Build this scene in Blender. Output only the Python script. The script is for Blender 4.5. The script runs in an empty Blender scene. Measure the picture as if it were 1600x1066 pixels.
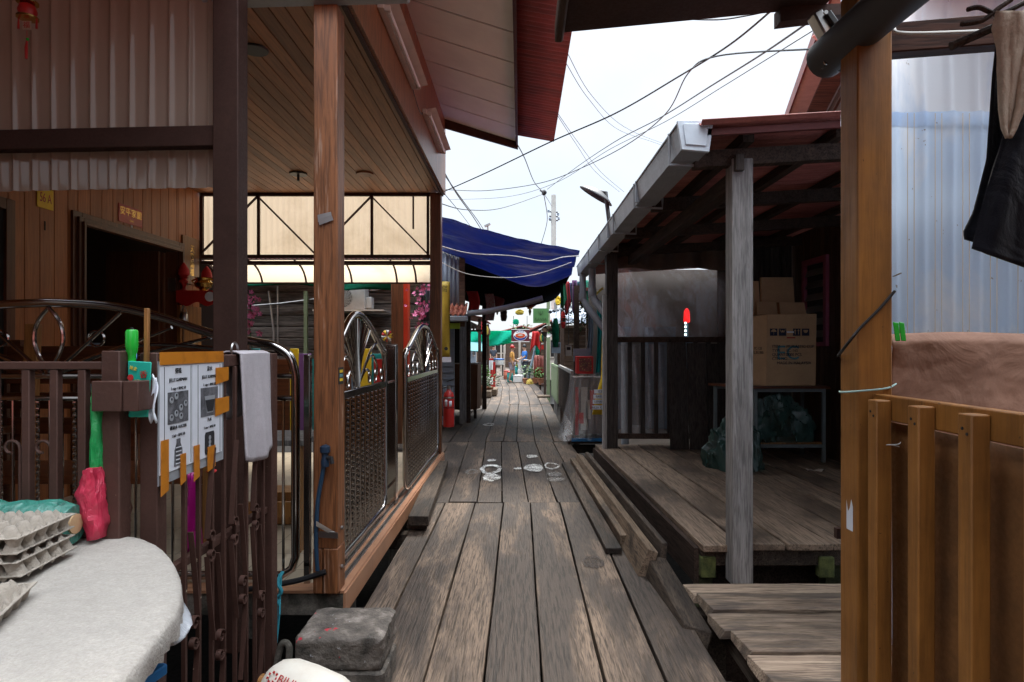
import bpy, math, random
from mathutils import Vector as V, Matrix, noise as mn
random.seed(7)
R = math.radians
sc = bpy.context.scene
col = sc.collection
F, CU, CV, H = 980.0, 813.0, 541.0, 1.55          # the camera's focal length (px), horizon and height

def at(u, v, Y):                                    # world point at distance Y along the lane
    return V(((u - CU) * Y / F, Y, H - (v - CV) * Y / F))

def ridge(p, f=3., octv=3):                         # creased noise, 0..1
    p = V(p); a = 0; w = 1; t = 0
    for k in range(octv): a += w * (1 - abs(mn.noise(p * f * 2 ** k + V((7.3 * k, 3.1, 5.7))) * 1.6)) ; t += w; w *= .5
    return a / t
# ------------------------------------------------------------------ materials
class NT:
    def __init__(s, name):
        s.m = bpy.data.materials.new(name); s.m.use_nodes = True
        s.t = s.m.node_tree; s.n = s.t.nodes; s.n.clear()
        s.out = s.n.new('ShaderNodeOutputMaterial')
    def new(s, ty, ins=None, **kw):
        d = s.n.new(ty)
        for k, v in kw.items(): setattr(d, k, v)
        for k, v in (ins or {}).items(): s.set(d.inputs[k], v)
        return d
    def set(s, sock, v):
        if isinstance(v, bpy.types.NodeSocket): s.t.links.new(v, sock)
        elif isinstance(v, (tuple, list)):
            sock.default_value = (*v, 1) if len(v) == 3 and sock.type == 'RGBA' else v
        else: sock.default_value = v
    def co(s, scale=(1, 1, 1), rnd=True):
        tc = s.new('ShaderNodeTexCoord')
        mp = s.new('ShaderNodeMapping', {'Vector': tc.outputs['Object'], 'Scale': scale})
        if not rnd: return mp.outputs[0]
        at_ = s.new('ShaderNodeAttribute', attribute_name='rnd')
        oi = s.new('ShaderNodeObjectInfo')
        sm = s.new('ShaderNodeMath', {0: at_.outputs['Fac'], 1: oi.outputs['Random']}, operation='ADD')
        mu = s.new('ShaderNodeVectorMath', {0: (13.7, 27.1, 41.3), 'Scale': sm.outputs[0]}, operation='SCALE')
        ad = s.new('ShaderNodeVectorMath', {0: mp.outputs[0], 1: mu.outputs[0]}, operation='ADD')
        return ad.outputs[0]
    def rnd(s): return s.new('ShaderNodeAttribute', attribute_name='rnd').outputs['Fac']
    def noise(s, vec, scale, detail=4, rough=.55, dist=0):
        return s.new('ShaderNodeTexNoise', {'Vector': vec, 'Scale': scale, 'Detail': detail, 'Roughness': rough, 'Distortion': dist}).outputs['Fac']
    def ramp(s, fac, stops):
        d = s.new('ShaderNodeValToRGB', {'Fac': fac}); e = d.color_ramp.elements
        while len(e) < len(stops): e.new(.5)
        for x, (p, c) in zip(e, stops):
            x.position = p; x.color = (c, c, c, 1) if not isinstance(c, (tuple, list)) else (*c, 1)
        return d.outputs[0]
    def mix(s, fac, a, b, mode='MIX'):
        d = s.new('ShaderNodeMix', data_type='RGBA', blend_type=mode)
        s.set(d.inputs[0], fac); s.set(d.inputs[6], a); s.set(d.inputs[7], b)
        return d.outputs[2]
    def math(s, op, a, b=0.0): return s.new('ShaderNodeMath', {0: a, 1: b}, operation=op).outputs[0]
    def mapr(s, v, a, b, c, d): return s.new('ShaderNodeMapRange', {0: v, 1: a, 2: b, 3: c, 4: d}).outputs[0]
    def bump(s, h, st=.3, dist=.01):
        return s.new('ShaderNodeBump', {'Height': h, 'Strength': st, 'Distance': dist}).outputs[0]
    def bsdf(s, col, rough=.6, metal=0., normal=None, **kw):
        b = s.new('ShaderNodeBsdfPrincipled'); s.set(b.inputs['Base Color'], col); s.set(b.inputs['Roughness'], rough); s.set(b.inputs['Metallic'], metal)
        if normal is not None: s.set(b.inputs['Normal'], normal)
        for k, v in kw.items(): s.set(b.inputs[k.replace('_', ' ')], v)
        return b.outputs[0]
    def done(s, sh): s.t.links.new(sh, s.out.inputs[0]); return s.m

AX = {'X': 0, 'Y': 1, 'Z': 2}
def wood(name, light, dark, axis='Z', gs=1., rough=.62, patch=None, pscale=2.5, plo=.5, phi=.6, bumpst=.35, var=.3, grain=.5, spec=.4, pstretch=.3):
    t = NT(name); sl = [1, 1, 1]; sl[AX[axis]] = .06
    co = t.co(sl); g1 = t.noise(co, 16 * gs, 6, .62, .8); g2 = t.noise(co, 85 * gs, 3, .6, .3)
    c = t.ramp(g1, [(.3, dark), (.68, light)])
    sl3 = [1, 1, 1]; sl3[AX[axis]] = .035
    g3 = t.noise(t.co(sl3), 46 * gs, 5, .7, 1.1)
    st = t.mix(.5, t.ramp(g2, [(.38, 1 - grain), (.53, 1.)]), t.ramp(g3, [(.4, 1 - grain), (.5, 1.)]), 'MULTIPLY')
    c = t.mix(1., c, st, 'MULTIPLY')
    rv = t.mapr(t.rnd(), 0, 1, 1 - var, 1 + var * .6)
    c = t.mix(1., c, t.new('ShaderNodeCombineColor', {0: rv, 1: rv, 2: rv}).outputs[0], 'MULTIPLY')
    r = rough
    if patch:
        s2 = [1, 1, 1]; s2[AX[axis]] = pstretch
        p = t.noise(t.co(s2), pscale, 7, .62, .5)
        p = t.math('ADD', p, t.math('MULTIPLY', t.math('SUBTRACT', g2, .5), .42))
        pf = t.mapr(p, plo, phi, 0, 1)
        pc = t.mix(1., patch, st, 'MULTIPLY')
        c = t.mix(pf, c, pc)
        r = t.mapr(pf, 0, 1, rough, max(.25, rough - .1))
    hgt = t.math('ADD', t.math('MULTIPLY', g1, .5), g2)
    return t.done(t.bsdf(c, r, 0, t.bump(hgt, bumpst, .006), Specular_IOR_Level=spec))

def paint(name, c0, rough=.5, dirt=.35, dscale=4, metal=0., dirtc=None, bumpst=.08, chip=None, chiplo=.68, spec=.5):
    t = NT(name); co = t.co()
    n = t.noise(co, dscale, 7, .65, .3); n2 = t.noise(co, dscale * 14, 4, .6)
    d = dirtc or tuple(x * .35 for x in c0)
    c = t.mix(t.mapr(n, .35, .75, 0, dirt * 1.6), c0, d)
    c = t.mix(t.mapr(n2, .3, .7, 0, dirt * .5), c, d)
    if chip:
        cn = t.noise(co, dscale * 5, 5, .6)
        c = t.mix(t.mapr(cn, chiplo, chiplo + .03, 0, 1), c, chip)
    return t.done(t.bsdf(c, t.mapr(n2, .3, .7, rough - .08, rough + .12), metal, t.bump(n2, bumpst, .004), Specular_IOR_Level=spec))

def plain(name, c0, rough=.6, metal=0., var=.12, scale=6, **kw):
    t = NT(name); n = t.noise(t.co(), scale, 5, .6)
    c = t.mix(t.mapr(n, .3, .7, 0, 1), tuple(x * (1 - var) for x in c0), tuple(min(1, x * (1 + var)) for x in c0))
    return t.done(t.bsdf(c, rough, metal, **kw))

def translucent(name, c0, frac=.6, rough=.25, gloss=.12, dirt=None, dscale=3, stretch=(1, 1, 1), dlo=.5, dhi=.75, clear=0., speck=None):
    t = NT(name); co = t.co(stretch); c = c0
    n = t.noise(co, dscale, 6, .6, .3)
    if dirt: c = t.mix(t.mapr(n, dlo, dhi, 0, 1), c0, dirt)
    if speck: c = t.mix(t.mapr(t.noise(t.co((1, 1, .8)), 26, 3, .6), .7, .74, 0, .8), c, speck)
    df = t.new('ShaderNodeBsdfDiffuse', {'Color': c}).outputs[0]
    tr = t.new('ShaderNodeBsdfTranslucent', {'Color': c}).outputs[0]
    gl = t.new('ShaderNodeBsdfGlossy', {'Roughness': rough, 'Color': (.9, .9, .9)}).outputs[0]
    a = t.new('ShaderNodeMixShader', {0: frac, 1: df, 2: tr}).outputs[0]
    fr = t.new('ShaderNodeLayerWeight', {'Blend': .5}).outputs['Facing']
    fr = t.math('ADD', t.math('MULTIPLY', t.math('POWER', fr, 4.), .45 if gloss else 0.), gloss)
    a = t.new('ShaderNodeMixShader', {0: fr, 1: a, 2: gl}).outputs[0]
    if clear:
        tp = t.new('ShaderNodeBsdfTransparent', {'Color': (.95, .95, .95)}).outputs[0]
        a = t.new('ShaderNodeMixShader', {0: clear, 1: a, 2: tp}).outputs[0]
    return t.done(a)

def film(name, op=.25, rough=.12, c0=(.75, .76, .78), bscale=14, gl=.3):
    t = NT(name); co = t.co((1, 1, .35)); n = t.noise(co, bscale, 5, .6, 1.2); n2 = t.noise(co, bscale * .3, 3, .5, .5)
    bp = t.bump(n, .8, .02)
    df = t.new('ShaderNodeBsdfDiffuse', {'Color': c0, 'Normal': bp}).outputs[0]
    g = t.new('ShaderNodeBsdfGlossy', {'Roughness': rough, 'Normal': bp}).outputs[0]
    tp = t.new('ShaderNodeBsdfTransparent').outputs[0]
    a = t.new('ShaderNodeMixShader', {0: gl, 1: df, 2: g}).outputs[0]
    fac = t.mapr(n2, .35, .7, op * .6, op * 1.5)
    return t.done(t.new('ShaderNodeMixShader', {0: fac, 1: tp, 2: a}).outputs[0])

def emit(name, c, s):
    t = NT(name); return t.done(t.new('ShaderNodeEmission', {'Color': c, 'Strength': s}).outputs[0])

def tiles(name, c0, grout, sx, sy, rough=.35):
    t = NT(name); tc = t.co((1, 1, 1), False)
    br = t.new('ShaderNodeTexBrick', {'Vector': tc, 'Color1': c0, 'Color2': tuple(x * .88 for x in c0), 'Mortar': grout, 'Scale': 1., 'Mortar Size': .004, 'Brick Width': sx, 'Row Height': sy}, offset=0.)
    n = t.noise(tc, 5, 6, .6); c = t.mix(t.mapr(n, .4, .8, 0, .5), br.outputs[0], tuple(x * .5 for x in c0))
    return t.done(t.bsdf(c, rough, 0, t.bump(n, .06, .01)))

def corrugrust(name, c0, c1, rough=.6, scale=3, st=(1, 1, 1), lo=.4, hi=.65):
    t = NT(name); n = t.noise(t.co(st), scale, 8, .68, .4); n2 = t.noise(t.co(), scale * 20, 3, .6)
    c = t.mix(t.mapr(n, lo, hi, 0, 1), c0, c1); c = t.mix(t.mapr(n2, .3, .7, 0, .35), c, tuple(x * .4 for x in c0))
    return t.done(t.bsdf(c, rough, 0, t.bump(n2, .1, .003)))

m_walk = wood('weathered_boardwalk_wood', (.225, .16, .115), (.125, .088, .064), 'Y', 1., .7, patch=(.058, .042, .033), pscale=3.2, plo=.42, phi=.52, bumpst=.95, var=.32, grain=.68, pstretch=.22, spec=.35)
m_beam = wood('old_timber', (.13, .095, .07), (.05, .036, .027), 'Y', 1., .75, patch=(.028, .022, .018), pscale=3, plo=.5, phi=.62, bumpst=.6, var=.3, grain=.6, spec=.25)
m_beaml = wood('sawn_timber', (.25, .18, .125), (.13, .09, .06), 'Y', 1., .75, patch=(.06, .045, .035), pscale=3, plo=.58, phi=.66, bumpst=.5, var=.3, grain=.5, spec=.25)
m_deck = wood('deck_wood', (.33, .235, .165), (.2, .14, .1), 'Y', .9, .68, patch=(.1, .07, .05), pscale=2, plo=.5, phi=.62, bumpst=.5, var=.28, grain=.55, spec=.35, pstretch=.5)
m_deckx = wood('grey_deck_wood', (.48, .36, .26), (.23, .16, .115), 'X', 1.1, .75, patch=(.13, .1, .08), pscale=3.4, plo=.5, phi=.6, bumpst=.7, var=.5, grain=.55, spec=.25)
m_dark = wood('dark_stained_wood', (.1, .065, .05), (.045, .03, .023), 'Y', 1., .7, bumpst=.3, spec=.15)
m_darkz = wood('dark_stained_board', (.095, .078, .068), (.045, .037, .033), 'Z', 1., .65, bumpst=.3, spec=.2)
m_post1 = wood('worn_varnished_post', (.34, .125, .045), (.15, .055, .022), 'Z', .8, .5, patch=(.46, .31, .23), pscale=6, plo=.6, phi=.72, bumpst=.5, grain=.45, pstretch=.16)
m_post = wood('varnished_brown_post', (.2, .075, .032), (.085, .034, .016), 'Z', .8, .42, bumpst=.25, grain=.35)
m_greypost = wood('grey_weathered_post', (.4, .375, .36), (.2, .185, .175), 'Z', 1.2, .75, patch=(.12, .105, .095), pscale=5, plo=.6, phi=.7, bumpst=.6, grain=.42, pstretch=.15)
m_wallw = wood('orange_brown_wall_board', (.46, .17, .055), (.32, .108, .034), 'Z', .7, .45, bumpst=.15, var=.14, grain=.2)
m_ceil = wood('ceiling_strip', (.46, .2, .085), (.3, .125, .05), 'Y', .7, .48, bumpst=.12, var=.35, grain=.25)
m_fascia = wood('fascia_veneer', (.36, .14, .055), (.14, .052, .024), 'Z', 1.6, .38, bumpst=.12, var=.06, grain=.55)
m_frame = wood('door_frame_wood', (.16, .062, .028), (.09, .034, .017), 'Z', .7, .4, bumpst=.12, grain=.25)
m_pine = wood('varnished_pine', (.42, .2, .062), (.24, .1, .03), 'Z', .8, .45, bumpst=.15, grain=.3)
m_furn = wood('reddish_furniture_wood', (.2, .065, .025), (.1, .032, .014), 'X', .8, .4, bumpst=.1, grain=.3)
m_log = wood('grey_log_boards', (.34, .3, .27), (.12, .105, .095), 'X', .7, .8, patch=(.08, .07, .066), pscale=2, plo=.55, phi=.65, bumpst=.7, var=.35, grain=.6)
m_clap = wood('clapboard_brown', (.17, .1, .065), (.07, .042, .03), 'X', .8, .7, bumpst=.4, var=.3, grain=.5)
m_brown = paint('brown_gate_paint', (.09, .044, .034), .5, .35, 6, bumpst=.25, chip=(.5, .42, .3), chiplo=.72, spec=.3)
m_dbrown = paint('dark_brown_post_paint', (.062, .03, .023), .6, .35, 5, bumpst=.2, spec=.2)
t = NT('ochre_painted_timber'); co = t.co(); cs = t.co((1, 1, .05)); n1 = t.noise(co, 4, 6, .6); n2 = t.noise(cs, 60, 4, .65, .3); n3 = t.noise(t.co((1, 1, .12)), 9, 5, .6); n4 = t.noise(co, 30, 4, .65)
c = t.mix(t.mapr(n1, .35, .7, 0, .75), (.36, .15, .035), (.2, .078, .016)); c = t.mix(t.mapr(n3, .52, .7, 0, .7), c, (.1, .042, .012)); c = t.mix(t.mapr(n2, .35, .6, .35, 0), c, (.12, .048, .012)); c = t.mix(t.mapr(n4, .7, .73, 0, .8), c, (.055, .026, .012))
m_ochre = t.done(t.bsdf(c, t.mapr(n1, .3, .7, .36, .55), 0, t.bump(n2, .35, .005), Specular_IOR_Level=.4))
m_ochrec = paint('ochre_brown_sheet', (.24, .1, .03), .6, .5, 4, dirtc=(.07, .03, .01), bumpst=.4)
m_steel = plain('polished_stainless', (.4, .38, .365), .12, 1., .05)
m_steeld = plain('dull_steel', (.42, .41, .4), .32, 1., .15)
m_steelp = paint('grey_green_steel_paint', (.17, .2, .2), .5, .3, 8)
m_conc = paint('mossy_concrete', (.23, .2, .17), .9, .85, 7, dirtc=(.035, .033, .025), bumpst=.8)
m_block = paint('stained_stone_block', (.19, .16, .135), .85, .9, 9, dirtc=(.03, .026, .022), bumpst=.9, chip=(.5, .48, .46), chiplo=.7)
m_tile_o = tiles('orange_terrace_tile', (.44, .22, .125), (.3, .16, .1), .3, .6)
m_tile_b = tiles('beige_terrace_tile', (.5, .42, .31), (.2, .16, .12), .3, .3)
m_soffit = plain('cream_soffit_board', (.84, .87, .8), .7, 0, .06, 3)
m_redroof = corrugrust('rusty_red_sheet', (.21, .04, .032), (.085, .022, .02), .55, 3, (.5, 3, 1))
m_redroof2 = corrugrust('faded_red_sheet', (.52, .17, .14), (.3, .085, .07), .5, 3, (.5, 3, 1))
m_gutter = paint('grey_gutter_paint', (.38, .4, .43), .4, .3, 4)
m_guttere = plain('pale_gutter_cap', (.62, .68, .75), .4)
m_pvc = plain('grey_pvc', (.3, .33, .37), .4)
m_white = plain('white_plastic', (.78, .78, .76), .4)
m_sheet1 = translucent('smoky_corrugated_plastic', (.44, .33, .27), .3, .06, .035, dirt=(.34, .24, .19), dscale=2.5, stretch=(1, 1, .3))
m_screen = translucent('cream_translucent_screen', (.64, .52, .38), .66, .4, .02, dirt=(.48, .37, .25), dscale=1.6)
m_blue = translucent('blue_translucent_sheet', (.6, .74, .93), .72, .3, .02, dirt=(.8, .85, .93), dscale=2.2, stretch=(1, 1, .45), dlo=.56, dhi=.66, speck=(.16, .1, .07))
m_bluetop = translucent('clear_translucent_sheet', (.86, .89, .95), .8, .3, .02, dirt=(.6, .7, .86), dscale=3, stretch=(1, 1, .4), dlo=.48, dhi=.62, speck=(.2, .12, .08))
m_bluetarp = translucent('blue_tarpaulin', (.05, .095, .31), .45, .35, .03, dirt=(.03, .06, .25), dscale=2, stretch=(.5, 1.6, 1))
m_net = translucent('black_shade_net', (.018, .018, .02), .3, .6, .0)
m_gnet = translucent('teal_green_net', (.02, .46, .3), .55, .6, .0, dirt=(.015, .33, .23), dscale=5)
m_dgnet = translucent('dark_green_net', (.012, .12, .07), .3, .6, .0, dirt=(.008, .06, .04), dscale=9)
m_film = film('clear_plastic_film', .27, .12, (.85, .8, .78), bscale=7, gl=.4)
m_film3 = film('thin_stand_plastic', .22, .1, bscale=22, gl=.6)
m_film2 = film('crinkled_clear_plastic', .34, .12, bscale=26, gl=.45)
m_black = plain('black_plastic', (.015, .015, .017), .4)
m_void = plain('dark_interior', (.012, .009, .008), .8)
m_cable = plain('black_cable', (.012, .013, .016), .5)
m_rope = plain('white_rope', (.6, .58, .55), .8)
m_gold = plain('brass', (.65, .42, .12), .25, 1.)
m_red = plain('red_paint', (.42, .018, .015), .4)
m_redc = plain('red_cloth', (.5, .02, .02), .7)
m_mud = paint('wet_mud', (.022, .018, .015), .9, .6, 1.5, bumpst=.6, spec=.1)
m_card = paint('cardboard', (.58, .37, .2), .8, .2, 5, bumpst=.1)
m_ink = plain('dark_blue_ink', (.012, .016, .04), .7)
m_inkl = plain('pale_blue_ink', (.1, .24, .27), .8)
m_inkb = plain('black_ink', (.015, .015, .018), .7)
m_paper = plain('white_paper', (.72, .74, .8), .45, 0, .06, 12)
m_greyink = paint('photocopy_grey', (.19, .19, .21), .6, .7, 30, dirtc=(.02, .02, .024))
m_tape = translucent('orange_tape', (.72, .26, .02), .25, .3, .1, dirt=(.5, .15, .01), dscale=14)
def fabric(name, c0, sc_=1., bs=.5, var=.18, rough=.9, trans=0., wr=0., nap=.35):
    t = NT(name); co = t.co(); n = t.noise(co, 4 * sc_, 5, .6); n2 = t.noise(co, 160 * sc_, 3, .7)
    c = t.mix(t.mapr(n, .3, .7, 0, 1), tuple(x * (1 - var) for x in c0), c0)
    n4 = t.noise(co, 45 * sc_, 4, .7)
    c = t.mix(t.mapr(n2, .3, .7, 0, nap), c, tuple(x * .5 for x in c0)); c = t.mix(t.mapr(n4, .35, .7, 0, nap), c, tuple(x * .6 for x in c0))
    nb = t.bump(n2, bs, .004)
    if wr:
        w1 = t.noise(t.co(), 4.5, 4, .5, .7); nb2 = t.new('ShaderNodeBump', {'Height': w1, 'Strength': wr, 'Distance': .06, 'Normal': nb}).outputs[0]; nb = nb2
    return t.done(t.bsdf(c, rough, 0, nb, Specular_IOR_Level=.15, Sheen_Weight=.1))
m_cloth = fabric('cream_towelling', (.5, .455, .405), .8, 1., .14, nap=.5, wr=.25)
m_towel = fabric('pale_lilac_towel', (.55, .5, .53), 1., .7)
m_navy = fabric('black_navy_cloth', (.016, .016, .023), 1., .5, .3, wr=.6)
m_beige = fabric('beige_cloth', (.6, .47, .36), 1., .4, wr=.6)
m_tarpb = fabric('brown_pink_tarp', (.38, .21, .145), .7, .15, .35, .6, wr=.35)
m_browncov = fabric('brown_cover', (.2, .095, .05), .7, .3, .3, .7)
m_pulp = fabric('egg_tray_pulp', (.46, .4, .335), 1., .8)
m_greenroll = film('green_wrap', .99, .25, (.05, .26, .2), 30, .15)
m_gbag = film('green_carrier_bag', .97, .3, (.01, .36, .09), 40, .08)
m_rbag = film('red_carrier_bag', .93, .3, (.62, .03, .08), 34, .1)
m_dgbag = film('dark_green_bag', .99, .3, (.03, .075, .065), 12, .07)
m_teal = plain('teal_plastic', (.01, .3, .3), .4)
m_tealp = plain('teal_packet', (.01, .36, .27), .5)
m_greenp = plain('green_plastic', (.02, .4, .04), .25)
m_lime = plain('lime_board', (.36, .55, .04), .6)
m_yellow = plain('yellow_plate', (.78, .52, .02), .5)
m_banner = paint('faded_yellow_banner', (.5, .36, .03), .6, .3, 5)
m_purple = plain('purple_board', (.2, .08, .26), .6)
m_pink = paint('pink_frame_paint', (.4, .09, .15), .55, .3, 6)
m_leaf = plain('plant_leaf', (.06, .2, .025), .5, 0, .5, 20)
m_leafd = plain('dark_plant_leaf', (.03, .09, .025), .5, 0, .5, 20)
m_blossom = plain('pink_blossom', (.75, .2, .4), .7, 0, .3, 30)
m_terra = plain('terracotta', (.3, .12, .06), .8)
m_skin = plain('skin', (.42, .24, .16), .55)
m_orange = plain('orange_shirt', (.62, .3, .07), .85)
m_blueshirt = plain('blue_shirt', (.03, .16, .5), .85)
m_shorts = plain('grey_checked_shorts', (.35, .3, .36), .9, 0, .3, 40)
m_jeans = plain('dark_trousers', (.05, .06, .08), .9)
m_tileroof = plain('salmon_roof_tile', (.55, .2, .13), .7)
m_bluegrey = plain('blue_grey_board', (.17, .22, .28), .6)
m_bluesheet = corrugrust('grey_blue_corrugated_sheet', (.27, .33, .42), (.17, .19, .22), .5, 4, (3, 3, .5))
m_cream = plain('pale_timber_paint', (.5, .44, .38), .7)
m_greenpost = plain('pale_green_paint', (.22, .28, .16), .6)
m_ad = paint('fruit_poster', (.3, .05, .05), .4, .8, 9, dirtc=(.05, .02, .02), chip=(.5, .5, .1), chiplo=.6)

# ------------------------------------------------------------------ mesh helpers
def wl(o):
    p = V((0, 0, 0))
    while o: p = p + o.location; o = o.parent
    return p

class MB:
    def __init__(s): s.v = []; s.f = []; s.r = []
    def add(s, vs, fs, r=None):
        b = len(s.v); r = random.random() if r is None else r
        s.v += [V(x) for x in vs]; s.r += [r] * len(vs); s.f += [tuple(i + b for i in f) for f in fs]; return s
    def box(s, x0, x1, y0, y1, z0, z1, r=None):
        return s.add([(x, y, z) for z in (z0, z1) for y in (y0, y1) for x in (x0, x1)],
                     [(0, 2, 3, 1), (4, 5, 7, 6), (0, 1, 5, 4), (2, 6, 7, 3), (0, 4, 6, 2), (1, 3, 7, 5)], r)
    def hexa(s, p, r=None):     # p: 4 bottom (ccw from above) then 4 top
        return s.add(p, [(3, 2, 1, 0), (4, 5, 6, 7), (0, 1, 5, 4), (1, 2, 6, 5), (2, 3, 7, 6), (3, 0, 4, 7)], r)
    def bar(s, p, q, w, h, up=(0, 0, 1), r=None):
        p, q = V(p), V(q); d = (q - p).normalized(); u = V(up)
        if abs(d.dot(u)) > .98: u = V((0, 1, 0))
        x = d.cross(u).normalized() * w / 2; z = x.cross(d).normalized() * h / 2
        return s.hexa([p - x - z, p + x - z, q + x - z, q - x - z, p - x + z, p + x + z, q + x + z, q - x + z], r)
    def tube(s, pts, rad, seg=8, closed=False, sq=False):
        pts = [V(p) for p in pts]; n = len(pts); rs = rad if isinstance(rad, (list, tuple)) else [rad] * n
        vs = []; prev = None
        for i, p in enumerate(pts):
            if closed: d = pts[(i + 1) % n] - pts[i - 1]
            else: d = pts[min(i + 1, n - 1)] - pts[max(i - 1, 0)]
            d = d.normalized() if d.length > 1e-9 else V((0, 0, 1))
            if prev is None:
                a = V((0, 0, 1)) if abs(d.z) < .9 else V((1, 0, 0))
                x = d.cross(a).normalized()
            else:
                x = prev - d * prev.dot(d); x = x.normalized() if x.length > 1e-6 else d.orthogonal().normalized()
            prev = x; y = d.cross(x)
            for k in range(seg):
                t = 2 * math.pi * k / seg; vs.append(p + (x * math.cos(t) + y * math.sin(t)) * rs[i])
        fs = []
        for i in range(n if closed else n - 1):
            j = (i + 1) % n
            for k in range(seg): l = (k + 1) % seg; fs.append((i * seg + k, i * seg + l, j * seg + l, j * seg + k))
        if not closed: fs += [tuple(range(seg - 1, -1, -1)), tuple((n - 1) * seg + k for k in range(seg))]
        return s.add(vs, fs)
    def lathe(s, prof, c, seg=20, axis='Z', r=None):
        c = V(c); vs = []; n = len(prof)
        for rr, z in prof:
            for k in range(seg):
                t = 2 * math.pi * k / seg; a, b = rr * math.cos(t), rr * math.sin(t)
                vs.append(c + (V((a, b, z)) if axis == 'Z' else V((z, a, b)) if axis == 'X' else V((a, z, b))))
        fs = [(i * seg + k, i * seg + (k + 1) % seg, (i + 1) * seg + (k + 1) % seg, (i + 1) * seg + k) for i in range(n - 1) for k in range(seg)]
        fs += [tuple(range(seg - 1, -1, -1)), tuple((n - 1) * seg + k for k in range(seg))]
        return s.add(vs, fs, r)
    def surf(s, fn, ns, nt, r=None):
        vs = [fn(i / ns, j / nt) for j in range(nt + 1) for i in range(ns + 1)]
        w = ns + 1
        return s.add(vs, [(j * w + i, j * w + i + 1, (j + 1) * w + i + 1, (j + 1) * w + i) for j in range(nt) for i in range(ns)], r)
    def prism(s, poly, d, r=None):          # poly: list of 3-D points, d: extrusion vector
        n = len(poly); d = V(d); ps = [V(p) for p in poly]
        return s.add(ps + [p + d for p in ps], [tuple(range(n - 1, -1, -1)), tuple(range(n, 2 * n))] + [(i, (i + 1) % n, n + (i + 1) % n, n + i) for i in range(n)], r)
    def build(s, name, mat, parent=None, bevel=0, solid=0, sub=0, sharp=35, origin=None):
        me = bpy.data.meshes.new(name)
        if parent is not None: o0 = wl(parent)
        elif origin is not None: o0 = V(origin)
        else:
            o0 = V((sum((min(p[i] for p in s.v), max(p[i] for p in s.v))) / 2 for i in (0, 1, 2))); o0.z = min(p.z for p in s.v)
        me.from_pydata([p - o0 for p in s.v], [], s.f)
        a = me.attributes.new('rnd', 'FLOAT', 'POINT'); a.data.foreach_set('value', s.r)
        me.materials.append(mat); me.update()
        me.polygons.foreach_set('use_smooth', [True] * len(me.polygons))
        try: me.set_sharp_from_angle(angle=R(sharp))
        except Exception: pass
        o = bpy.data.objects.new(name, me); col.objects.link(o)
        if parent is not None: o.parent = parent
        else: o.location = o0
        if sub:
            md = o.modifiers.new('sub', 'SUBSURF'); md.levels = sub; md.render_levels = sub
        if solid:
            md = o.modifiers.new('solid', 'SOLIDIFY'); md.thickness = solid; md.offset = 0
        if bevel:
            md = o.modifiers.new('bev', 'BEVEL'); md.width = bevel; md.segments = 2; md.limit_method = 'ANGLE'; md.angle_limit = R(40)
        return o

def tag(o, label=None, cat=None, group=None, kind=None):
    if label: o['label'] = label
    if cat: o['category'] = cat
    if group: o['group'] = group
    if kind: o['kind'] = kind
    return o
def thing(name, label, cat, loc=(0, 0, 0), group=None):
    o = bpy.data.objects.new(name, None); o.location = loc; o.empty_display_size = .1; col.objects.link(o)
    return tag(o, label, cat, group)
def dup(o, parent, off=(0, 0, 0)):
    c = o.copy(); col.objects.link(c); c.parent = parent; c.location = o.location + V(off)
    for ch in list(o.children): dup(ch, c)
    return c
def box(*a, **k): return MB().box(*a, **k)

def corr(mb, o, du, dv, n, pitch, amp, seg=8, nv=2, trap=False, bulge=None):   # corrugation runs along dv, waves across du
    o, du, dv, n = V(o), V(du), V(dv), V(n).normalized(); L = du.length; ns = max(8, int(L / pitch * seg))
    def w(x):
        a = math.cos(2 * math.pi * x / pitch)
        if trap == 'rib':
            d = abs((x / pitch + .5) % 1 - .5); return math.exp(-(d / .13) ** 2) * 1.5
        return max(-1, min(1, a * 2.2)) if trap else a
    return mb.surf(lambda s, t: o + du * s + dv * t + n * (amp * w(s * L) + (bulge(s, t) if bulge else 0)), ns, nv)

def text(body, size, mat, parent, o, xd, yd, name='lettering', align='CENTER', ex=.0006, sx=1.):
    cu = bpy.data.curves.new(name, 'FONT'); cu.body = body; cu.size = size; cu.align_x = align; cu.align_y = 'CENTER'; cu.extrude = ex; cu.resolution_u = 3
    to = bpy.data.objects.new(name + '_tmp', cu); col.objects.link(to)
    dg = bpy.context.evaluated_depsgraph_get(); dg.update()
    me = bpy.data.meshes.new_from_object(to.evaluated_get(dg)); bpy.data.objects.remove(to); bpy.data.curves.remove(cu)
    me.name = name; xd, yd = V(xd).normalized(), V(yd).normalized(); n = xd.cross(yd); o = V(o) - wl(parent)
    for v in me.vertices: v.co = o + xd * v.co.x * sx + yd * v.co.y + n * v.co.z
    me.materials.clear(); me.materials.append(mat)
    ob = bpy.data.objects.new(name, me); col.objects.link(ob); ob.parent = parent
    return ob

def interp(pts, x):
    if x <= pts[0][0]: return pts[0][1]
    for (a, b), (c, d) in zip(pts, pts[1:]):
        if x <= c: return b + (d - b) * (x - a) / (c - a)
    return pts[-1][1]
def smooth_pts(pts, n=6):
    P = [V(p) for p in pts]; out = []
    for i in range(len(P) - 1):
        a, b, c, d = P[max(i - 1, 0)], P[i], P[i + 1], P[min(i + 2, len(P) - 1)]
        for k in range(n):
            t = k / n; out.append(.5 * ((2 * b) + (c - a) * t + (2 * a - 5 * b + 4 * c - d) * t * t + (3 * b - a - 3 * c + d) * t ** 3))
    return out + [P[-1]]

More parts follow.
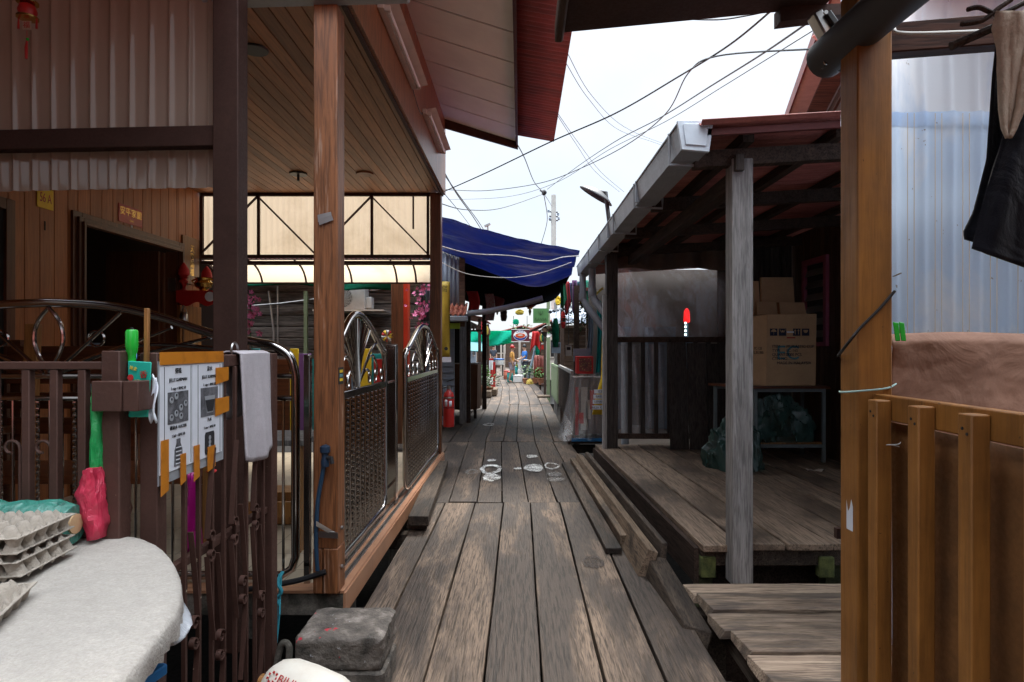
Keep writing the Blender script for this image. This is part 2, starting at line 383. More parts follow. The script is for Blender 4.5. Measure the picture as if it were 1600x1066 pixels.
# ================================================================== world, light, camera
sun_dir = V((.16, .62, .9)).normalized()
w = bpy.data.worlds.new("World"); sc.world = w; w.use_nodes = True
t = w.node_tree; t.nodes.clear()
sky = t.nodes.new('ShaderNodeTexSky'); sky.sky_type = 'NISHITA'; sky.sun_disc = False
sky.sun_elevation = math.asin(sun_dir.z); sky.sun_rotation = math.atan2(sun_dir.x, sun_dir.y); sky.air_density = 1.; sky.dust_density = 2.
tc = t.nodes.new('ShaderNodeTexCoord'); no = t.nodes.new('ShaderNodeTexNoise'); no.inputs['Scale'].default_value = 2.2; no.inputs['Detail'].default_value = 6
no.inputs['Roughness'].default_value = .55
rp = t.nodes.new('ShaderNodeValToRGB'); rp.color_ramp.elements[0].position = .3; rp.color_ramp.elements[0].color = (1.5, 1.68, 1.88, 1)
rp.color_ramp.elements[1].position = .68; rp.color_ramp.elements[1].color = (1.95, 2.03, 2.12, 1)
mx = t.nodes.new('ShaderNodeMix'); mx.data_type = 'RGBA'; mx.inputs[0].default_value = .93
bg = t.nodes.new('ShaderNodeBackground'); bg.inputs['Strength'].default_value = .1
ow = t.nodes.new('ShaderNodeOutputWorld')
L = t.links.new
L(tc.outputs['Generated'], no.inputs['Vector']); L(no.outputs['Fac'], rp.inputs[0]); L(sky.outputs[0], mx.inputs[6])
# an overcast sky: the cloud is several times brighter overhead than low down
sx = t.nodes.new('ShaderNodeSeparateXYZ'); L(tc.outputs['Generated'], sx.inputs[0])
zr = t.nodes.new('ShaderNodeMapRange'); zr.interpolation_type = 'SMOOTHSTEP'; L(sx.outputs[2], zr.inputs[0])
for k_i, v_i in ((1, .42), (2, .95), (3, 1.), (4, 7.9)): zr.inputs[k_i].default_value = v_i
vm = t.nodes.new('ShaderNodeVectorMath'); vm.operation = 'SCALE'; L(rp.outputs[0], vm.inputs[0]); L(zr.outputs[0], vm.inputs['Scale']); L(vm.outputs[0], mx.inputs[7])
L(mx.outputs[2], bg.inputs['Color']); L(bg.outputs[0], ow.inputs[0])
sl = bpy.data.lights.new('sun', 'SUN'); sl.energy = 1.1; sl.angle = R(20); sl.color = (1, .93, .83)
so = bpy.data.objects.new('sun', sl); col.objects.link(so); so.rotation_euler = (-sun_dir).to_track_quat('-Z', 'Y').to_euler()
cam = bpy.data.cameras.new('camera'); cam.sensor_width = 36; cam.lens = F / 1600 * 36; cam.shift_x = -13 / 1600; cam.shift_y = 8 / 1600
cam.clip_start = .05; cam.clip_end = 2000
co_ = bpy.data.objects.new('camera', cam); co_.location = (0, 0, H); co_.rotation_euler = (R(90), 0, 0); col.objects.link(co_); sc.camera = co_
sc.view_settings.view_transform = 'Standard'; sc.view_settings.look = 'None'; sc.view_settings.gamma = 1; sc.view_settings.exposure = 2.3
sc.cycles.max_bounces = 10; sc.cycles.diffuse_bounces = 8; sc.cycles.transparent_max_bounces = 24; sc.cycles.use_denoising = True
sc.cycles.caustics_reflective = False; sc.cycles.caustics_refractive = False; sc.cycles.sample_clamp_indirect = 6

# ================================================================== ground and boardwalk
g = MB(); g.add([(-400, -60, -1.3), (400, -60, -1.3), (400, 900, -1.3), (-400, 900, -1.3)], [(0, 1, 2, 3)])
tag(g.build('ground', m_mud, origin=(0, 0, -1.3)), 'dark wet mud of the shore under the timber walkway', 'ground', kind='structure')

CX = [(0, 0), (6.2, 0), (10.2, -.13), (18, -.12), (24, -.25), (30, -.6), (45, -1.9), (62, -3.6)]
def cx(y): return interp(CX, y)
walk = MB()
secs = [(-10, -1.21), (-1.2, 6.225), (6.232, 10.19), (10.2, 16.7), (16.71, 21.8), (21.81, 27.5), (27.51, 34), (34.01, 45), (45.01, 62)]
gaps0 = [-.935, -.743, -.449, -.168, .10, .39, .673, .96]
for k, (a, b) in enumerate(secs):
    gp = list(gaps0) if k < 2 else [-1.02] + [x + random.uniform(-.03, .03) for x in (-.72, -.43, -.165, .095, .385, .66)] + [.93]
    if k == 2: gp = [-1.02, -.71, -.43, -.18, .083, .37, .655, .93]
    for i in range(len(gp) - 1):
        x0, x1 = gp[i] + .006, gp[i + 1] - .006; r = random.random()
        zz = random.uniform(-.006, .006); j = random.uniform(-.004, .004); n = 10
        if k == 1 and i == 6: b1 = 6.2
        else: b1 = b - random.uniform(0, .012)
        a1 = a + random.uniform(0, .012)
        vs = []; fs = []
        for q in range(n + 1):
            y = a1 + (b1 - a1) * q / n; c = cx(y)
            e0, e1 = random.uniform(-.003, .003), random.uniform(-.003, .003)
            tw = random.uniform(-.002, .002)
            vs += [(x0 + c + e0, y, zz + tw), (x1 + c + e1, y, zz - tw), (x1 + c + e1, y, -.055), (x0 + c + e0, y, -.055)]
        for q in range(n):
            o = q * 4; fs += [(o + 0, o + 1, o + 5, o + 4), (o + 1, o + 2, o + 6, o + 5), (o + 2, o + 3, o + 7, o + 6), (o + 3, o + 0, o + 4, o + 7)]
        fs += [(0, 3, 2, 1), (n * 4, n * 4 + 1, n * 4 + 2, n * 4 + 3)]
        walk.add(vs, fs, r)
for a, b in ((8.25, 10.19), (10.2, 16.7), (16.71, 24)):      # the walkway widens to the left beyond the terrace
    for i in range(3):
        x0 = -1.9 + .29 * i; walk.box(x0 + cx((a + b) / 2) + .006, x0 + .284 + cx((a + b) / 2), a + .006, b - .006, -.055, random.uniform(-.012, -.004))
wk = tag(walk.build('path', m_walk, bevel=.004, origin=(0, 0, 0)), 'weathered grey brown plank walkway running down the lane', 'walkway', kind='structure')
# stains dried on the planks
t = NT('white_salt_stain'); n1 = t.noise(t.co(), 55, 5, .7); n2 = t.noise(t.co(), 9, 3, .6)
m_stain = t.done(t.new('ShaderNodeMixShader', {0: t.mapr(t.math('ADD', n1, t.math('MULTIPLY', n2, .5)), .66, .84, 1., .06), 1: t.new('ShaderNodeBsdfTransparent').outputs[0], 2: t.bsdf((.8, .79, .75), .8)}).outputs[0])
t = NT('faint_ring_stain'); n1 = t.noise(t.co(), 55, 5, .7)
m_stain2 = t.done(t.new('ShaderNodeMixShader', {0: t.mapr(n1, .4, .6, .45, .02), 1: t.new('ShaderNodeBsdfTransparent').outputs[0], 2: t.bsdf((.55, .53, .5), .8)}).outputs[0])
t = NT('dark_burn_stain'); n1 = t.noise(t.co(), 20, 5, .7)
m_stain3 = t.done(t.new('ShaderNodeMixShader', {0: t.mapr(n1, .4, .7, .3, .8), 1: t.new('ShaderNodeBsdfTransparent').outputs[0], 2: t.bsdf((.035, .028, .026), .8)}).outputs[0])
def ground_at(u, v, z=0.):
    Y = F * (H - z) / (v - CV); return V(((u - CU) * Y / F, Y, z))
for (u, v, pw, ph, hole, mt) in [(767, 734, 17, 8, .62, m_stain), (768, 747, 14, 6, 0, m_stain), (834, 732, 15, 6, 0, m_stain), (862, 729, 12, 5, .75, m_stain), (831, 714, 9, 2.5, 0, m_stain), (737, 738, 10, 4, .6, m_stain2),
                                 (768, 720, 7, 2, 0, m_stain), (764, 664, 9, 2.4, .4, m_stain), (762, 668, 6, 1.6, 0, m_stain2), (866, 742, 12, 3.5, 0, m_stain2), (868, 750, 14, 3, 0, m_stain2), (992, 882, 6, 3, .2, m_stain), (927, 880, 17, 10, 0, m_stain3), (809, 733, 6, 1.6, 0, m_stain)]:
    c = ground_at(u, v); rx = pw * c.y / F; p2 = ground_at(u, v + ph); ry = abs(p2.y - c.y)
    s = MB(); n = 48; out = []; inn = []
    for k in range(n):
        a = 2 * math.pi * k / n; wob = 1 + .05 * math.sin(3 * a + u) + .04 * math.sin(7 * a + v) + random.uniform(-.03, .03)
        out.append((c.x + rx * wob * math.cos(a), c.y + ry * wob * math.sin(a), .0095)); inn.append((c.x + rx * hole * wob * math.cos(a), c.y + ry * hole * wob * math.sin(a), .0095))
    if hole: s.add(out + inn, [(k, (k + 1) % n, n + (k + 1) % n, n + k) for k in range(n)])
    else: s.add(out, [tuple(range(n))])
    s.build('stain', mt, wk)

# bearers and piles below the walkway
for k, y in enumerate([.6, 2.2, 3.8, 5.4, 7., 8.6, 10.2]):
    b = box(-1.25 + cx(y), 1.35 + cx(y), y - .06, y + .06, -.18, -.056)
    o = b.build('bearer', m_beam, wk)
    for x in (-.85, .85):
        MB().lathe([(.08, -1.5), (.075, -.18)], (x + cx(y), y, 0), 10).build('pile', m_beam, o)

# loose timbers along the right edge
def skewbox(x0, x1, y0, y1, z0, z1, dx): return MB().hexa([(x0, y0, z0), (x1, y0, z0), (x1 + dx, y1, z0), (x0 + dx, y1, z0), (x0, y0, z1), (x1, y0, z1), (x1 + dx, y1, z1), (x0 + dx, y1, z1)])
G = 'loose timbers along the walkway edge'
tag(skewbox(.765, .9, 4.8, 8.1, .006, .105, -.12).build('timber_beam', m_beaml, bevel=.008), 'pale sawn square beam lying on the right walkway edge', 'timber', G)
tag(skewbox(.635, .755, 4.66, 8.1, .004, .05, -.1).build('timber_plank', m_beam, bevel=.006), 'thin black weathered plank left of the pale sawn beam', 'timber', G)
tb = MB(); tb.hexa([(.79, 4.22, .0), (.87, 4.22, -.03), (.75, 8.0, -.03), (.68, 8.0, 0), (.86, 4.22, .185), (.93, 4.22, .16), (.8, 8, .16), (.72, 8, .185)])
tag(tb.build('timber_plank', m_beaml, bevel=.006), 'narrow brown plank leaning on edge between pale beam and deck', 'timber', G)
tb = MB(); tb.hexa([(.945, 4.3, -.05), (.99, 4.3, -.05), (.84, 8, -.02), (.8, 8, -.02), (.97, 4.3, .2), (1.01, 4.3, .2), (.87, 8, .2), (.83, 8, .2)])
tag(tb.build('timber_plank', m_beam, bevel=.006), 'dark plank standing on edge against the deck side', 'timber', G)
tb = MB(); tb.hexa([(.86, 3.42, -.1), (1.0, 3.38, -.16), (.96, 4.3, -.1), (.83, 4.3, -.02), (.9, 3.44, .03), (1.045, 3.4, .0), (1.0, 4.3, .1), (.87, 4.3, .12)])
tag(tb.build('timber_block', m_beam, bevel=.012), 'short dark mossy beam end sloping beside the lower grey deck', 'timber', G)
tag(box(.82, 1.03, 2.55, 3.02, -.25, -.06).build('timber_post', m_beam, bevel=.012), 'sawn off grey post end below the lower deck corner', 'timber', G)
# left timber
b1 = thing('timber_beam', 'dark timber beam on a plank pad beside the tiled terrace', 'timber', (-.85, 6.3, 0), G)
skewbox(-.935, -.765, 5.22, 7.75, .05, .135, -.13).build('beam', m_beam, b1, bevel=.008)
skewbox(-.955, -.79, 5.28, 7.7, .008, .048, -.13).build('pad_plank', m_beam, b1, bevel=.005)

# ================================================================== the veranda house on the left
house = thing('timber_house', 'orange brown timber house with tiled terrace and strip ceiling on the left', 'house', (-2.6, 6, 0))
XW = -4.19
# terrace
sb = MB(); sb.box(-4.19, -1.004, 3.56, 8.2, .02, .15); ts = sb.build('terrace_slab', m_conc, house, bevel=.006)
tl = MB(); tl.add([(-4.18, 3.68, .161), (-1.16, 3.68, .161), (-1.16, 8.19, .161), (-4.18, 8.19, .161)], [(0, 1, 2, 3)]); tl.build('floor_tile', m_tile_b, ts)
tl = MB(); tl.box(-4.18, -1.165, 3.55, 3.675, .1502, .165); tl.box(-1.16, -.998, 3.55, 8.2, .1502, .166); tl.box(-1.003, -.99, 3.552, 8.2, .03, .15); tl.build('edge_tile', m_tile_o, ts)
for x in (-1.115, -1.055):
    rl = MB(); rl.tube([(x, 3.72, .178), (x, 8.1, .178)], .009, 6); rl.box(x - .016, x + .016, 3.72, 8.1, .1662, .171); rl.build('gate_track', m_steeld, ts)
for y in (4.2, 6.2, 8.0):
    for x in (-1.2, -2.6, -4.0): MB().lathe([(.1, -1.5), (.1, .02)], (x, y, 0), 10).build('pile', m_conc, ts)
# board wall with door opening (wall plane x = XW, facing the lane)
wallm = MB()
def boards(y0, y1, z0, z1, wd=.17):
    y = y0
    while y < y1 - .01:
        e = min(y + wd, y1); wallm.box(XW - .03, XW, y + .003, e - .003, z0, z1); y = e
D0, D1, DT = 5.96, 7.66, 2.7
boards(1.9, D0 - .02, .15, 3.6); boards(D0 - .02, D1 + .02, DT + .02, 3.6); boards(D1 + .02, 8.2, .15, 3.6)
wp = wallm.build('board_wall', m_wallw, house, bevel=.003)
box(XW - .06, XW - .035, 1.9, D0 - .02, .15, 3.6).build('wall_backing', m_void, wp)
fr = MB()
for dx, wd in ((.0, .14), (.025, .09), (.045, .05)):
    fr.box(XW + dx + .001, XW + dx + .026, D0 - wd + .02, D0, .16, DT + wd - .02); fr.box(XW + dx + .001, XW + dx + .026, D1, D1 + wd - .02, .16, DT + wd - .02)
    fr.box(XW + dx + .001, XW + dx + .026, D0 + .001, D1 - .001, DT, DT + wd - .02)
fr.box(XW - .14, XW, D0 - .018, D0 + .002, .16, DT); fr.box(XW - .14, XW, D1 - .002, D1 + .018, .16, DT)
fr.build('door_frame', m_frame, house, bevel=.004)
# second opening at the far left
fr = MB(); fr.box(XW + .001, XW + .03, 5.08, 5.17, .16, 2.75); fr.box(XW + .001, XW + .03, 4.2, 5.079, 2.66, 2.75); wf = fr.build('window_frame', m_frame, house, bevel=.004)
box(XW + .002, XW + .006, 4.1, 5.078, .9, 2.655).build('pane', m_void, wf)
# folded door leaves
for y, dz in ((D1 - .06, .0), (D1 - .17, 0)):
    dl = box(XW - .75, XW - .12, y - .02, y + .02, .17, DT - .02).build('door_leaf', m_frame, house, bevel=.004)
for z in (1.3, 2.3):
    box(XW - .1, XW - .005, D1 - .03, D1 - .018, z - .08, z + .08).build('hinge', m_steeld, dl)
# dark room behind
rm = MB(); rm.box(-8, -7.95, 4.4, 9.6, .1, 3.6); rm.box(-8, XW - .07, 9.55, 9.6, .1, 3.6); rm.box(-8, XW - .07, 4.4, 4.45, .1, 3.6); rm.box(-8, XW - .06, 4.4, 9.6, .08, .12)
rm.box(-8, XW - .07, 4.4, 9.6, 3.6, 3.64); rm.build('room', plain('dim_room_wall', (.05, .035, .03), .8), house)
sh = MB()
for z in (.5, .85, 1.2, 1.55): sh.box(-7.4, -6.4, 9.1, 9.5, z, z + .03)
sh.box(-7.42, -7.38, 9.1, 9.5, .12, 1.6); sh.box(-6.4, -6.36, 9.1, 9.5, .12, 1.6); sh.build('shelf_unit', m_bluegrey, house)
# ceiling strips
ce = MB(); x = XW
while x < -1.05:
    ce.box(x + .004, min(x + .098, -1.03), 3.6, 8.2, 3.55, 3.566); x += .1
cl = ce.build('ceiling', m_ceil, house, bevel=.002)
box(XW, -1.03, 3.6, 8.2, 3.57, 3.59).build('ceiling_backing', m_void, house)
for (x, y) in ((-1.787, 4.22),):
    MB().lathe([(.085, 3.535), (.09, 3.549)], (x, y, 0), 20).build('downlight', m_black, house)
hk = MB(); c = at(466, 272, 7.25); hk.lathe([(.1, 3.53), (.1, 3.549)], (c.x, c.y, 0), 18); hk.lathe([(.015, 3.46), (.015, 3.53)], (c.x, c.y, 0), 8); hk.build('downlight', m_black, house)
c = at(570, 272, 7.25); MB().lathe([(.1, 3.53), (.1, 3.549)], (c.x, c.y, 0), 18).build('downlight', m_ceil, house)
# fascia, soffit, roof
fa = MB(); fa.box(-1.0, -.975, 3.5, 8.18, 3.52, 4.5); fa.build('fascia', m_fascia, house)
box(-1.03, -1.001, 3.5, 8.18, 3.50, 3.6).build('fascia_trim', m_dbrown, house, bevel=.004)
SLP = (4.19 - 4.49) / .92
y = 3.0; 
ys = [3.0, 3.57, 4.14, 4.71, 5.28, 5.85, 6.42, 6.99, 7.56, 8.1]
for a, b in zip(ys, ys[1:]):
    s = MB(); s.hexa([(-.975, a + .012, 4.48), (-.06, a + .012, 4.19), (-.06, b - .012, 4.19), (-.975, b - .012, 4.48), (-.975, a + .012, 4.49), (-.06, a + .012, 4.2), (-.06, b - .012, 4.2), (-.975, b - .012, 4.49)])
    s.build('soffit_panel', m_soffit, house)
s = MB(); s.hexa([(-1, 3, 4.502), (-.06, 3, 4.212), (-.06, 8.1, 4.212), (-1, 8.1, 4.502), (-1, 3, 4.52), (-.06, 3, 4.23), (-.06, 8.1, 4.23), (-1, 8.1, 4.52)]); s.build('soffit_batten', m_dark, house)
s = MB(); s.hexa([(-1.0, 8.11, 4.38), (-.03, 8.11, 4.1), (-.03, 8.15, 4.1), (-1.0, 8.15, 4.38), (-1.0, 8.11, 4.56), (-.03, 8.11, 4.26), (-.03, 8.15, 4.26), (-1.0, 8.15, 4.56)]); s.box(-.055, -.03, 3, 8.105, 4.14, 4.27)
s.build('eave_board', m_dbrown, house)
rf = MB(); corr(rf, (-.3, 2.9, 4.36), (0, 5.3, 0), (.74, 0, -.13), (.17, 0, 1), .075, .011, 8, 1); corr(rf, (-4.4, 2.9, 5.75), (0, 5.3, 0), (4.11, 0, -1.38), (.3, 0, 1), .075, .011, 8, 1)
rf.build('roof', m_redroof, house, solid=.004)
gb = MB(); gb.prism([(XW, 8.16, 3.6), (-1.0, 8.16, 3.6), (-1.0, 8.16, 4.55), (XW, 8.16, 5.6)], (0, .03, 0)); gb.build('gable_wall', m_wallw, house)
gb = MB(); gb.prism([(XW, 3.5, 3.6), (-1.0, 3.5, 3.6), (-1.0, 3.5, 4.55), (XW, 3.5, 5.6)], (0, .03, 0)); gb.build('gable_wall', m_wallw, house)
# posts
p = MB(); p.box(-1.155, -1.02, 3.5, 3.64, .42, 3.46); p.box(-1.158, -1.105, 3.5, 3.64, .166, .419); p.box(-1.1, -1.018, 3.497, 3.642, .166, .419)
p1 = p.build('post', m_post1, house, bevel=.006)
for z in (.3, .52): MB().lathe([(.012, 0), (.012, .012), (.004, .016)], (-1.017, 3.56, z), 10, 'X').build('bolt', m_steeld, p1)
p2 = MB(); p2.box(-1.16, -1.02, 8.05, 8.19, .166, 3.52); p2.build('post', m_post, house, bevel=.006)

# silver tape and sticker on the near post
tp = MB(); tp.hexa([at(497, 347, 3.494), at(519, 340, 3.494), at(519, 340, 3.498), at(497, 347, 3.498), at(496, 336, 3.494), at(517, 331, 3.494), at(517, 331, 3.498), at(496, 336, 3.498)])
tp.hexa([at(499, 352, 3.489), at(521, 344, 3.489), at(521, 344, 3.493), at(499, 352, 3.493), at(497, 343, 3.489), at(518, 336, 3.489), at(518, 336, 3.493), at(497, 343, 3.493)])
tag(tp.build('tape_strip', m_steeld), 'torn silver tape strip stuck high on the worn front post', 'tape')
st = MB(); st.box(-1.0195, -1.0175, 3.52, 3.6, 1.34, 1.42); st = thing('sticker', 'small black and yellow sticker on the side of the front post', 'sticker', (-1.018, 3.56, 1.34))
box(-1.0195, -1.0165, 3.515, 3.605, 1.335, 1.43).build('backing', m_inkb, st)
for z, mt in ((1.352, m_yellow), (1.376, m_inkl), (1.4, m_yellow)): box(-1.0163, -1.0155, 3.53, 3.59, z, z + .016).build('print_block', mt, st)

# dark brown porch frame with hanging corrugated plastic
pf = thing('porch_frame', 'dark brown painted porch post and beam with smoky corrugated plastic sheet', 'porch', (-1.55, 3.36, -.07))
box(-1.62, -1.485, 3.3, 3.42, -.07, 3.62).build('post', m_dbrown, pf, bevel=.006)
b = MB(); b.hexa([(-4.6, 3.33, 2.56), (-1.622, 3.33, 2.615), (-1.622, 3.4, 2.615), (-4.6, 3.4, 2.56), (-4.6, 3.33, 2.66), (-1.622, 3.33, 2.725), (-1.622, 3.4, 2.725), (-4.6, 3.4, 2.66)]); b.build('beam', m_dbrown, pf, bevel=.005)
s = MB(); corr(s, (-4.7, 3.445, 2.37), (3.1, 0, .05), (0, 0, 2.2), (0, -1, 0), .107, .012, 20, 16, trap='rib', bulge=lambda a, b: .006 * math.sin(9 * a + 5 * b))
s.build('corrugated_sheet', m_sheet1, pf)
g = MB(); g.hexa([(-1.75, 3.44, 3.44), (-.62, 3.44, 3.47), (-.62, 3.52, 3.47), (-1.75, 3.52, 3.44), (-1.75, 3.44, 3.56), (-.62, 3.44, 3.6), (-.62, 3.52, 3.6), (-1.75, 3.52, 3.56)]); g.build('gutter', m_gutter, pf, bevel=.006)

pr_ = MB(); corr(pr_, (-5, .2, 3.5), (3.5, 0, 0), (0, 3.24, .12), (0, 0, 1), .107, .012, 8, 1); pr_.build('roof_sheet', m_redroof, pf, solid=.004)

# red and gold hanging ornament
ln = thing('hanging_ornament', 'small red and gold festive lantern ornament with tassel before the smoky sheet', 'ornament', at(42, 90, 3.25))
c = at(43, 18, 3.25)
MB().lathe([(.01, -.042), (.035, -.03), (.044, 0), (.035, .03), (.01, .042)], c, 16).build('ball', m_red, ln)
for z in (-.043, .036): MB().lathe([(.02, 0), (.05, .005), (.05, .014), (.015, .02)], c + V((0, 0, z)), 14).build('gold_rim', m_gold, ln)
MB().tube([c + V((0, 0, .05)), c + V((0, 0, .3))], .002, 5).build('string', m_red, ln)
for dx in (-.047, .047): MB().tube([c + V((dx, 0, -.03)), c + V((dx, 0, -.09))], [.003, .006], 6).build('tassel', m_red, ln)
cc = at(42, 40, 3.25); cd = box(cc.x - .022, cc.x + .022, cc.y - .002, cc.y + .002, cc.z - .022, cc.z + .022).build('card', m_beige, ln)
text('福', .036, m_red, cd, cc + V((0, -.003, 0)), (1, 0, 0), (0, 0, 1))
MB().tube([at(42, 48, 3.25), at(42, 62, 3.25)], .0015, 5).build('string', m_red, ln)
MB().lathe([(.006, 0), (.007, -.006), (.003, -.012)], at(43, 60, 3.25), 8).build('bead', m_greenp, ln)
MB().tube([at(42, 64, 3.25), at(41, 75, 3.25), at(41, 92, 3.25)], [.004, .008, .006], 7).build('tassel', m_red, ln)

# house signs
pl = thing('number_plate', 'yellow house number plate 56A on the board wall', 'house number', (XW + .004, 5.53, 2.85))
box(XW + .003, XW + .009, 5.43, 5.62, 2.76, 2.94).build('plate', m_yellow, pl, bevel=.004)
text('56 A', .115, m_red, pl, (XW + .01, 5.525, 2.85), (0, 1, 0), (0, 0, 1), sx=.62)
box(XW + .003, XW + .006, 5.515, 5.53, 2.57, 2.65).build('mark', m_void, pl)
sg = thing('door_sign', 'red door sign with gold characters above the doorway', 'sign', (XW + .004, 6.73, 2.95))
box(XW + .003, XW + .009, 6.53, 6.94, 2.855, 3.045).build('plate', m_red, sg, bevel=.003)
text('安平家闔', .095, m_gold, sg, (XW + .01, 6.735, 2.972), (0, 1, 0), (0, 0, 1))
text('一路平安', .022, m_gold, sg, (XW + .01, 6.735, 2.89), (0, 1, 0), (0, 0, 1))
box(XW + .003, XW + .007, 6.74, 6.77, 2.74, 2.852).build('paper_tab', m_paper, sg)

# altar shelf: plaque, shelf, lamps, burner
al = thing('altar_shelf', 'red wall altar shelf with wavy apron beside the doorway', 'shelf', (XW + .2, 7.95, 2.2))
box(XW + .001, XW + .02, 7.75, 8.15, 2.33, 2.93).build('plaque', m_pine, al, bevel=.006)
pq = al.children[0]
text('天\n官\n賜\n福', .1, m_gold, pq, (XW + .021, 7.97, 2.63), (0, 1, 0), (0, 0, 1))
box(XW + .02, XW + .34, 7.62, 8.12, 2.19, 2.22).build('shelf', m_red, al, bevel=.004)
ap = []
for k in range(25):
    x = XW + .02 + .5 * k / 24; ap.append((x, 7.615, 2.06 + .025 * math.cos(k / 24 * 4 * math.pi)))
ap2 = [(XW + .52, 7.615, 2.225), (XW + .02, 7.615, 2.225)]
MB().prism(ap + ap2, (0, -.02, 0)).build('apron', m_red, al)
MB().lathe([(.001, 0), (.055, .001), (.06, .008), (.001, .009)], (XW + .43, 7.585, 2.15), 20, 'Y').build('medallion', m_paper, al)
box(XW + .02, XW + .06, 7.62, 8.12, .2, 2.05).build('panel', m_pine, al)
bu = thing('incense_burner', 'round brass incense burner on the red altar shelf', 'burner', (XW + .3, 7.7, 2.22))
MB().lathe([(.05, 0), (.04, .02), (.09, .05), (.105, .1), (.08, .135), (.09, .16), (.1, .165), (.075, .15)], (XW + .3, 7.7, 2.222), 24).build('bowl', m_gold, bu)
for s_ in (-1, 1): MB().tube(smooth_pts([(XW + .3 + s_ * .095, 7.7, 2.31), (XW + .3 + s_ * .14, 7.7, 2.35), (XW + .3 + s_ * .09, 7.7, 2.37)], 4), .01, 6).build('handle', m_gold, bu)
for k, (x, y, lab) in enumerate(((XW + .08, 7.66, 'red lotus altar lamp next to the door frame'), (XW + .2, 7.98, 'red lotus altar lamp behind the brass incense burner'))):
    la = thing('altar_lamp', lab, 'lamp', (x, y, 2.222), 'altar lamps')
    MB().lathe([(.05, 0), (.05, .01), (.02, .03), (.03, .09), (.055, .12), (.03, .15), (.06, .17)], (x, y, 2.222), 16).build('stand', m_red, la)
    MB().lathe([(.03, .172), (.065, .2), (.06, .26), (.035, .31), (.004, .35)], (x, y, 2.222), 16).build('flame_bulb', m_redc, la)
tn = thing('tin_lantern', 'small silver tin lantern hung under the red altar shelf', 'lantern', at(287, 515, 7.5))
c = at(287, 498, 7.5); MB().lathe([(.05, -.09), (.055, -.07), (.045, .05), (.02, .08)], c, 12).build('body', m_steeld, tn)
MB().tube(smooth_pts([c + V((-.04, 0, .06)), c + V((0, 0, .16)), c + V((.04, 0, .06))], 5), .005, 5).build('handle', m_steeld, tn)

# tube lights on the fascia
def tubelight(y0, y1, z, lab):
    o = thing('tube_light', lab, 'lamp', (-.94, y0, z), 'tube lights on the fascia')
    x = -.973
    box(x, x + .045, y0, y1, z - .02, z + .03).build('housing', m_cream, o, bevel=.005)
    for y in (y0 + .02, y1 - .05): MB().box(x + .045, x + .085, y, y + .03, z - .03, z + .01).build('lampholder', m_cream, o, bevel=.004)
    MB().tube([(x + .07, y0 + .05, z - .01), (x + .07, y1 - .05, z - .01)], .014, 10).build('tube', m_white, o)
    s = MB(); s.hexa([(x + .02, y0 + .06, z + .035), (x + .13, y0 + .06, z + .06), (x + .13, y1 + .1, z + .06), (x + .02, y1 + .1, z + .035), (x + .02, y0 + .06, z + .04), (x + .13, y0 + .06, z + .064), (x + .13, y1 + .1, z + .064), (x + .02, y1 + .1, z + .04)]); s.build('reflector', m_cream, o)
tubelight(4.26, 5.62, 3.87, 'nearer fluorescent tube light on the veneer fascia')
tubelight(6.2, 7.5, 3.87, 'farther fluorescent tube light on the veneer fascia near the house corner')
MB_ = MB(); MB_.tube(smooth_pts([(-.965, 5.62, 3.86), (-.955, 5.85, 3.78), (-.955, 6.05, 3.79), (-.965, 6.2, 3.86)], 6), .004, 5)
tag(MB_.build('cable', m_cable), 'thin cable sagging between the two fascia tube lights', 'cable')

# translucent end screen with truss and curved awning
sn = thing('end_screen', 'cream translucent screen with brown truss and curved awning at the terrace end', 'screen', (-2.6, 8.2, 2.7))
s = MB(); corr(s, (-4.15, 8.225, 2.73), (2.98, 0, 0), (0, 0, .81), (0, 1, 0), .076, .005, 8, 2); s.build('panel', m_screen, sn)
fm = MB(); X0, X1, Z0, Z1 = -4.16, -1.165, 2.72, 3.53
for z in (Z0, Z1): fm.box(X0, X1, 8.17, 8.21, z - .022, z + .022)
fm.box(X0, X1, 8.165, 8.205, Z0 - .1, Z0 - .06)
fm.build('frame', m_dbrown, sn)
vx = [(313 - CU) * 8.15 / F, (402 - CU) * 8.15 / F, (492 - CU) * 8.15 / F, (580 - CU) * 8.15 / F, (668 - CU) * 8.15 / F]
for x in vx: box(x - .016, x + .016, 8.172, 8.208, Z0 + .023, Z1 - .023).build('strut', m_dbrown, sn)
for a, b in ((0, 1), (2, 1), (2, 3), (4, 3)):
    MB().bar((vx[a], 8.16, Z0 + .03), (vx[b], 8.16, Z1 - .03), .02, .03, (0, 1, 0)).build('brace', m_dbrown, sn)
box((645 - CU) * 8.15 / F - .01, (645 - CU) * 8.15 / F + .01, 8.172, 8.2, Z0 + .36, Z1 - .03).build('strut', m_dbrown, sn)
def awn(a): return 8.23 + .46 * math.sin(a * math.pi / 2 * .9), 2.4 + .28 * math.cos(a * math.pi / 2 * .92)
s = MB()
def fa_(q, t_):
    y, z = awn(t_); return (X0 + (X1 - X0) * q, y, z)
s.surf(fa_, 2, 12); s.build('curved_sheet', m_screen, sn)
for u in (310, 384, 457, 533, 608, 640):
    x = (u - CU) * 8.15 / F; MB().tube([(x, awn(k / 10)[0] - .012, awn(k / 10)[1] - .012) for k in range(11)], .014, 6).build('rib', m_dbrown, sn)
for k in (.28, 1.): y, z = awn(k); MB().tube([(X0, y - .014, z - .014), (X1, y - .014, z - .014)], .012, 6).build('purlin', m_dbrown, sn)

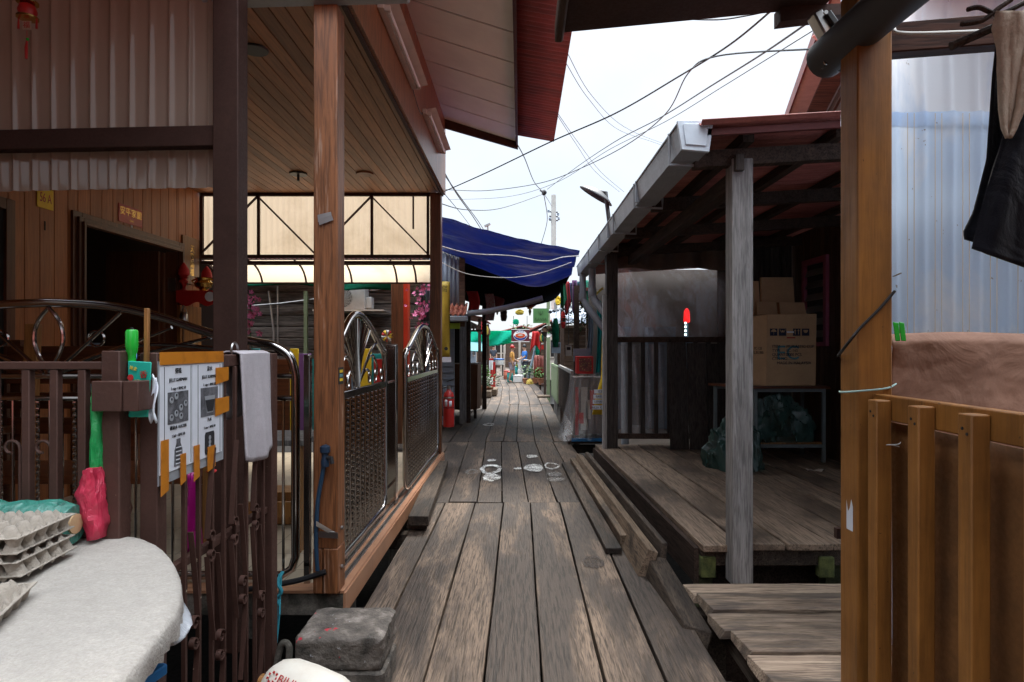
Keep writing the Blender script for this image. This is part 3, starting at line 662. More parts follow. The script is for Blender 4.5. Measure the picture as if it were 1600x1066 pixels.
# ------------------------------------------------ stainless fence and gates
def twisted(L, w=.011, per=.075):
    m = MB(); n = max(8, int(L / per * 7)); vs = []
    for i in range(n + 1):
        a = 2 * math.pi * (i / n) * L / per / 2
        for k in range(4):
            b = a + k * math.pi / 2; vs.append((w * math.cos(b), w * math.sin(b), L * i / n))
    m.add(vs, [(i * 4 + k, i * 4 + (k + 1) % 4, i * 4 + 4 + (k + 1) % 4, i * 4 + 4 + k) for i in range(n) for k in range(4)])
    return m
def bars(root, P, s0, s1, zb, zt, sp, pattern, rad=.0085):
    n = int(round((s1 - s0) / sp)); src = {}
    for i in range(1, n):
        k = pattern[i % len(pattern)]; p = P(s0 + (s1 - s0) * i / n, zb)
        if k not in src:
            mb = twisted(zt - zb) if k == 't' else MB().tube([(0, 0, 0), (0, 0, zt - zb)], rad, 8)
            mb.v = [v + p for v in mb.v]; o = mb.build('twisted_bar' if k == 't' else 'bar', m_steel, root); src[k] = (o, p)
        else:
            o, p0 = src[k]; dup(o, root, p - p0)
sf = thing('steel_fence', 'polished stainless steel fence with broad arched top across the terrace front', 'fence', (-2.7, 3.67, .16))
YF = 3.67; k_ = YF / F
def PF(s, z): return V((s, YF, z))
XC, XE = -2.76, -1.275
half = [(0, 1.805), (.35, 1.785), (.65, 1.72), (.95, 1.625), (1.2, 1.575), (1.32, 1.55), (1.41, 1.49), (1.445, 1.38)]
half = smooth_pts([(a, 0, b) for a, b in half], 5)
pts = [PF(XC + p.x, p.z) for p in half]; ptl = [PF(XC - p.x, p.z) for p in half]
loop = ptl[::-1] + pts[1:] + [PF(XE - .04, 1.2), PF(XE - .04, .32)] + [PF(XE - .06, .25), PF(XE - .12, .21)] + [PF(XC * 2 - XE + .12, .21), PF(XC * 2 - XE + .06, .25), PF(XC * 2 - XE + .04, .32), PF(XC * 2 - XE + .04, 1.2)]
MB().tube(loop, .0255, 12, closed=True).build('frame', m_steel, sf)
for z in (1.245, 1.375): MB().tube([PF(-4.2, z), PF(XE - .05, z)], .016, 10).build('mid_rail', m_steel, sf)
lo = smooth_pts([PF(XC + a, z) for a, z in ((-1.38, 1.5), (-1.0, 1.535), (-.6, 1.56), (-.3, 1.5), (-.1, 1.41))], 6); lo2 = smooth_pts([PF(XC + a, z) for a, z in ((.1, 1.41), (.3, 1.5), (.6, 1.56), (1.0, 1.535), (1.38, 1.5))], 6)
for q in (lo, lo2): MB().tube(q, .013, 8).build('lower_arc', m_steel, sf)
for s_ in (-1, 1):
    MB().tube(smooth_pts([PF(XC + s_ * a, z) for a, z in ((0, 1.4), (.06, 1.5), (.085, 1.6), (.06, 1.7), (0, 1.775))], 6), .012, 8).build('petal', m_steel, sf)
    for (a, z) in ((.42, 1.745), (.72, 1.66), (.95, 1.6)): MB().tube([PF(XC + s_ * .03, 1.39), PF(XC + s_ * a, z)], .011, 8).build('ray', m_steel, sf)
    for a, z in ((.28, 1.595), (.8, 1.43), (.95, 1.3)):
        MB().tube([PF(XC + s_ * a + .045 * math.cos(t_ * math.pi / 8), z + .045 * math.sin(t_ * math.pi / 8)) for t_ in range(16)], .007, 6, closed=True).build('ring', m_steel, sf)
bars(sf, PF, -4.19, XE - .04, .22, 1.24, .072, 'ptp')
for x in (-1.245, -4.22):
    MB().box(x - .018, x + .018, YF - .018, YF + .018, .166, 1.5).build('end_post', m_steel, sf, bevel=.003)
def gate(lab, X, s0, s1, zb, name='steel_gate', peak=None, ze=1.5, zp=1.77, zmid=1.24):
    pk = peak or (s0 + s1) / 2
    o = thing(name, lab, 'gate', (X, (s0 + s1) / 2, zb), 'stainless terrace gates')
    def P(s, z): return V((X, s, z))
    def bell(s): q = abs(s - pk) / ((pk - s0) if s < pk else (s1 - pk)); return ze + (zp - ze) * (.5 + .5 * math.cos(math.pi * q)) ** .72
    arc = smooth_pts([P(s0, ze - .25), P(s0, ze - .06)] + [P(s0 + .03 + (s1 - s0 - .06) * k / 18, bell(s0 + .03 + (s1 - s0 - .06) * k / 18)) for k in range(19)] + [P(s1, ze - .06), P(s1, ze - .25)], 4)
    MB().tube(arc + [P(s1, zb + .1), P(s1 - .03, zb + .03), P(s1 - .1, zb), P(s0 + .1, zb), P(s0 + .03, zb + .03), P(s0, zb + .1)], .0235, 12, closed=True).build('frame', m_steel, o)
    MB().box(X - .015, X + .015, s0 + .02, s1 - .02, zmid - .024, zmid + .024).build('mid_rail', m_steel, o, bevel=.004)
    bars(o, P, s0, s1, zb, zmid - .02, .066, 'pt')
    fan = [(a, (bell(pk + a * (s1 - s0) * .5) - .03 - zmid) / (zp - .05 - zmid) / (1 - abs(a) * .5)) for a in (-.5, -.4, -.3, -.2, -.1, 0, .1, .2, .3, .4, .5)]
    for a, kk in fan:
        h = (zp - .05 - zmid) * kk * (1 - abs(a) * .5); x1 = pk + a * (s1 - s0) * .5
        MB().tube(smooth_pts([P(pk + a * .12, zmid + .03), P(pk + a * .5 * .9 * (s1 - s0) * .35, zmid + h * .5), P(x1, zmid + h)], 5), .009, 7).build('fan_ray', m_steel, o)
    for s_, e in ((-1, s0), (1, s1)):
        w_ = abs(e - pk)
        for q, (rx, rz) in enumerate(((.42, .14), (.66, .24), (.9, .33))):
            MB().tube(smooth_pts([P(pk + s_ * .02, zmid + .03), P(pk + s_ * w_ * rx * .5, zmid + rz * .85), P(pk + s_ * w_ * rx * .78, zmid + rz), P(pk + s_ * w_ * rx, zmid + rz * .72), P(pk + s_ * w_ * min(.97, rx * 1.06), zmid + rz * .35)], 5), .009, 7).build('scroll', m_steel, o)
        for q in (.4, .62, .84):
            MB().tube([P(pk + s_ * w_ * q + .03 * math.cos(t_ * math.pi / 6), zmid + .085 + .045 * math.sin(t_ * math.pi / 6)) for t_ in range(12)], .006, 6, closed=True).build('ring', m_steel, o)
    for s in (s0 + .3, s1 - .3): MB().lathe([(.02, -.008), (.028, -.006), (.024, 0), (.028, .006), (.02, .008)], (X, s, zb - .022), 14, 'X').build('wheel', m_steeld, o)
    return o
gate('nearer stainless gate with fan crest right behind the worn front post', -1.115, 3.72, 5.16, .235, peak=4.28)
gate('farther stainless sliding gate with pointed fan crest next to the extinguisher', -1.055, 5.74, 7.97, .235, peak=6.85)
gp = thing('gate_post', 'square mirror steel post between the two stainless gates', 'post', (-1.125, 5.5, .166))
box(-1.17, -1.08, 5.45, 5.54, .167, 1.56).build('post', m_steel, gp, bevel=.006)
for z in (.35, 1.24): MB().tube([(-1.125, 5.17, z), (-1.125, 5.449, z)], .011, 8).build('stay', m_steel, gp)
MB().box(-1.165, -1.085, 5.455, 5.535, 1.5602, 1.568).build('cap', m_steeld, gp)
# strap, tap and hose on the near post
sp = thing('metal_strap', 'bent aluminium strap around the base of the front post', 'strap', (-1.15, 3.5, .4))
MB().hexa([at(498, 840, 3.46), at(528, 842, 3.46), at(528, 842, 3.47), at(498, 840, 3.47), at(498, 830, 3.46), at(528, 832, 3.46), at(528, 832, 3.47), at(498, 830, 3.47)]).build('strip', m_steeld, sp)
MB().hexa([at(494, 822, 3.44), at(524, 840, 3.47), at(524, 840, 3.48), at(494, 822, 3.45), at(494, 814, 3.44), at(526, 833, 3.47), at(526, 833, 3.48), at(494, 814, 3.45)]).build('strip', m_steeld, sp)
tapo = thing('water_tap', 'dark blue plastic water tap on the front post', 'tap', at(508, 720, 3.46))
c = at(508, 715, 3.46); MB().lathe([(.022, -.05), (.024, -.02), (.018, .0), (.018, .02), (.028, .03), (.028, .06), (.012, .07)], c, 12).build('body', plain('navy_plastic', (.012, .03, .06), .35), tapo)
MB().tube([c + V((0, 0, 0)), c + V((.04, -.02, .0)), c + V((.045, -.02, -.03))], .012, 8).build('spout', m_black, tapo)
h = MB(); h.tube(smooth_pts([at(507, 722, 3.46), at(503, 745, 3.46), at(496, 790, 3.46), at(494, 850, 3.46), at(496, 892, 3.46)], 6), .012, 8)
tag(h.build('hose', plain('dark_blue_hose', (.01, .04, .08), .4)), 'dark blue hose running down from the tap along the front post', 'hose')
h = MB(); h.tube(smooth_pts([at(510, 893, 3.5), at(470, 906, 3.5), at(425, 915, 3.5), at(380, 922, 3.5)], 6), .016, 8)
tag(h.build('water_pipe', m_black), 'black water pipe lying across the terrace front edge', 'pipe')

# ================================================================== brown painted steel gate and fence, near left
XG = -1.235
bg_ = thing('iron_gate', 'brown painted steel gate with scrolls standing along the walkway', 'gate', (XG, 2.6, -.06))
box(-1.275, -1.215, 2.1, 2.157, -.06, 1.528).build('jamb', m_brown, bg_, bevel=.004)
box(-1.275, -1.2, 3.03, 3.1, -.08, 1.515).build('jamb', m_brown, bg_, bevel=.004)
box(-1.262, -1.212, 2.158, 3.029, 1.465, 1.515).build('top_rail', m_brown, bg_, bevel=.004)
box(-1.25, -1.22, 2.158, 3.029, .745, .775).build('mid_rail', m_brown, bg_, bevel=.003)
box(-1.26, -1.215, 2.158, 3.029, -.06, -.02).build('bottom_rail', m_brown, bg_, bevel=.003)
yb = [2.26, 2.36, 2.46, 2.56, 2.66, 2.77, 2.86, 2.95]
for y in yb: box(-1.219, -1.203, y - .008, y + .008, -.02, 1.464).build('bar', m_brown, bg_, bevel=.002)
def spiral(c, r0, turns, a0, sgn, n=22):    # in the Y-Z plane
    return [V((c[0], c[1] + r0 * (1 - .72 * i / n) * math.cos(a0 + sgn * turns * 2 * math.pi * i / n), c[2] + r0 * (1 - .72 * i / n) * math.sin(a0 + sgn * turns * 2 * math.pi * i / n))) for i in range(n + 1)]
def strip(mb, pts, w=.02, th=.005):            # flat strip on edge, wide along X
    vs = []; n = len(pts)
    for i, p in enumerate(pts):
        d = (pts[min(i + 1, n - 1)] - pts[max(i - 1, 0)]).normalized(); nn = V((0, -d.z, d.y)) * th / 2
        for x, s_ in ((-w / 2, -1), (w / 2, -1), (w / 2, 1), (-w / 2, 1)): vs.append(p + V((x, 0, 0)) + nn * s_)
    mb.add(vs, [(i * 4 + k, i * 4 + (k + 1) % 4, i * 4 + 4 + (k + 1) % 4, i * 4 + 4 + k) for i in range(n - 1) for k in range(4)] + [(3, 2, 1, 0), tuple((n - 1) * 4 + k for k in range(4))])
for i, y in enumerate([2.31, 2.41, 2.51, 2.61, 2.715, 2.815, 2.905]):
    z0 = [.5, .78, .36, .78, .5, .78, .36][i]; s_ = 1 if i % 2 else -1
    for up in (1, -1):
        mb = MB(); r = .028
        c = (-1.196, y + s_ * .012, z0 + up * (.035))
        sp_ = spiral(c, r, 1.15, -math.pi / 2 * s_ * 0 + (math.pi if s_ > 0 else 0), -s_ * up)
        L_ = .34; tail = [V((-1.232, sp_[0].y + s_ * .002 * k, z0 + up * (.035 + L_ * k / 8))) for k in range(8, 0, -1)]
        mb2 = smooth_pts([V((-1.196, y + s_ * .035, z0 + up * (.035 + L_))), V((-1.196, y + s_ * .005, z0 + up * (.035 + L_ * .5))), sp_[0]], 6)
        strip(mb, mb2[:-1] + sp_); mb.build('scroll', m_brown, bg_)
rg = MB(); rg.tube([V((-1.23, 2.7 + .03 * math.cos(k * math.pi / 8), 1.535 + .03 * math.sin(k * math.pi / 8))) for k in range(16)], .005, 6, closed=True); rg.build('ring', m_steeld, bg_)

fe = thing('iron_fence', 'brown painted steel fence with square bars behind the egg trays', 'fence', (-2.2, 2.02, -.1))
box(-1.337, -1.278, 2.0, 2.06, -.1, 1.535).build('end_post', m_brown, fe, bevel=.004)
box(-3.6, -1.338, 2.012, 2.042, 1.475, 1.5).build('top_rail', m_brown, fe, bevel=.003)
for x in (-1.41, -1.5, -1.59, -1.7, -1.81, -1.92, -2.03, -2.14): box(x - .013, x + .013, 2.014, 2.04, -.1, 1.474).build('bar', m_brown, fe, bevel=.003)
for x in (-1.545, -1.645):
    mb = MB(); q = [V((x + .028 * math.cos(a) * (1 - .5 * a / 5), 2.027, 1.22 + .028 * math.sin(a) * (1 - .5 * a / 5))) for a in [k * .35 for k in range(15)]]
    mb.tube([V((x + .028, 2.027, .9))] + q, .005, 6); mb.build('scroll', m_brown, fe)
box(-3.6, -1.338, 2.014, 2.04, .3, .325).build('bottom_rail', m_brown, fe)
br = thing('bracket', 'brown steel box bracket joining the fence post to the gate jamb', 'bracket', (-1.25, 2.0, 1.36))
MB().box(-1.345, -1.25, 1.965, 1.995, 1.345, 1.44).build('cheek', m_brown, br, bevel=.003)
MB().box(-1.249, -1.2, 1.97, 2.06, 1.345, 1.44).build('plate', m_brown, br, bevel=.003)
# things stuck in the bracket
pk = thing('packet', 'teal paper packet with red characters stuck in the gate bracket', 'packet', (-1.275, 2.06, 1.3))
MB().hexa([at(201, 652, 2.03), at(232, 652, 2.03), at(232, 652, 2.07), at(201, 652, 2.07), at(200, 564, 2.03), at(237, 566, 2.03), at(237, 566, 2.07), at(200, 564, 2.07)]).build('box', m_tealp, pk, bevel=.003)
text('香', .026, m_red, pk, at(224, 586, 2.026), (1, 0, 0), (0, 0, 1)); text('黃金', .013, m_yellow, pk, at(208, 576, 2.026), (1, 0, -.25), (.25, 0, 1))
text('香煙', .01, m_yellow, pk, at(214, 596, 2.026), (1, 0, 0), (0, 0, 1)); MB().lathe([(.001, -.001), (.01, -.001), (.01, 0), (.001, 0)], at(204, 590, 2.028), 14, 'Y').build('seal', m_redc, pk)
tis = MB(); tis.surf(lambda s, t_: at(232 + 12 * s + 3 * math.sin(7 * t_), 588 + 70 * t_ + 4 * math.sin(9 * s), 2.05 + .01 * math.sin(8 * s + 5 * t_)), 6, 10)
tag(tis.build('paper_wad', m_paper, solid=.003), 'crumpled white paper wad beside the teal packet', 'paper')
gh = thing('green_screwdriver', 'translucent bright green screwdriver standing in the teal packet', 'screwdriver', at(206, 566, 2.06))
c = at(206, 540, 2.05); MB().lathe([(.012, -.055), (.012, -.03), (.017, -.02), (.019, .0), (.019, .045), (.015, .052)], c, 14).build('grip', m_greenp, gh); MB().lathe([(.006, .0521), (.006, .058), (.001, .06)], c, 10).build('cap', m_black, gh)
sk = MB(); sk.bar(at(229, 568, 2.09), at(230, 482, 2.09), .014, .014, (0, 1, 0)); tag(sk.build('wooden_stick', m_pine, bevel=.002), 'thin wooden stick standing upright behind the teal packet', 'stick')
bs = MB(); bs.surf(lambda s, t_: at(180 + 34 * s, 560 - 12 * s * t_ - 4 * t_ + 2 * math.sin(9 * s), 2.09 + .03 * t_), 8, 4); tag(bs.build('blue_rag', plain('blue_film', (.02, .2, .45), .4), solid=.003), 'scrap of blue film tucked behind the gate bracket', 'rag')
# hanging bags
def bag(name, mt, lab, P, thick):
    P = [tuple(a + (b - a) * j / 4 for a, b in zip(p, q)) for p, q in zip(P, P[1:]) for j in range(4)] + [P[-1]]
    o = MB(); n = len(P)
    def ring(k):
        u0, u1, v, Y = P[k]; a = at(u0, v, Y); b = at(u1, v, Y); c = (a + b) / 2; rx = (b - a).length / 2
        return [(c.x + rx * math.cos(t_ * math.pi / 9) * g, Y + thick * math.sin(t_ * math.pi / 9) * g, c.z) for t_ in range(18) for g in (.7 + .55 * ridge((math.cos(t_ * math.pi / 9), math.sin(t_ * math.pi / 9), c.z * 9), 1.6, 3),)]
    vs = sum((ring(k) for k in range(n)), []); fs = [(k * 18 + i, k * 18 + (i + 1) % 18, k * 18 + 18 + (i + 1) % 18, k * 18 + 18 + i) for k in range(n - 1) for i in range(18)]
    o.add(vs, fs + [tuple(range(18)), tuple((n - 1) * 18 + i for i in range(17, -1, -1))]); return tag(o.build(name, mt), lab, 'bag')
bag('carrier_bag', m_gbag, 'twisted green carrier bag hanging beside the fence post', [(150, 153, 596, 2.0), (147, 158, 606, 2.0), (144, 160, 640, 2.0), (144, 159, 690, 2.0), (141, 160, 742, 2.0)], .02)
bag('carrier_bag', m_rbag, 'crumpled red and pink carrier bag under the green bag', [(142, 156, 730, 1.99), (136, 160, 745, 1.99), (126, 162, 765, 1.99), (128, 166, 785, 1.99), (136, 168, 815, 1.99), (146, 164, 838, 1.99)], .045)

# taped paper menu
pp = thing('paper_notice', 'laminated paper price notice taped to the brown gate', 'notice', (-1.2, 2.3, 1.1))
xp = -1.198
def np_(y, z, dx=0.): return V((xp + dx, y, z))
def quad(name, y0, y1, z0, z1, mt, dx=0., sk_=0., par=pp):
    return MB().hexa([np_(y0, z0, dx), np_(y1, z0 + sk_, dx), np_(y1, z0 + sk_, dx - .002), np_(y0, z0, dx - .002), np_(y0, z1, dx), np_(y1, z1, dx), np_(y1, z1, dx - .002), np_(y0, z1, dx - .002)]).build(name, mt, par)
quad('plastic_sleeve', 2.075, 2.53, 1.085, 1.5, m_gutter, 0, .01)
quad('sheet', 2.08, 2.285, 1.12, 1.497, m_paper, .003, .005); quad('sheet', 2.287, 2.51, 1.125, 1.497, m_paper, .003, .005)
for k, (y, hd, l1, l2, l3, l4) in enumerate(((2.19, '彈珠', 'JELLY KARMAN', '1 cup = RM2.50', '礦泉水 WATER', '1 btl = RM1.50'), (2.41, '涼水', 'JELLY KARMAN', '1 cup = RM2.50', '汽水', '1 can = RM2.50'))):
    for z, s_, b_ in ((1.463, .021, hd), (1.433, .017, l1), (1.403, .015, l2), (1.268, .016, l3), (1.24, .014, l4)):
        text(b_, s_, m_inkb, pp, np_(y, z, .0045), (0, 1, 0), (0, 0, 1))
    ph_ = quad('photo', y - .065, y + .065, 1.283, 1.392, m_greyink, .0045)
    for q in range(7 if k == 0 else 0):
        yy, zz = y - .045 + .03 * (q % 4), 1.305 + .03 * (q // 2 % 3) + .012 * (q % 2); MB().lathe([(.001, .005), (.012, .0052), (.012, .006), (.006, .0062), (.001, .0062)], (xp, yy, zz), 12, 'X').build('tube_print', m_gutter, ph_); MB().lathe([(.001, .0063), (.005, .0063), (.005, .0066), (.001, .0066)], (xp, yy, zz + .003), 10, 'X').build('dark_print', m_inkb, ph_)
    if k: MB().prism([(xp + .005, y - .04, 1.36), (xp + .005, y - .022, 1.295), (xp + .005, y + .022, 1.295), (xp + .005, y + .04, 1.36)], (.001, 0, 0)).build('cup_print', m_gutter, ph_); MB().prism([(xp + .0062, y - .035, 1.345), (xp + .0062, y - .02, 1.3), (xp + .0062, y + .02, 1.3), (xp + .0062, y + .035, 1.345)], (.001, 0, 0)).build('dark_print', m_inkb, ph_)
    for dy in (-.085, .085): quad('rule', y + dy - .001, y + dy + .001, 1.13, 1.48, m_inkb, .004)
b_ = [(-.012, 1.228), (.012, 1.228), (.012, 1.212), (.024, 1.19), (.026, 1.135), (-.026, 1.135), (-.024, 1.19), (-.012, 1.212)]
MB().prism([np_(2.19 + a, z, .0042) for a, z in b_], (.001, 0, 0)).build('bottle_print', m_greyink, pp)
for k in range(9): quad('line_print', 2.172, 2.208, 1.14 + .007 * k, 1.143 + .007 * k, m_inkb if k % 2 else m_paper, .0055)
b_ = [(-.03, 1.222), (.03, 1.222), (.036, 1.212), (.036, 1.146), (.03, 1.137), (-.03, 1.137), (-.036, 1.146), (-.036, 1.212)]
MB().prism([np_(2.41 + a, z, .0042) for a, z in b_], (.001, 0, 0)).build('can_print', m_inkb, pp)
for k, z in enumerate((1.165, 1.182, 1.199)): MB().lathe([(.006, .0052), (.009, .0052), (.009, .0058), (.006, .0058)], (xp, 2.41, z), 14, 'X').build('ring_print', m_gutter, pp)
quad('tape', 2.075, 2.52, 1.487, 1.53, m_tape, .0065)
for y0, y1, z0, z1 in ((2.08, 2.125, 1.05, 1.235), (2.2, 2.235, 1.06, 1.17), (2.29, 2.33, 1.055, 1.185), (2.39, 2.45, 1.07, 1.165), (2.455, 2.56, 1.4, 1.465), (2.45, 2.565, 1.275, 1.345)): quad('tape', y0, y1, z0, z1, m_tape, .0075, .012)
tp = MB()
for k, (y, z) in enumerate(((2.46, 1.08), (2.36, 1.07), (2.26, 1.06))): pass
rb = MB(); rb.tube([V((-1.211 + .014 * math.cos(k * .8), 2.46 + .014 * math.sin(k * .8), 1.06)) for k in range(8)], .006, 6, closed=True); tag(rb.build('ribbon', m_redc), 'dark red ribbon tied round a gate bar below the notice', 'ribbon')

# towel over the top rail
tw = MB()
def tf(s, t_):
    y = 2.66 + .31 * s + .012 * math.sin(5 * s + 4 * t_); a = t_ * 1.0
    if a < .38: k = a / .38; x, z = -1.275, 1.23 + (1.515 - 1.23) * k
    elif a < .5: k = (a - .38) / .12; x = -1.2375 - .0375 * math.cos(k * math.pi); z = 1.516 + .012 * math.sin(k * math.pi)
    else: k = (a - .5) / .5; x = -1.192 + .012 * math.sin(9 * s + 1.5) * k + .02 * k + .006 * math.sin(23 * s) * k; z = 1.516 - (.43 + .05 * math.sin(2.2 * s + .4) - .12 * max(0, s - .6)) * k
    return (x, y, z)
tw.surf(tf, 26, 40); tag(tw.build('hand_towel', m_towel, solid=.007), 'pale lilac hand towel draped over the brown gate', 'towel')

# ---------------------------------------------------- table with cream cloth
tb = thing('side_table', 'low table under the cream towelling cloth at the lower left', 'table', (-1.4, 1.4, 0))
outl = [(-260, 842), (-60, 838), (140, 836), (180, 836), (212, 839), (240, 848), (262, 864), (277, 885), (284, 908), (284, 930), (277, 950), (262, 975), (240, 1003), (205, 1048), (178, 1085)]
P = [ground_at(u, v, .93) for u, v in outl] + [V((-.64, .85, .93)), V((-.75, .62, .93)), V((-2.2, .6, .93)), V((-2.5, 1.2, .93)), V((-2.45, 1.95, .93))]
MB().prism([p * .97 + V((-1.4, 1.45, .93)) * .03 - V((0, 0, .03)) for p in P][::-1], (0, 0, -.03)).build('tabletop', m_pine, tb)
for x, y in ((-1.25, 1.75), (-1.0, .85), (-2.2, 1.75), (-2.1, .8)): box(x - .02, x + .02, y - .02, y + .02, -.05, .869).build('leg', m_steeld, tb)
cen = sum(P, V((0, 0, 0))) / len(P); D = smooth_pts(P + [P[0]], 4)[:-1]; n = len(D)
cl = MB(); rings = []
for sc_, dz in ((.1, .004), (.2, .004), (.3, .004), (.4, .004), (.5, .003), (.6, .003), (.7, .003), (.8, .002), (.88, .002), (.94, .001), (.985, -.003), (1., -.014), (1.006, -.034), (1.004, -.06)):
    rings.append([V((cen.x + (p.x - cen.x) * (sc_ + max(0, -dz - .01) * .22 * math.sin(i_ * 1.9 + 2 * math.sin(i_ * .7))), cen.y + (p.y - cen.y) * (sc_ + max(0, -dz - .01) * .22 * math.sin(i_ * 1.9 + 2 * math.sin(i_ * .7))), .93 + dz + random.uniform(-.0012, .0012) + .011 * (ridge((p.x * sc_, p.y * sc_, 0), 2.2, 4) - .6) * (1 if dz > -.02 else .3) + (random.uniform(-.008, .004) if dz < -.03 else 0))) for i_, p in enumerate(D)])
vs = sum(rings, []); cl.add(vs, [(a * n + i, a * n + (i + 1) % n, a * n + n + (i + 1) % n, a * n + n + i) for a in range(len(rings) - 1) for i in range(n)] + [tuple(range(n))])
tag(cl.build('tablecloth', m_cloth, sharp=60), 'thick cream towelling cloth spread over the low table', 'tablecloth')
ps = MB(); up_l = [(0, 278, 930), (.35, 262, 970), (.7, 218, 1030), (1, 175, 1085)]; lo_l = [(0, 297, 958), (.12, 301, 978), (.3, 288, 998), (.5, 252, 1020), (.75, 214, 1046), (1, 180, 1090)]
def pf_(s, t_):
    a = ground_at(interp([(k, u) for k, u, v in up_l], s), interp([(k, v) for k, u, v in up_l], s), .9); b = ground_at(interp([(k, u) for k, u, v in lo_l], s), interp([(k, v) for k, u, v in lo_l], s), .85)
    p = a.lerp(b, t_); return p + V((0, 0, .012 * (ridge(p, 14) - .6) * (.3 + t_)))
ps.surf(pf_, 60, 14); tag(ps.build('plastic_sheet', film('grey_plastic_sheet', .85, .25, (.5, .52, .56), 12, .2), solid=.002), 'grey plastic sheet hanging out under the cream cloth', 'plastic sheet')
q0, q1 = ground_at(196, 1082, .8), ground_at(262, 1037, .8); dn = V((0, 0, -.025)); bk0 = V((-.12, .06, 0)); bb = MB(); bb.hexa([q0 + dn, q1 + dn, q1 + bk0 + dn, q0 + bk0 + dn, q0, q1, q1 + bk0, q0 + bk0])
tag(bb.build('blue_board', plain('bright_blue_foam', (.01, .22, .6), .5), bevel=.004), 'bright blue foam board poking out below the plastic sheet', 'board')
# rolled green netting
rl = thing('plastic_roll', 'roll wrapped in crinkled green plastic behind the egg trays', 'roll', (-1.7, 1.93, .93))
pts = [(-2.3 + .93 * k / 30, 1.925, 1.005 + .003 * math.sin(k)) for k in range(31)]
MB().tube(pts, [.07 + .004 * math.sin(k * 2.1) - (.012 if k in (0, 30) else 0) for k in range(31)], 20).build('wrap', m_greenroll, rl)
MB().lathe([(.02, -1.369), (.03, -1.368), (.03, -1.362), (.02, -1.361)], (0, 1.925, 1.005), 16, 'X').build('core', m_card, rl)
# egg trays
def tray(c, yaw, lab, flip=1):
    m = MB(); p = .05; nx, ny = 6, 5; q = 8
    def hf(s, t_):
        x, y = s * nx, t_ * ny; a = math.cos(2 * math.pi * x) * .5 + math.cos(2 * math.pi * y) * .5
        g = max(-1, min(.78, a * 1.3)); e = min(x, nx - x, y, ny - y)
        z = .03 * g
        if e < .14: z = .004 + .1 * min(0, e - .1) * 0
        z *= flip
        X, Y = (s - .5) * nx * p, (t_ - .5) * ny * p
        return (c[0] + X * math.cos(yaw) - Y * math.sin(yaw), c[1] + X * math.sin(yaw) + Y * math.cos(yaw), c[2] + z + random.uniform(-.0008, .0008))
    m.surf(hf, nx * q, ny * q); o = m.build('egg_tray', m_pulp, solid=.003, sharp=50); return tag(o, lab, 'egg tray', 'grey pulp egg trays on the cloth')
tray((-1.44, 1.71, .964), .12, 'grey egg tray at the bottom of the stack by the green roll', -1)
tray((-1.445, 1.705, .992), .1, 'grey egg tray in the middle of the stack by the green roll', 1)
tray((-1.45, 1.71, 1.022), .11, 'grey egg tray second from the top of the stack by the green roll', -1)
tray((-1.445, 1.71, 1.053), .1, 'grey egg tray on top of the stack by the green roll', 1)
tray((-1.29, 1.38, .964), .35, 'grey egg tray lying nearest, left edge of the cloth', 1)

# ---------------------------------------------------- foreground things at the walkway edge
bk = thing('stone_block', 'stained rough stone block splashed with red paint beside the terrace corner', 'block', (-.82, 2.92, 0))
def rough(mb, x0, x1, y0, y1, z0, z1, n=12, amp=.0035):
    vs = {}; 
    def P_(i, j, k):
        key = (i, j, k)
        if key not in vs: vs[key] = V((x0 + (x1 - x0) * i / n + random.uniform(-amp, amp), y0 + (y1 - y0) * j / n + random.uniform(-amp, amp), z0 + (z1 - z0) * k / n + random.uniform(-amp, amp)))
        return key
    fs = []
    for a in range(n):
        for b in range(n):
            for s_ in (0, n):
                fs += [[P_(a, b, s_), P_(a + 1, b, s_), P_(a + 1, b + 1, s_), P_(a, b + 1, s_)], [P_(a, s_, b), P_(a + 1, s_, b), P_(a + 1, s_, b + 1), P_(a, s_, b + 1)], [P_(s_, a, b), P_(s_, a + 1, b), P_(s_, a + 1, b + 1), P_(s_, a, b + 1)]]
    ks = list(vs); ix = {k: i for i, k in enumerate(ks)}
    # soften the corners
    c = V(((x0 + x1) / 2, (y0 + y1) / 2, (z0 + z1) / 2))
    pts_ = []
    for k in ks:
        e = sum(1 for q in k if q in (0, n)); pts_.append(vs[k] + (c - vs[k]).normalized() * (.012 if e == 2 else .024 if e == 3 else 0))
    mb.add(pts_, [tuple(ix[q] for q in f) for f in fs], .5); return mb
t = NT('painted_stone'); co = t.co(); n1 = t.noise(co, 9, 7, .65, .4); n2 = t.noise(co, 6, 5, .7); n3 = t.noise(co, 40, 4, .6)
c = t.ramp(n1, [(.35, (.035, .03, .025)), (.55, (.12, .1, .085)), (.72, (.3, .26, .23))]); c = t.mix(t.mapr(n2, .62, .64, 0, 1), c, (.45, .015, .035)); c = t.mix(t.mapr(n3, .68, .72, 0, .8), c, (.4, .4, .42))
m_stone = t.done(t.bsdf(c, .75, 0, t.bump(n3, .9, .012)))
rough(MB(), -1.0, -.61, 2.76, 3.1, .112, .265).build('upper_block', m_stone, bk)
rough(MB(), -.96, -.6, 2.75, 3.06, -.02, .118).build('lower_block', m_block, bk)
jg = thing('white_float', 'rounded white plastic drum with red lettering lying by the stone block', 'drum', (-.84, 2.4, 0))
A = V((-.985, 2.5, .2)); B = V((-.62, 2.4, .12)); ax = (B - A).normalized()
pr = [(-.03, .04), (-.02, .07), (.01, .1), (.06, .118), (.15, .122), (.26, .118), (.32, .1), (.36, .07), (.375, .03)]
MB().tube([A + ax * a for a, r_ in pr], [r_ for a, r_ in pr], 24).build('body', paint('stained_white_plastic', (.72, .69, .62), .45, .12, 7, dirtc=(.4, .2, .05), chip=(.25, .1, .03), chiplo=.73), jg)
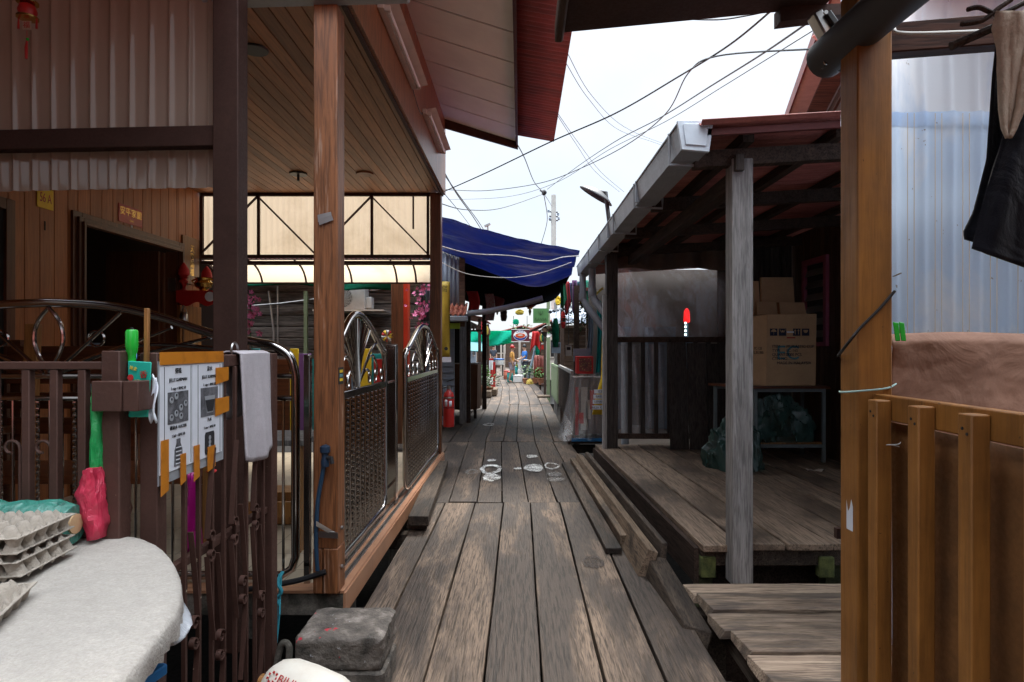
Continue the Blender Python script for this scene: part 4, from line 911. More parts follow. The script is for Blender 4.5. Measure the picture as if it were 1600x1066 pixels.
MB().tube([A - ax * .06, A - ax * .028], [.024, .026], 12).build('cap', m_pine, jg)
up_ = V((0, 0, 1)); side = ax.cross(up_).normalized(); upn = side.cross(ax).normalized(); nrm = (upn * .72 + V((0, -1, 0)) * .7).normalized(); nrm = (nrm - ax * nrm.dot(ax)).normalized(); yd_ = ax.cross(nrm) * -1
for s_, x_ in (('BIHUN TOO', .185),): text(s_, .044, m_red, jg, A + ax * x_ + nrm * .1245, ax, nrm.cross(ax))
for k in range(7):
    a = k / 7 * 2 * math.pi; q = A + ax * (.035 + .018 * math.cos(a)) + nrm * .113 + nrm.cross(ax) * .018 * math.sin(a)
    MB().tube([q - nrm.cross(ax) * .004, q + nrm.cross(ax) * .004], .0045, 5).build('emblem_petal', m_red, jg)
rp_ = MB()
for k, (a, b) in enumerate((((436, 897), (432, 1005)), ((440, 897), (437, 960)), ((430, 915), (429, 1010)))): rp_.tube(smooth_pts([at(a[0], a[1], 3.3), at((a[0] + b[0]) / 2 + 3 - 4 * (k % 2), (a[1] + b[1]) / 2, 3.28), at(b[0], b[1], 3.25)], 6), .005, 6)
rp_.tube(smooth_pts([at(442, 893, 3.3), at(434, 910, 3.27), at(440, 925, 3.27), at(432, 935, 3.27), at(437, 945, 3.27)], 5), .009, 6)
tag(rp_.build('knotted_string', plain('turquoise_cord', (.03, .28, .36), .7)), 'turquoise cord knotted to the rail beside the gate jamb', 'string')
pp_ = MB(); pp_.tube(smooth_pts([at(432, 1040, 3.05), at(438, 1012, 3.05), at(445, 1004, 3.05), at(452, 1012, 3.05), at(451, 1035, 3.05)], 6), .016, 10)
tag(pp_.build('pipe_hook', m_conc), 'rusty bent pipe end behind the white drum', 'pipe')

# ================================================================== right: open veranda shop
vr = thing('open_veranda', 'open timber veranda with red sheet roof, grey gutter and plank deck on the right', 'veranda', (2.3, 6, 0))
dk = MB()
def dx_(y): return (y - 4.12) * -.0488
xs = [1.187]; 
while xs[-1] < 3.55: xs.append(xs[-1] + random.choice((.27, .29, .31)))
for a, b in zip(xs, xs[1:]):
    e0 = 4.12 + random.uniform(-.03, .03); r = random.random(); z = .25 + random.uniform(-.004, .004)
    n = 8; vs = []; fs = []
    for q in range(n + 1):
        y = e0 + (8.3 - e0) * q / n; o = dx_(y); vs += [(a + .008 + o, y, z), (b - .008 + o, y, z), (b - .008 + o, y, z - .045), (a + .008 + o, y, z - .045)]
    for q in range(n): o = q * 4; fs += [(o, o + 1, o + 5, o + 4), (o + 1, o + 2, o + 6, o + 5), (o + 2, o + 3, o + 7, o + 6), (o + 3, o, o + 4, o + 7)]
    dk.add(vs, fs + [(0, 3, 2, 1), (n * 4, n * 4 + 1, n * 4 + 2, n * 4 + 3)], r)
deck = dk.build('deck', m_deck, vr, bevel=.005)
MB().hexa([(1.16, 4.18, -.03), (1.19, 4.18, -.03), (1.0, 8.3, -.03), (.965, 8.3, -.03), (1.16, 4.18, .203), (1.19, 4.18, .203), (1.0, 8.3, .203), (.965, 8.3, .203)]).build('side_board', m_dark, deck)
for y in (4.2, 5.4, 6.8, 8.1): box(1.2 + dx_(y), 3.7, y - .05, y + .05, .1, .2).build('joist', m_beam, deck)
for x, y in ((1.24, 4.26), (2.1, 4.26), (1.1, 6.6), (2.1, 6.6), (1.1, 8.), (3.3, 4.26)): box(x - .05, x + .05, y - .05, y + .05, -1.4, .099).build('stump', paint('mossy_stump', (.13, .13, .06), .9, .8, 14), deck)
for x in (1.24, 2.02): box(x - .05, x + .05, 4.125, 4.2, .02, .16).build('block', paint('green_mossy_block', (.16, .17, .05), .9, .7, 14, dirtc=(.03, .04, .01)), deck, bevel=.01)
box(1.23, 3.7, 4.33, 4.37, -.9, .099).build('underdeck_shade_board', m_dark, deck)  # dark board added to stand in for the shade under the deck
# front post and structure
box(1.352, 1.486, 4.0, 4.135, .02, 2.75).build('post', m_greypost, vr, bevel=.006)
box(1.36, 1.415, 3.955, 3.998, 2.66, 2.765).build('post_block', m_darkz, vr, bevel=.005)
box(1.1, 1.245, 8.0, 8.14, .0, 2.72).build('post', m_darkz, vr, bevel=.006)
box(1.05, 1.098, 7.95, 8.05, -.05, 2.2).build('corner_board', m_greypost, vr)
def rz(x): return 2.885 + .06 * (x - 1.1)
for k, y in enumerate((4.06, 5.35, 6.7, 8.05)):
    MB().hexa([(1.12, y - .04, rz(1.12) - .19), (3.9, y - .04, rz(3.9) - .19), (3.9, y + .04, rz(3.9) - .19), (1.12, y + .04, rz(1.12) - .19), (1.12, y - .04, rz(1.12) - .085), (3.9, y - .04, rz(3.9) - .085), (3.9, y + .04, rz(3.9) - .085), (1.12, y + .04, rz(1.12) - .085)]).build('rafter', m_dark, vr)
for x in (1.42, 2.0, 2.6, 3.3): box(x - .035, x + .035, 3.9, 8.4, rz(x) - .083, rz(x) - .018).build('purlin', m_dark, vr)
box(1.375, 1.465, 4.14, 8.0, 2.585, 2.695).build('wall_plate', m_dark, vr)
rf = MB(); corr(rf, (1.08, 3.72, rz(1.08)), (0, 8., 0), (2.95, 0, .177), (-.06, 0, 1), .075, .011, 8, 1); rf.build('roof', m_redroof2, vr, solid=.004)
fb = MB(); fb.hexa([(1.12, 3.8, rz(1.12) - .06), (3.9, 3.8, rz(3.9) - .06), (3.9, 3.83, rz(3.9) - .06), (1.12, 3.83, rz(1.12) - .06), (1.12, 3.8, rz(1.12) - .02), (3.9, 3.8, rz(3.9) - .02), (3.9, 3.83, rz(3.9) - .02), (1.12, 3.83, rz(1.12) - .02)]); fb.build('front_batten', m_redroof, vr)
# gutter
GP = [(.965, 2.905), (.985, 2.75), (1.14, 2.735), (1.16, 2.905)]
gt = MB()
gt.prism([(x, 3.83, z) for x, z in [(.965, 2.905), (.985, 2.75), (1.14, 2.735), (1.16, 2.905), (1.15, 2.905), (1.132, 2.747), (.993, 2.761), (.975, 2.905)]], (0, 6.9, 0)); gt.box(.957, .975, 3.83, 10.73, 2.905, 2.915)
gu = gt.build('gutter', m_gutter, vr)
ec = MB(); ec.prism([(.952, 3.8, 2.918), (.978, 3.8, 2.742), (1.146, 3.8, 2.727), (1.172, 3.8, 2.918)], (0, .029, 0)); ec.prism([(.985, 3.79, 2.895), (1.0, 3.79, 2.77), (1.125, 3.79, 2.76), (1.14, 3.79, 2.895)], (0, .009, 0)); ec.build('end_cap', m_guttere, gu, bevel=.003)
for y in (4.05, 5.3, 6.5, 7.7, 8.9): MB().tube([(.962, y, 2.92), (.962, y, 2.72), (1.2, y, 2.715), (1.2, y, 2.8)], .011, 6).build('bracket', m_gutter, gu)
for y in (5.2, 6.9): box(.955, .99, y, y + .03, 2.745, 2.92).build('joint', m_pvc, gu)
for k, (x, y) in enumerate(((1.03, 10.35), (1.1, 9.6))):
    q = [(x, y, 2.74), (x, y, 2.35), (x + .05, y - .05, 2.22), (x + .34, y - .55, 1.75), (x + .4, y - .62, 1.6), (x + .4, y - .62, .1)]
    MB().tube(q, .055, 14).build('downpipe', m_pvc, gu)
    MB().lathe([(.062, 2.3), (.065, 2.31), (.065, 2.42), (.062, 2.43)], (x, y, 0), 14).build('collar', m_pvc, gu)
# rear and side walls
bw = MB(); y = 4.3
while y < 8.28: bw.box(3.6, 3.63, y + .002, min(y + .13, 8.3) - .002, .21, 3.0); y += .13
bw.build('side_wall', wood('brown_side_wall', (.14, .07, .04), (.07, .035, .02), 'Z', .8, .5, bumpst=.2, var=.3), vr, bevel=.003)
bw = MB(); x = 2.6
while x < 3.58: bw.box(x + .002, min(x + .14, 3.59) - .002, 8.27, 8.3, .21, 3.0); x += .14
bw.build('rear_wall', m_darkz, vr, bevel=.003)
wn = MB(); 
for a, b, c_, d_ in ((7.3, 7.37, 1.55, 2.62), (7.86, 7.93, 1.55, 2.62)): wn.box(3.555, 3.598, a, b, c_, d_)
wn.box(3.557, 3.598, 7.371, 7.859, 2.55, 2.62); wn.box(3.557, 3.598, 7.371, 7.859, 1.55, 1.6); wn_ = wn.build('window_frame', m_pink, vr, bevel=.004)
for k in range(6):
    z = 1.66 + .15 * k; MB().hexa([(3.56, 7.38, z), (3.565, 7.38, z - .004), (3.565, 7.85, z - .004), (3.56, 7.85, z), (3.595, 7.38, z + .08), (3.598, 7.38, z + .076), (3.598, 7.85, z + .076), (3.595, 7.85, z + .08)]).build('louvre', plain('dusty_louvre', (.14, .13, .12), .3), wn_)
box(3.5985, 3.5995, 7.371, 7.859, 1.6, 2.55).build('pane', m_void, wn_)
# railing at the rear
rr = thing('wooden_railing', 'dark wooden railing under the plastic sheet at the veranda rear', 'railing', (1.9, 8.15, .25))
box(1.25, 3.0, 8.1, 8.17, 1.6, 1.67).build('top_rail', m_dark, rr, bevel=.004); box(1.25, 3.0, 8.11, 8.16, .35, .42).build('bottom_rail', m_dark, rr, bevel=.004)
for k in range(9): x = 1.42 + .17 * k; box(x - .025, x + .025, 8.115, 8.155, .421, 1.599).build('baluster', m_darkz, rr)
fl = MB()
def ff(s, t_):
    sag = .04 * math.sin(3.1 * s) ; return (1.25 + 1.6 * s, 8.19 + .02 * math.sin(9 * s + 4 * t_) + .045 * (ridge((1.5 * s + .5 * t_, .5 * t_ - .3 * s, 2), 1.8, 4) - .6), 1.6 + (.97 + .05 * math.sin(5 * s)) * t_)
fl.surf(ff, 110, 60); tag(fl.build('plastic_sheet', m_film), 'clear crinkled plastic sheet stretched above the dark railing', 'plastic sheet')
fl = MB(); fl.surf(lambda s, t_: (1.27 + .62 * s, 8.2 + .03 * math.sin(24 * s + 3 * t_), .35 + 1.22 * t_), 40, 12); tag(fl.build('plastic_sheet', m_film2), 'bunched shiny plastic hanging behind the railing balusters', 'plastic sheet')
fl = MB(); fl.surf(lambda s, t_: (1.23 + 1.7 * s, 8.12 + .05 * math.sin(31 * s) * math.sin(3.1 * t_), 2.55 + .32 * t_ + .02 * math.sin(14 * s)), 60, 6)
tag(fl.build('bunched_cloth', fabric('spotted_brown_cloth', (.2, .13, .1), .6, .3, .6), solid=.004), 'bunched brown cloth tied along the top of the plastic sheet', 'cloth')
G = 'dark boards leaning on the rear railing'
for k in range(5):
    x = 1.88 + .245 * k; m = MB(); m.hexa([(x + .004, 7.86, .255), (x + .238, 7.86, .255), (x + .238, 7.89, .255), (x + .004, 7.89, .255), (x + .004, 8.02, 1.6 - .01 * k), (x + .238, 8.02, 1.6 - .01 * k), (x + .238, 8.05, 1.6 - .01 * k), (x + .004, 8.05, 1.6 - .01 * k)])
    lb = ['dark board leaning on the railing nearest the corner post', 'dark board leaning second from the corner post', 'dark board leaning in the middle of the five by the railing', 'dark board leaning fourth from the corner post behind the grey post', 'dark board leaning last in the row behind the steel table'][k]
    tag(m.build('leaning_board', m_darkz, bevel=.004), lb, 'board', G)
# neighbouring dark shop behind the plastic
rs = thing('shop_room', 'dark shop interior seen through the plastic sheet', 'shop', (2.5, 10, 0))
rm = MB(); rm.box(1.3, 4., 11.9, 11.95, -.2, 3); rm.box(3.95, 4, 8.35, 11.9, -.2, 3); rm.box(1.3, 4., 8.35, 11.95, .0, .05); rm.build('wall', plain('shop_wall', (.2, .17, .15), .8), rs)
for x in (1.5, 2.3): box(x, x + .5, 11.3, 11.6, .06, 1.9).build('shelf', m_bluegrey, rs)
lm = thing('led_lamp', 'small red topped lamp with a column of white lights behind plastic', 'lamp', at(1073, 530, 9.3))
c = at(1073, 528, 9.3); MB().lathe([(.09, -.45), (.09, -.02), (.03, .0), (.03, .22)], c, 12).build('body', m_bluegrey, lm)
for k in range(4): q = at(1071, 505 + 6 * k, 9.2); MB().lathe([(.001, -.012), (.014, -.01), (.014, .0), (.001, .002)], q, 8, 'Y').build('bulb', emit('white_led', (.7, 1, .95), 2.5), lm)
MB().lathe([(.04, .225), (.05, .25), (.04, .4), (.01, .44)], c, 12).build('red_top', emit('red_glow', (1, .02, .02), .3), lm)

# steel table, boxes, bags
tb = thing('steel_table', 'grey steel frame table with a wooden shelf carrying the cardboard box', 'table', (2.9, 7.2, .25))
for x, y in ((2.6, 6.97), (3.36, 6.97), (2.32, 7.5), (3.36, 7.5)): box(x, x + .035, y, y + .035, .256, 1.075).build('leg', m_steelp, tb)
for z in (.42, 1.04):
    for x, y in ((2.636, 6.972), (2.36, 7.503)): box(x, 3.359, y, y + .027, z, z + .035).build('frame_rail', m_steelp, tb)
MB().prism([(2.56, 6.93, 1.078), (3.43, 6.93, 1.078), (3.43, 7.55, 1.078), (2.26, 7.55, 1.078)], (0, 0, .028)).build('tabletop', m_furn, tb, bevel=.003)
MB().prism([(2.62, 6.99, .456), (3.38, 6.99, .456), (3.38, 7.5, .456), (2.4, 7.5, .456)], (0, 0, .02)).build('shelf', m_pine, tb)
bx = thing('cardboard_box', 'large cardboard carton printed PP PLASTIC CUP on the steel table', 'carton', (2.93, 7.2, 1.107))
MB().hexa([(2.73, 6.96, 1.108), (3.29, 6.98, 1.108), (3.25, 7.4, 1.108), (2.66, 7.38, 1.108), (2.735, 6.96, 1.905), (3.3, 6.98, 1.91), (3.25, 7.4, 1.9), (2.66, 7.38, 1.9)]).build('box', m_card, bx, bevel=.006)
MB().hexa([(2.6, 7.06, 1.108), (2.728, 6.96, 1.108), (2.729, 7.3, 1.108), (2.62, 7.3, 1.108), (2.605, 7.06, 1.88), (2.733, 6.962, 1.9), (2.73, 7.3, 1.9), (2.62, 7.3, 1.88)]).build('flap', m_card, bx, bevel=.004)
xd = (.565, .02, 0); yq = lambda x: 6.955 + .035 * (x - 2.735) - .004
def bt(s_, x, z, sz, mt=m_ink, al_='LEFT', sx=.95): text(s_, sz, mt, bx, (x, yq(x), z), xd, (0, 0, 1), align=al_, sx=sx)
text('EC', .22, m_inkl, bx, (2.97, yq(2.97) + .002, 1.47), xd, (0, 0, 1), sx=1.)
for z, a_, b_ in ((1.545, 'ITEM', ': PP PLASTIC CUP'), (1.5, 'TYPE', ': EC-16S'), (1.455, 'QUANTITY', ': 2000 PCS'), (1.41, 'CTN NO', ': .............')): bt(a_, 2.79, z, .046); bt(b_, 2.93, z, .046)
bt('MADE IN MALAYSIA', 2.845, 1.362, .046)
for k in range(4):
    x = 2.768 + (.1, .1, .1, .1)[0] * k + (.06 if k > 1 else 0); q = MB(); q.hexa([(x, yq(x), 1.665), (x + .082, yq(x + .082), 1.665), (x + .082, yq(x + .082) + .003, 1.665), (x, yq(x) + .003, 1.665), (x, yq(x), 1.745), (x + .082, yq(x + .082), 1.745), (x + .082, yq(x + .082) + .003, 1.745), (x, yq(x) + .003, 1.745)]); s = q.build('print_block', m_ink, bx)
    y_ = yq(x + .04) - .002; cx_ = x + .041
    if k == 0: g_ = [(cx_ + .03 * math.cos(a * math.pi / 10), 1.708 + .03 * math.sin(a * math.pi / 10)) for a in range(11)]; MB().prism([(a, y_, b) for a, b in g_], (0, .001, 0)).build('umbrella_mark', m_card, s); MB().bar((cx_, y_, 1.675), (cx_, y_, 1.708), .003, .001, (0, 1, 0)).build('handle_mark', m_card, s)
    if k == 1:
        MB().lathe([(.001, 0), (.012, 0), (.012, .001), (.001, .001)], (cx_, y_, 1.715), 12, 'Y').build('fragile_mark', m_card, s)
        for d in (-1, 1): MB().bar((cx_ + d * .012, y_, 1.7), (cx_ + d * .03, y_, 1.735), .005, .001, (0, 1, 0)).build('hand_mark', m_card, s)
    if k == 2:
        for d in (-.018, .018): MB().bar((cx_ + d, y_, 1.68), (cx_ + d, y_, 1.72), .007, .001, (0, 1, 0)).build('arrow_shaft', m_card, s); MB().prism([(cx_ + d - .012, y_, 1.718), (cx_ + d + .012, y_, 1.718), (cx_ + d, y_, 1.738)], (0, .001, 0)).build('arrow_head', m_card, s)
    if k == 3: MB().prism([(cx_ + .026 * math.cos(math.pi + a * math.pi / 10), y_, 1.73 + .034 * math.sin(math.pi + a * math.pi / 10)) for a in range(11)], (0, .001, 0)).build('glass_mark', m_card, s)
MB().hexa([(2.955, 6.953, 1.697), (3.035, 6.955, 1.697), (3.035, 6.957, 1.697), (2.955, 6.955, 1.697), (2.955, 6.953, 1.715), (3.035, 6.955, 1.715), (3.035, 6.957, 1.715), (2.955, 6.955, 1.715)]).build('paper_label', m_paper, bx)
MB().box(2.955, 3.05, 6.955, 6.956, 1.637, 1.65).build('red_stamp', m_red, bx)
text('PC-12B\nKL.BU.88B', .045, m_inkb, bx, (2.655, 7.006, 1.5), (.128, -.1, 0), (0, 0, 1), sx=.6)
G = 'flattened cartons stacked upright above the printed carton'
for k, (x0, x1, z1, y, lb) in enumerate(((2.64, 2.82, 2.32, 7.36, 'tall narrow flattened carton left in the stack above the printed carton'), (2.82, 3.21, 2.36, 7.32, 'broad flattened carton tallest above the printed carton'), (2.72, 2.94, 2.06, 7.16, 'short flattened carton in front above the printed carton'), (2.95, 3.25, 2.05, 7.12, 'wide low flattened carton at the right above the printed carton'))):
    m = MB(); z0 = 1.912; m.hexa([(x0, y, z0), (x1, y, z0), (x1, y + .05, z0), (x0, y + .05, z0), (x0 + .01, y + .05, z1), (x1, y + .06, z1), (x1, y + .1, z1), (x0 + .01, y + .1, z1)])
    tag(m.build('flat_carton', m_card, bevel=.004), lb, 'carton', G)
def heap(c, rx, ry, rz_, seed, name, mt, lab, cat):
    m = MB(); sd = V((seed * 3.7, seed * 1.3, seed * 2.1)); rr_ = random.Random(seed)
    def f(s, t_):
        a = 2 * math.pi * s; b = math.pi * .5 * t_; d = V((math.cos(a) * math.cos(b), math.sin(a) * math.cos(b), math.sin(b)))
        q_ = V((d.x * 1.1 + .5 * d.z, d.y * 1.1, d.z * .5 - .4 * d.x)); r = .74 + .5 * (ridge(q_ + sd, 1.5, 4) - .45) + .16 * mn.noise(d * 1.5 + sd)
        return (c[0] + rx * r * d.x, c[1] + ry * r * d.y, c[2] + rz_ * r * d.z)
    m.surf(f, 90, 34); return tag(m.build(name, mt, sharp=24), lab, cat)
heap((2.3, 6.75, .25), .36, .32, .62, 3, 'plastic_bag', m_dgbag, 'dark green plastic bag slumped on the deck beside the steel table', 'bag')
heap((2.92, 7.2, .477), .5, .3, .6, 11, 'plastic_bag', m_dgbag, 'crumpled green grey plastic bags stuffed on the table shelf', 'bag')
lt = MB(); lt.surf(lambda s, t_: (2.98 + .2 * s, 6.5 + .07 * t_ + .03 * math.sin(8 * s), .258 + .012 * math.sin(9 * s + 2 * t_)), 10, 4); tag(lt.build('paper_scrap', m_cream, solid=.003), 'scrap of pale paper lying on the deck near the table', 'scrap')

# lower grey deck
ld = MB(); ys = [4.0, 3.79, 3.53, 3.295, 3.05, 2.8, 2.55]
for k, (a, b) in enumerate(zip(ys, ys[1:])):
    x0 = (1.03, 1.06, 1.05, 1.1, 1.1, 1.12)[k]; z = .06 + (-.02, .004, -.008, .003, -.006, .004)[k]; r = random.random(); n = 14
    vs = []; fs = []
    for q in range(n + 1):
        x = x0 + (2.7 - x0) * q / n; j0, j1, j2 = (random.uniform(-.0035, .0035) for _ in range(3))
        if q == 0: j2 += random.uniform(-.008, .008)
        vs += [(x + (0.03 if q == 0 else 0), b + .011 + j0, z + j2 * .4), (x, a - .011 + j1, z + j2 * .4), (x, a - .011 + j1, z - .05), (x, b + .011 + j0, z - .05)]
    for q in range(n): o = q * 4; fs += [(o, o + 4, o + 5, o + 1), (o + 1, o + 5, o + 6, o + 2), (o + 2, o + 6, o + 7, o + 3), (o + 3, o + 7, o + 4, o)]
    ld.add(vs, fs + [(0, 1, 2, 3), (n * 4 + 3, n * 4 + 2, n * 4 + 1, n * 4)], r)
lo_ = thing('plank_step', 'lower step of silvery grey cross planks in front of the deck', 'step', (1.8, 3.3, -.1))
ldk = ld.build('planks', m_deckx, lo_, bevel=.004)
for x in (1.18, 1.8, 2.5): box(x - .04, x + .04, 2.56, 3.98, -.12, -.003).build('joist', m_beam, lo_)
for x, y in ((1.2, 2.7), (1.2, 3.9), (2.5, 2.7), (2.5, 3.9)): box(x - .06, x + .06, y - .06, y + .06, -1.4, -.121).build('stump', m_beam, lo_)

# ================================================================== right foreground: ochre porch, blue sheet, clothes
oc = thing('ochre_porch', 'ochre painted porch post and roof beam at the right edge', 'porch', (1.41, 2.57, -.2))
box(1.344, 1.484, 2.5, 2.636, -.2, 3.0).build('post', m_ochre, oc, bevel=.007)
b = MB(); b.hexa([(1.485, 2.53, 2.735), (3.4, 2.4, 2.83), (3.4, 2.48, 2.83), (1.485, 2.61, 2.735), (1.485, 2.53, 2.855), (3.4, 2.4, 2.96), (3.4, 2.48, 2.96), (1.485, 2.61, 2.855)]); b.build('beam', wood('dark_red_beam', (.085, .035, .022), (.045, .018, .012), 'X', .8, .6, bumpst=.2, spec=.15), oc, bevel=.005)
pt = MB(); pt.surf(lambda s, t_: (1.3432, 2.533 + .05 * s, .8 + .1 * t_ * (1 + .3 * math.sin(7 * s))), 4, 4); pt.build('bare_patch', m_paper, oc)
pc = thing('picket_fence', 'ochre painted picket fence running from the ochre post toward the viewer', 'fence', (1.4, 2.0, -.2))
box(1.405, 1.45, 1.1, 2.499, 1.265, 1.36).build('top_rail', m_ochre, pc, bevel=.005)
box(1.405, 1.45, 1.1, 2.499, .1, .19).build('bottom_rail', m_ochre, pc, bevel=.005)
p0 = None
for y in (2.4, 2.15, 1.9, 1.65, 1.4):
    z1 = 1.345 if y > 2 else 1.335
    if p0 is None:
        p0 = box(1.345, 1.404, y - .03, y + .03, -.2, z1).build('picket', m_ochre, pc, bevel=.005)
        for zz, yy in ((1.3, .008), (1.285, -.012), (.15, .0)): MB().lathe([(.001, -.002), (.0045, -.002), (.005, .0), (.001, .001)], (1.3445, y + yy, zz), 8, 'X').build('nail_head', m_inkb, p0)
    else: dup(p0, pc, (0, y - 2.4, 0))
bs = MB(); bs.surf(lambda s, t_: (1.47 + .012 * math.sin(12 * s + 3 * t_) * (1 - t_) + .006 * math.sin(31 * s), 1.1 + 1.38 * s, -.2 + 1.45 * t_), 30, 14); bs.build('backing_sheet', m_ochrec, pc, solid=.003)
th = MB(); th.tube(smooth_pts([V((1.41 + .04 * math.cos(k), 2.4 + .04 * math.sin(k), 1.165 + .003 * k)) for k in range(7)], 3), .002, 5); tag(th.build('thread', m_rope), 'white thread wound round the first ochre picket', 'thread')
# blue sheet wall
bw = thing('plastic_wall', 'pale blue translucent corrugated wall sheet behind the ochre porch', 'wall sheet', (2.4, 3.05, .1))
s = MB(); corr(s, (1.56, 3.05, .1), (2.6, 0, 0), (0, 0, 2.59), (0, -1, 0), .134, .01, 22, 8, trap='rib', bulge=lambda a, b: .008 * math.sin(11 * a + 4 * b) + .004 * math.sin(40 * a)); s.build('lower_sheet', m_blue, bw)
s = MB(); corr(s, (1.56, 3.07, 2.62), (2.6, 0, 0), (0, 0, .83), (0, -1, 0), .134, .01, 22, 6, trap='rib', bulge=lambda a, b: .008 * math.sin(11 * a + 4 * b)); s.build('upper_sheet', m_bluetop, bw)
for k in range(20):
    x = 1.56 + .067 + .134 * k
    for d in (-.016, .016): MB().tube([(x + d, 3.045, .1), (x + d, 3.043, 2.68)], .0022, 4).build('seam', m_cream, bw)
for z in (.6, 3.3): box(1.56, 4.1, 3.09, 3.12, z, z + .05).build('girt', m_dbrown, bw)
rf = MB(); corr(rf, (1.95, 2.9, 3.31), (2.2, 0, .0), (0, 1.3, .3), (0, -.25, 1), .075, .011, 8, 1); tag(rf.build('porch_roof', m_redroof2, solid=.004), 'pinkish corrugated roof edge above the blue wall sheet', 'roof')
tp = MB()
def tpf(s, t_):
    y = 2.72 + .02 * math.sin(6 * s + 3 * t_) + .03 * (ridge((2.2 * s + .3 * t_, 1.1 * t_, 3), 1.7, 4) - .6); z = 1.6 + .02 * s - .62 * t_ + .008 * math.sin(9 * s)
    if t_ < .06: y += .03 * (1 - t_ / .06)
    return (1.61 + 1.5 * s + .01 * math.sin(7 * t_), y, z)
tp.surf(tpf, 130, 60); tag(tp.build('brown_tarp', m_tarpb, solid=.004), 'wrinkled pinkish brown tarp hung behind the picket fence', 'tarp')
cpz = thing('clothes_peg', 'green plastic clothes peg gripping the corner of the brown tarp', 'peg', at(1408, 530, 2.66))
for d in (-5, 4): MB().hexa([at(1404 + d, 533, 2.66), at(1412 + d, 533, 2.66), at(1412 + d, 533, 2.69), at(1404 + d, 533, 2.69), at(1400 + d, 503, 2.66), at(1409 + d, 505, 2.66), at(1409 + d, 505, 2.69), at(1400 + d, 503, 2.69)]).build('jaw', m_greenp, cpz, bevel=.003)
MB().lathe([(.006, -.02), (.009, -.01), (.009, .01), (.006, .02)], at(1407, 518, 2.675), 8, 'X').build('spring', m_steeld, cpz)
r_ = MB(); r_.tube(smooth_pts([at(1398, 455, 2.49), at(1375, 482, 2.485), at(1345, 512, 2.48), at(1330, 530, 2.485), at(1313, 552, 2.55), at(1310, 556, 2.65)], 5), .006, 7); tag(r_.build('dark_string', m_black), 'dark string slanting round the ochre post', 'string')
r_ = MB(); r_.tube(smooth_pts([at(1312, 612, 2.62), at(1316, 613, 2.49), at(1345, 611, 2.485), at(1385, 607, 2.49), at(1400, 600, 2.55)], 5), .004, 7); tag(r_.build('pale_string', plain('pale_green_cord', (.3, .45, .42), .7)), 'pale green string tied level round the ochre post', 'string')
r_ = MB(); r_.tube(smooth_pts([at(1397, 44, 2.5), at(1402, 50, 2.48), at(1430, 52, 2.47), at(1500, 50, 2.42), at(1560, 47, 2.38)], 5), .006, 7); tag(r_.build('white_rope', m_rope), 'white rope strung along the dark roof beam', 'rope')
nl = MB(); nl.tube([at(1396, 432, 2.56), at(1408, 427, 2.5)], .003, 6); tag(nl.build('nail', m_steeld), 'rusty nail sticking out of the ochre post', 'nail')

# clothes on the rod
rd = MB(); rd.tube([(1.25, 1.82, 2.42), (1.55, 1.78, 2.545), (2.2, 1.7, 2.6)], .012, 8); tag(rd.build('clothes_rod', m_dark), 'dark rod above the hanging clothes', 'rod')
YC = 1.8
def cloth_panel(name, L_, mt, Y0, amp, nv=26, th=.008, lab=None, cat=None, par=None, ph=0.):
    m = MB()
    def f(s, t_):
        v = L_[0][0] + (L_[-1][0] - L_[0][0]) * t_; u0 = interp([(a, b) for a, b, c in L_], v); u1 = interp([(a, c) for a, b, c in L_], v)
        vv = v + (62 * s * t_ * t_ if 'cloth' in name else 0)
        return at(u0 + (u1 - u0) * s, vv, Y0 + amp * math.sin(8 * s + 2.2 * t_ + ph) * (.3 + t_) + .3 * amp * math.sin(21 * s + ph) + amp * 1.2 * (ridge((s * 1.2, t_ * .8, ph), 2., 3) - .6))
    m.surf(f, 60, nv * 2); o = m.build(name, mt, par, solid=th); return tag(o, lab, cat) if lab else o
gm = thing('hanging_garment', 'black garment with beige hood piece hanging at the upper right', 'garment', at(1580, 420, YC))
cloth_panel('back_cloth', [(25, 1562, 1690), (120, 1552, 1690), (250, 1543, 1690), (330, 1522, 1690), (362, 1506, 1690), (374, 1508, 1690)], m_navy, YC + .05, .02, par=gm)
cloth_panel('front_cloth', [(60, 1600, 1690), (140, 1594, 1690), (215, 1568, 1690), (300, 1540, 1690), (345, 1528, 1690), (388, 1518, 1690)], m_navy, YC + .0, .02, par=gm, ph=1.)
cloth_panel('beige_piece', [(18, 1556, 1640), (45, 1549, 1650), (70, 1556, 1630), (120, 1560, 1612), (170, 1562, 1600), (200, 1566, 1588), (216, 1573, 1579)], m_beige, YC - .03, .012, par=gm, ph=2.)
hg = MB(); hg.tube(smooth_pts([at(1512, 15, 1.79), at(1530, 12, 1.79), at(1560, 22, 1.79), at(1600, 5, 1.79)], 5), .007, 7); hg.tube(smooth_pts([at(1502, 38, 1.79), at(1535, 32, 1.79), at(1562, 12, 1.79), at(1580, 0, 1.79)], 5), .007, 7)
tag(hg.build('coat_hanger', m_dark), 'dark branch like hanger above the black garment', 'hanger')
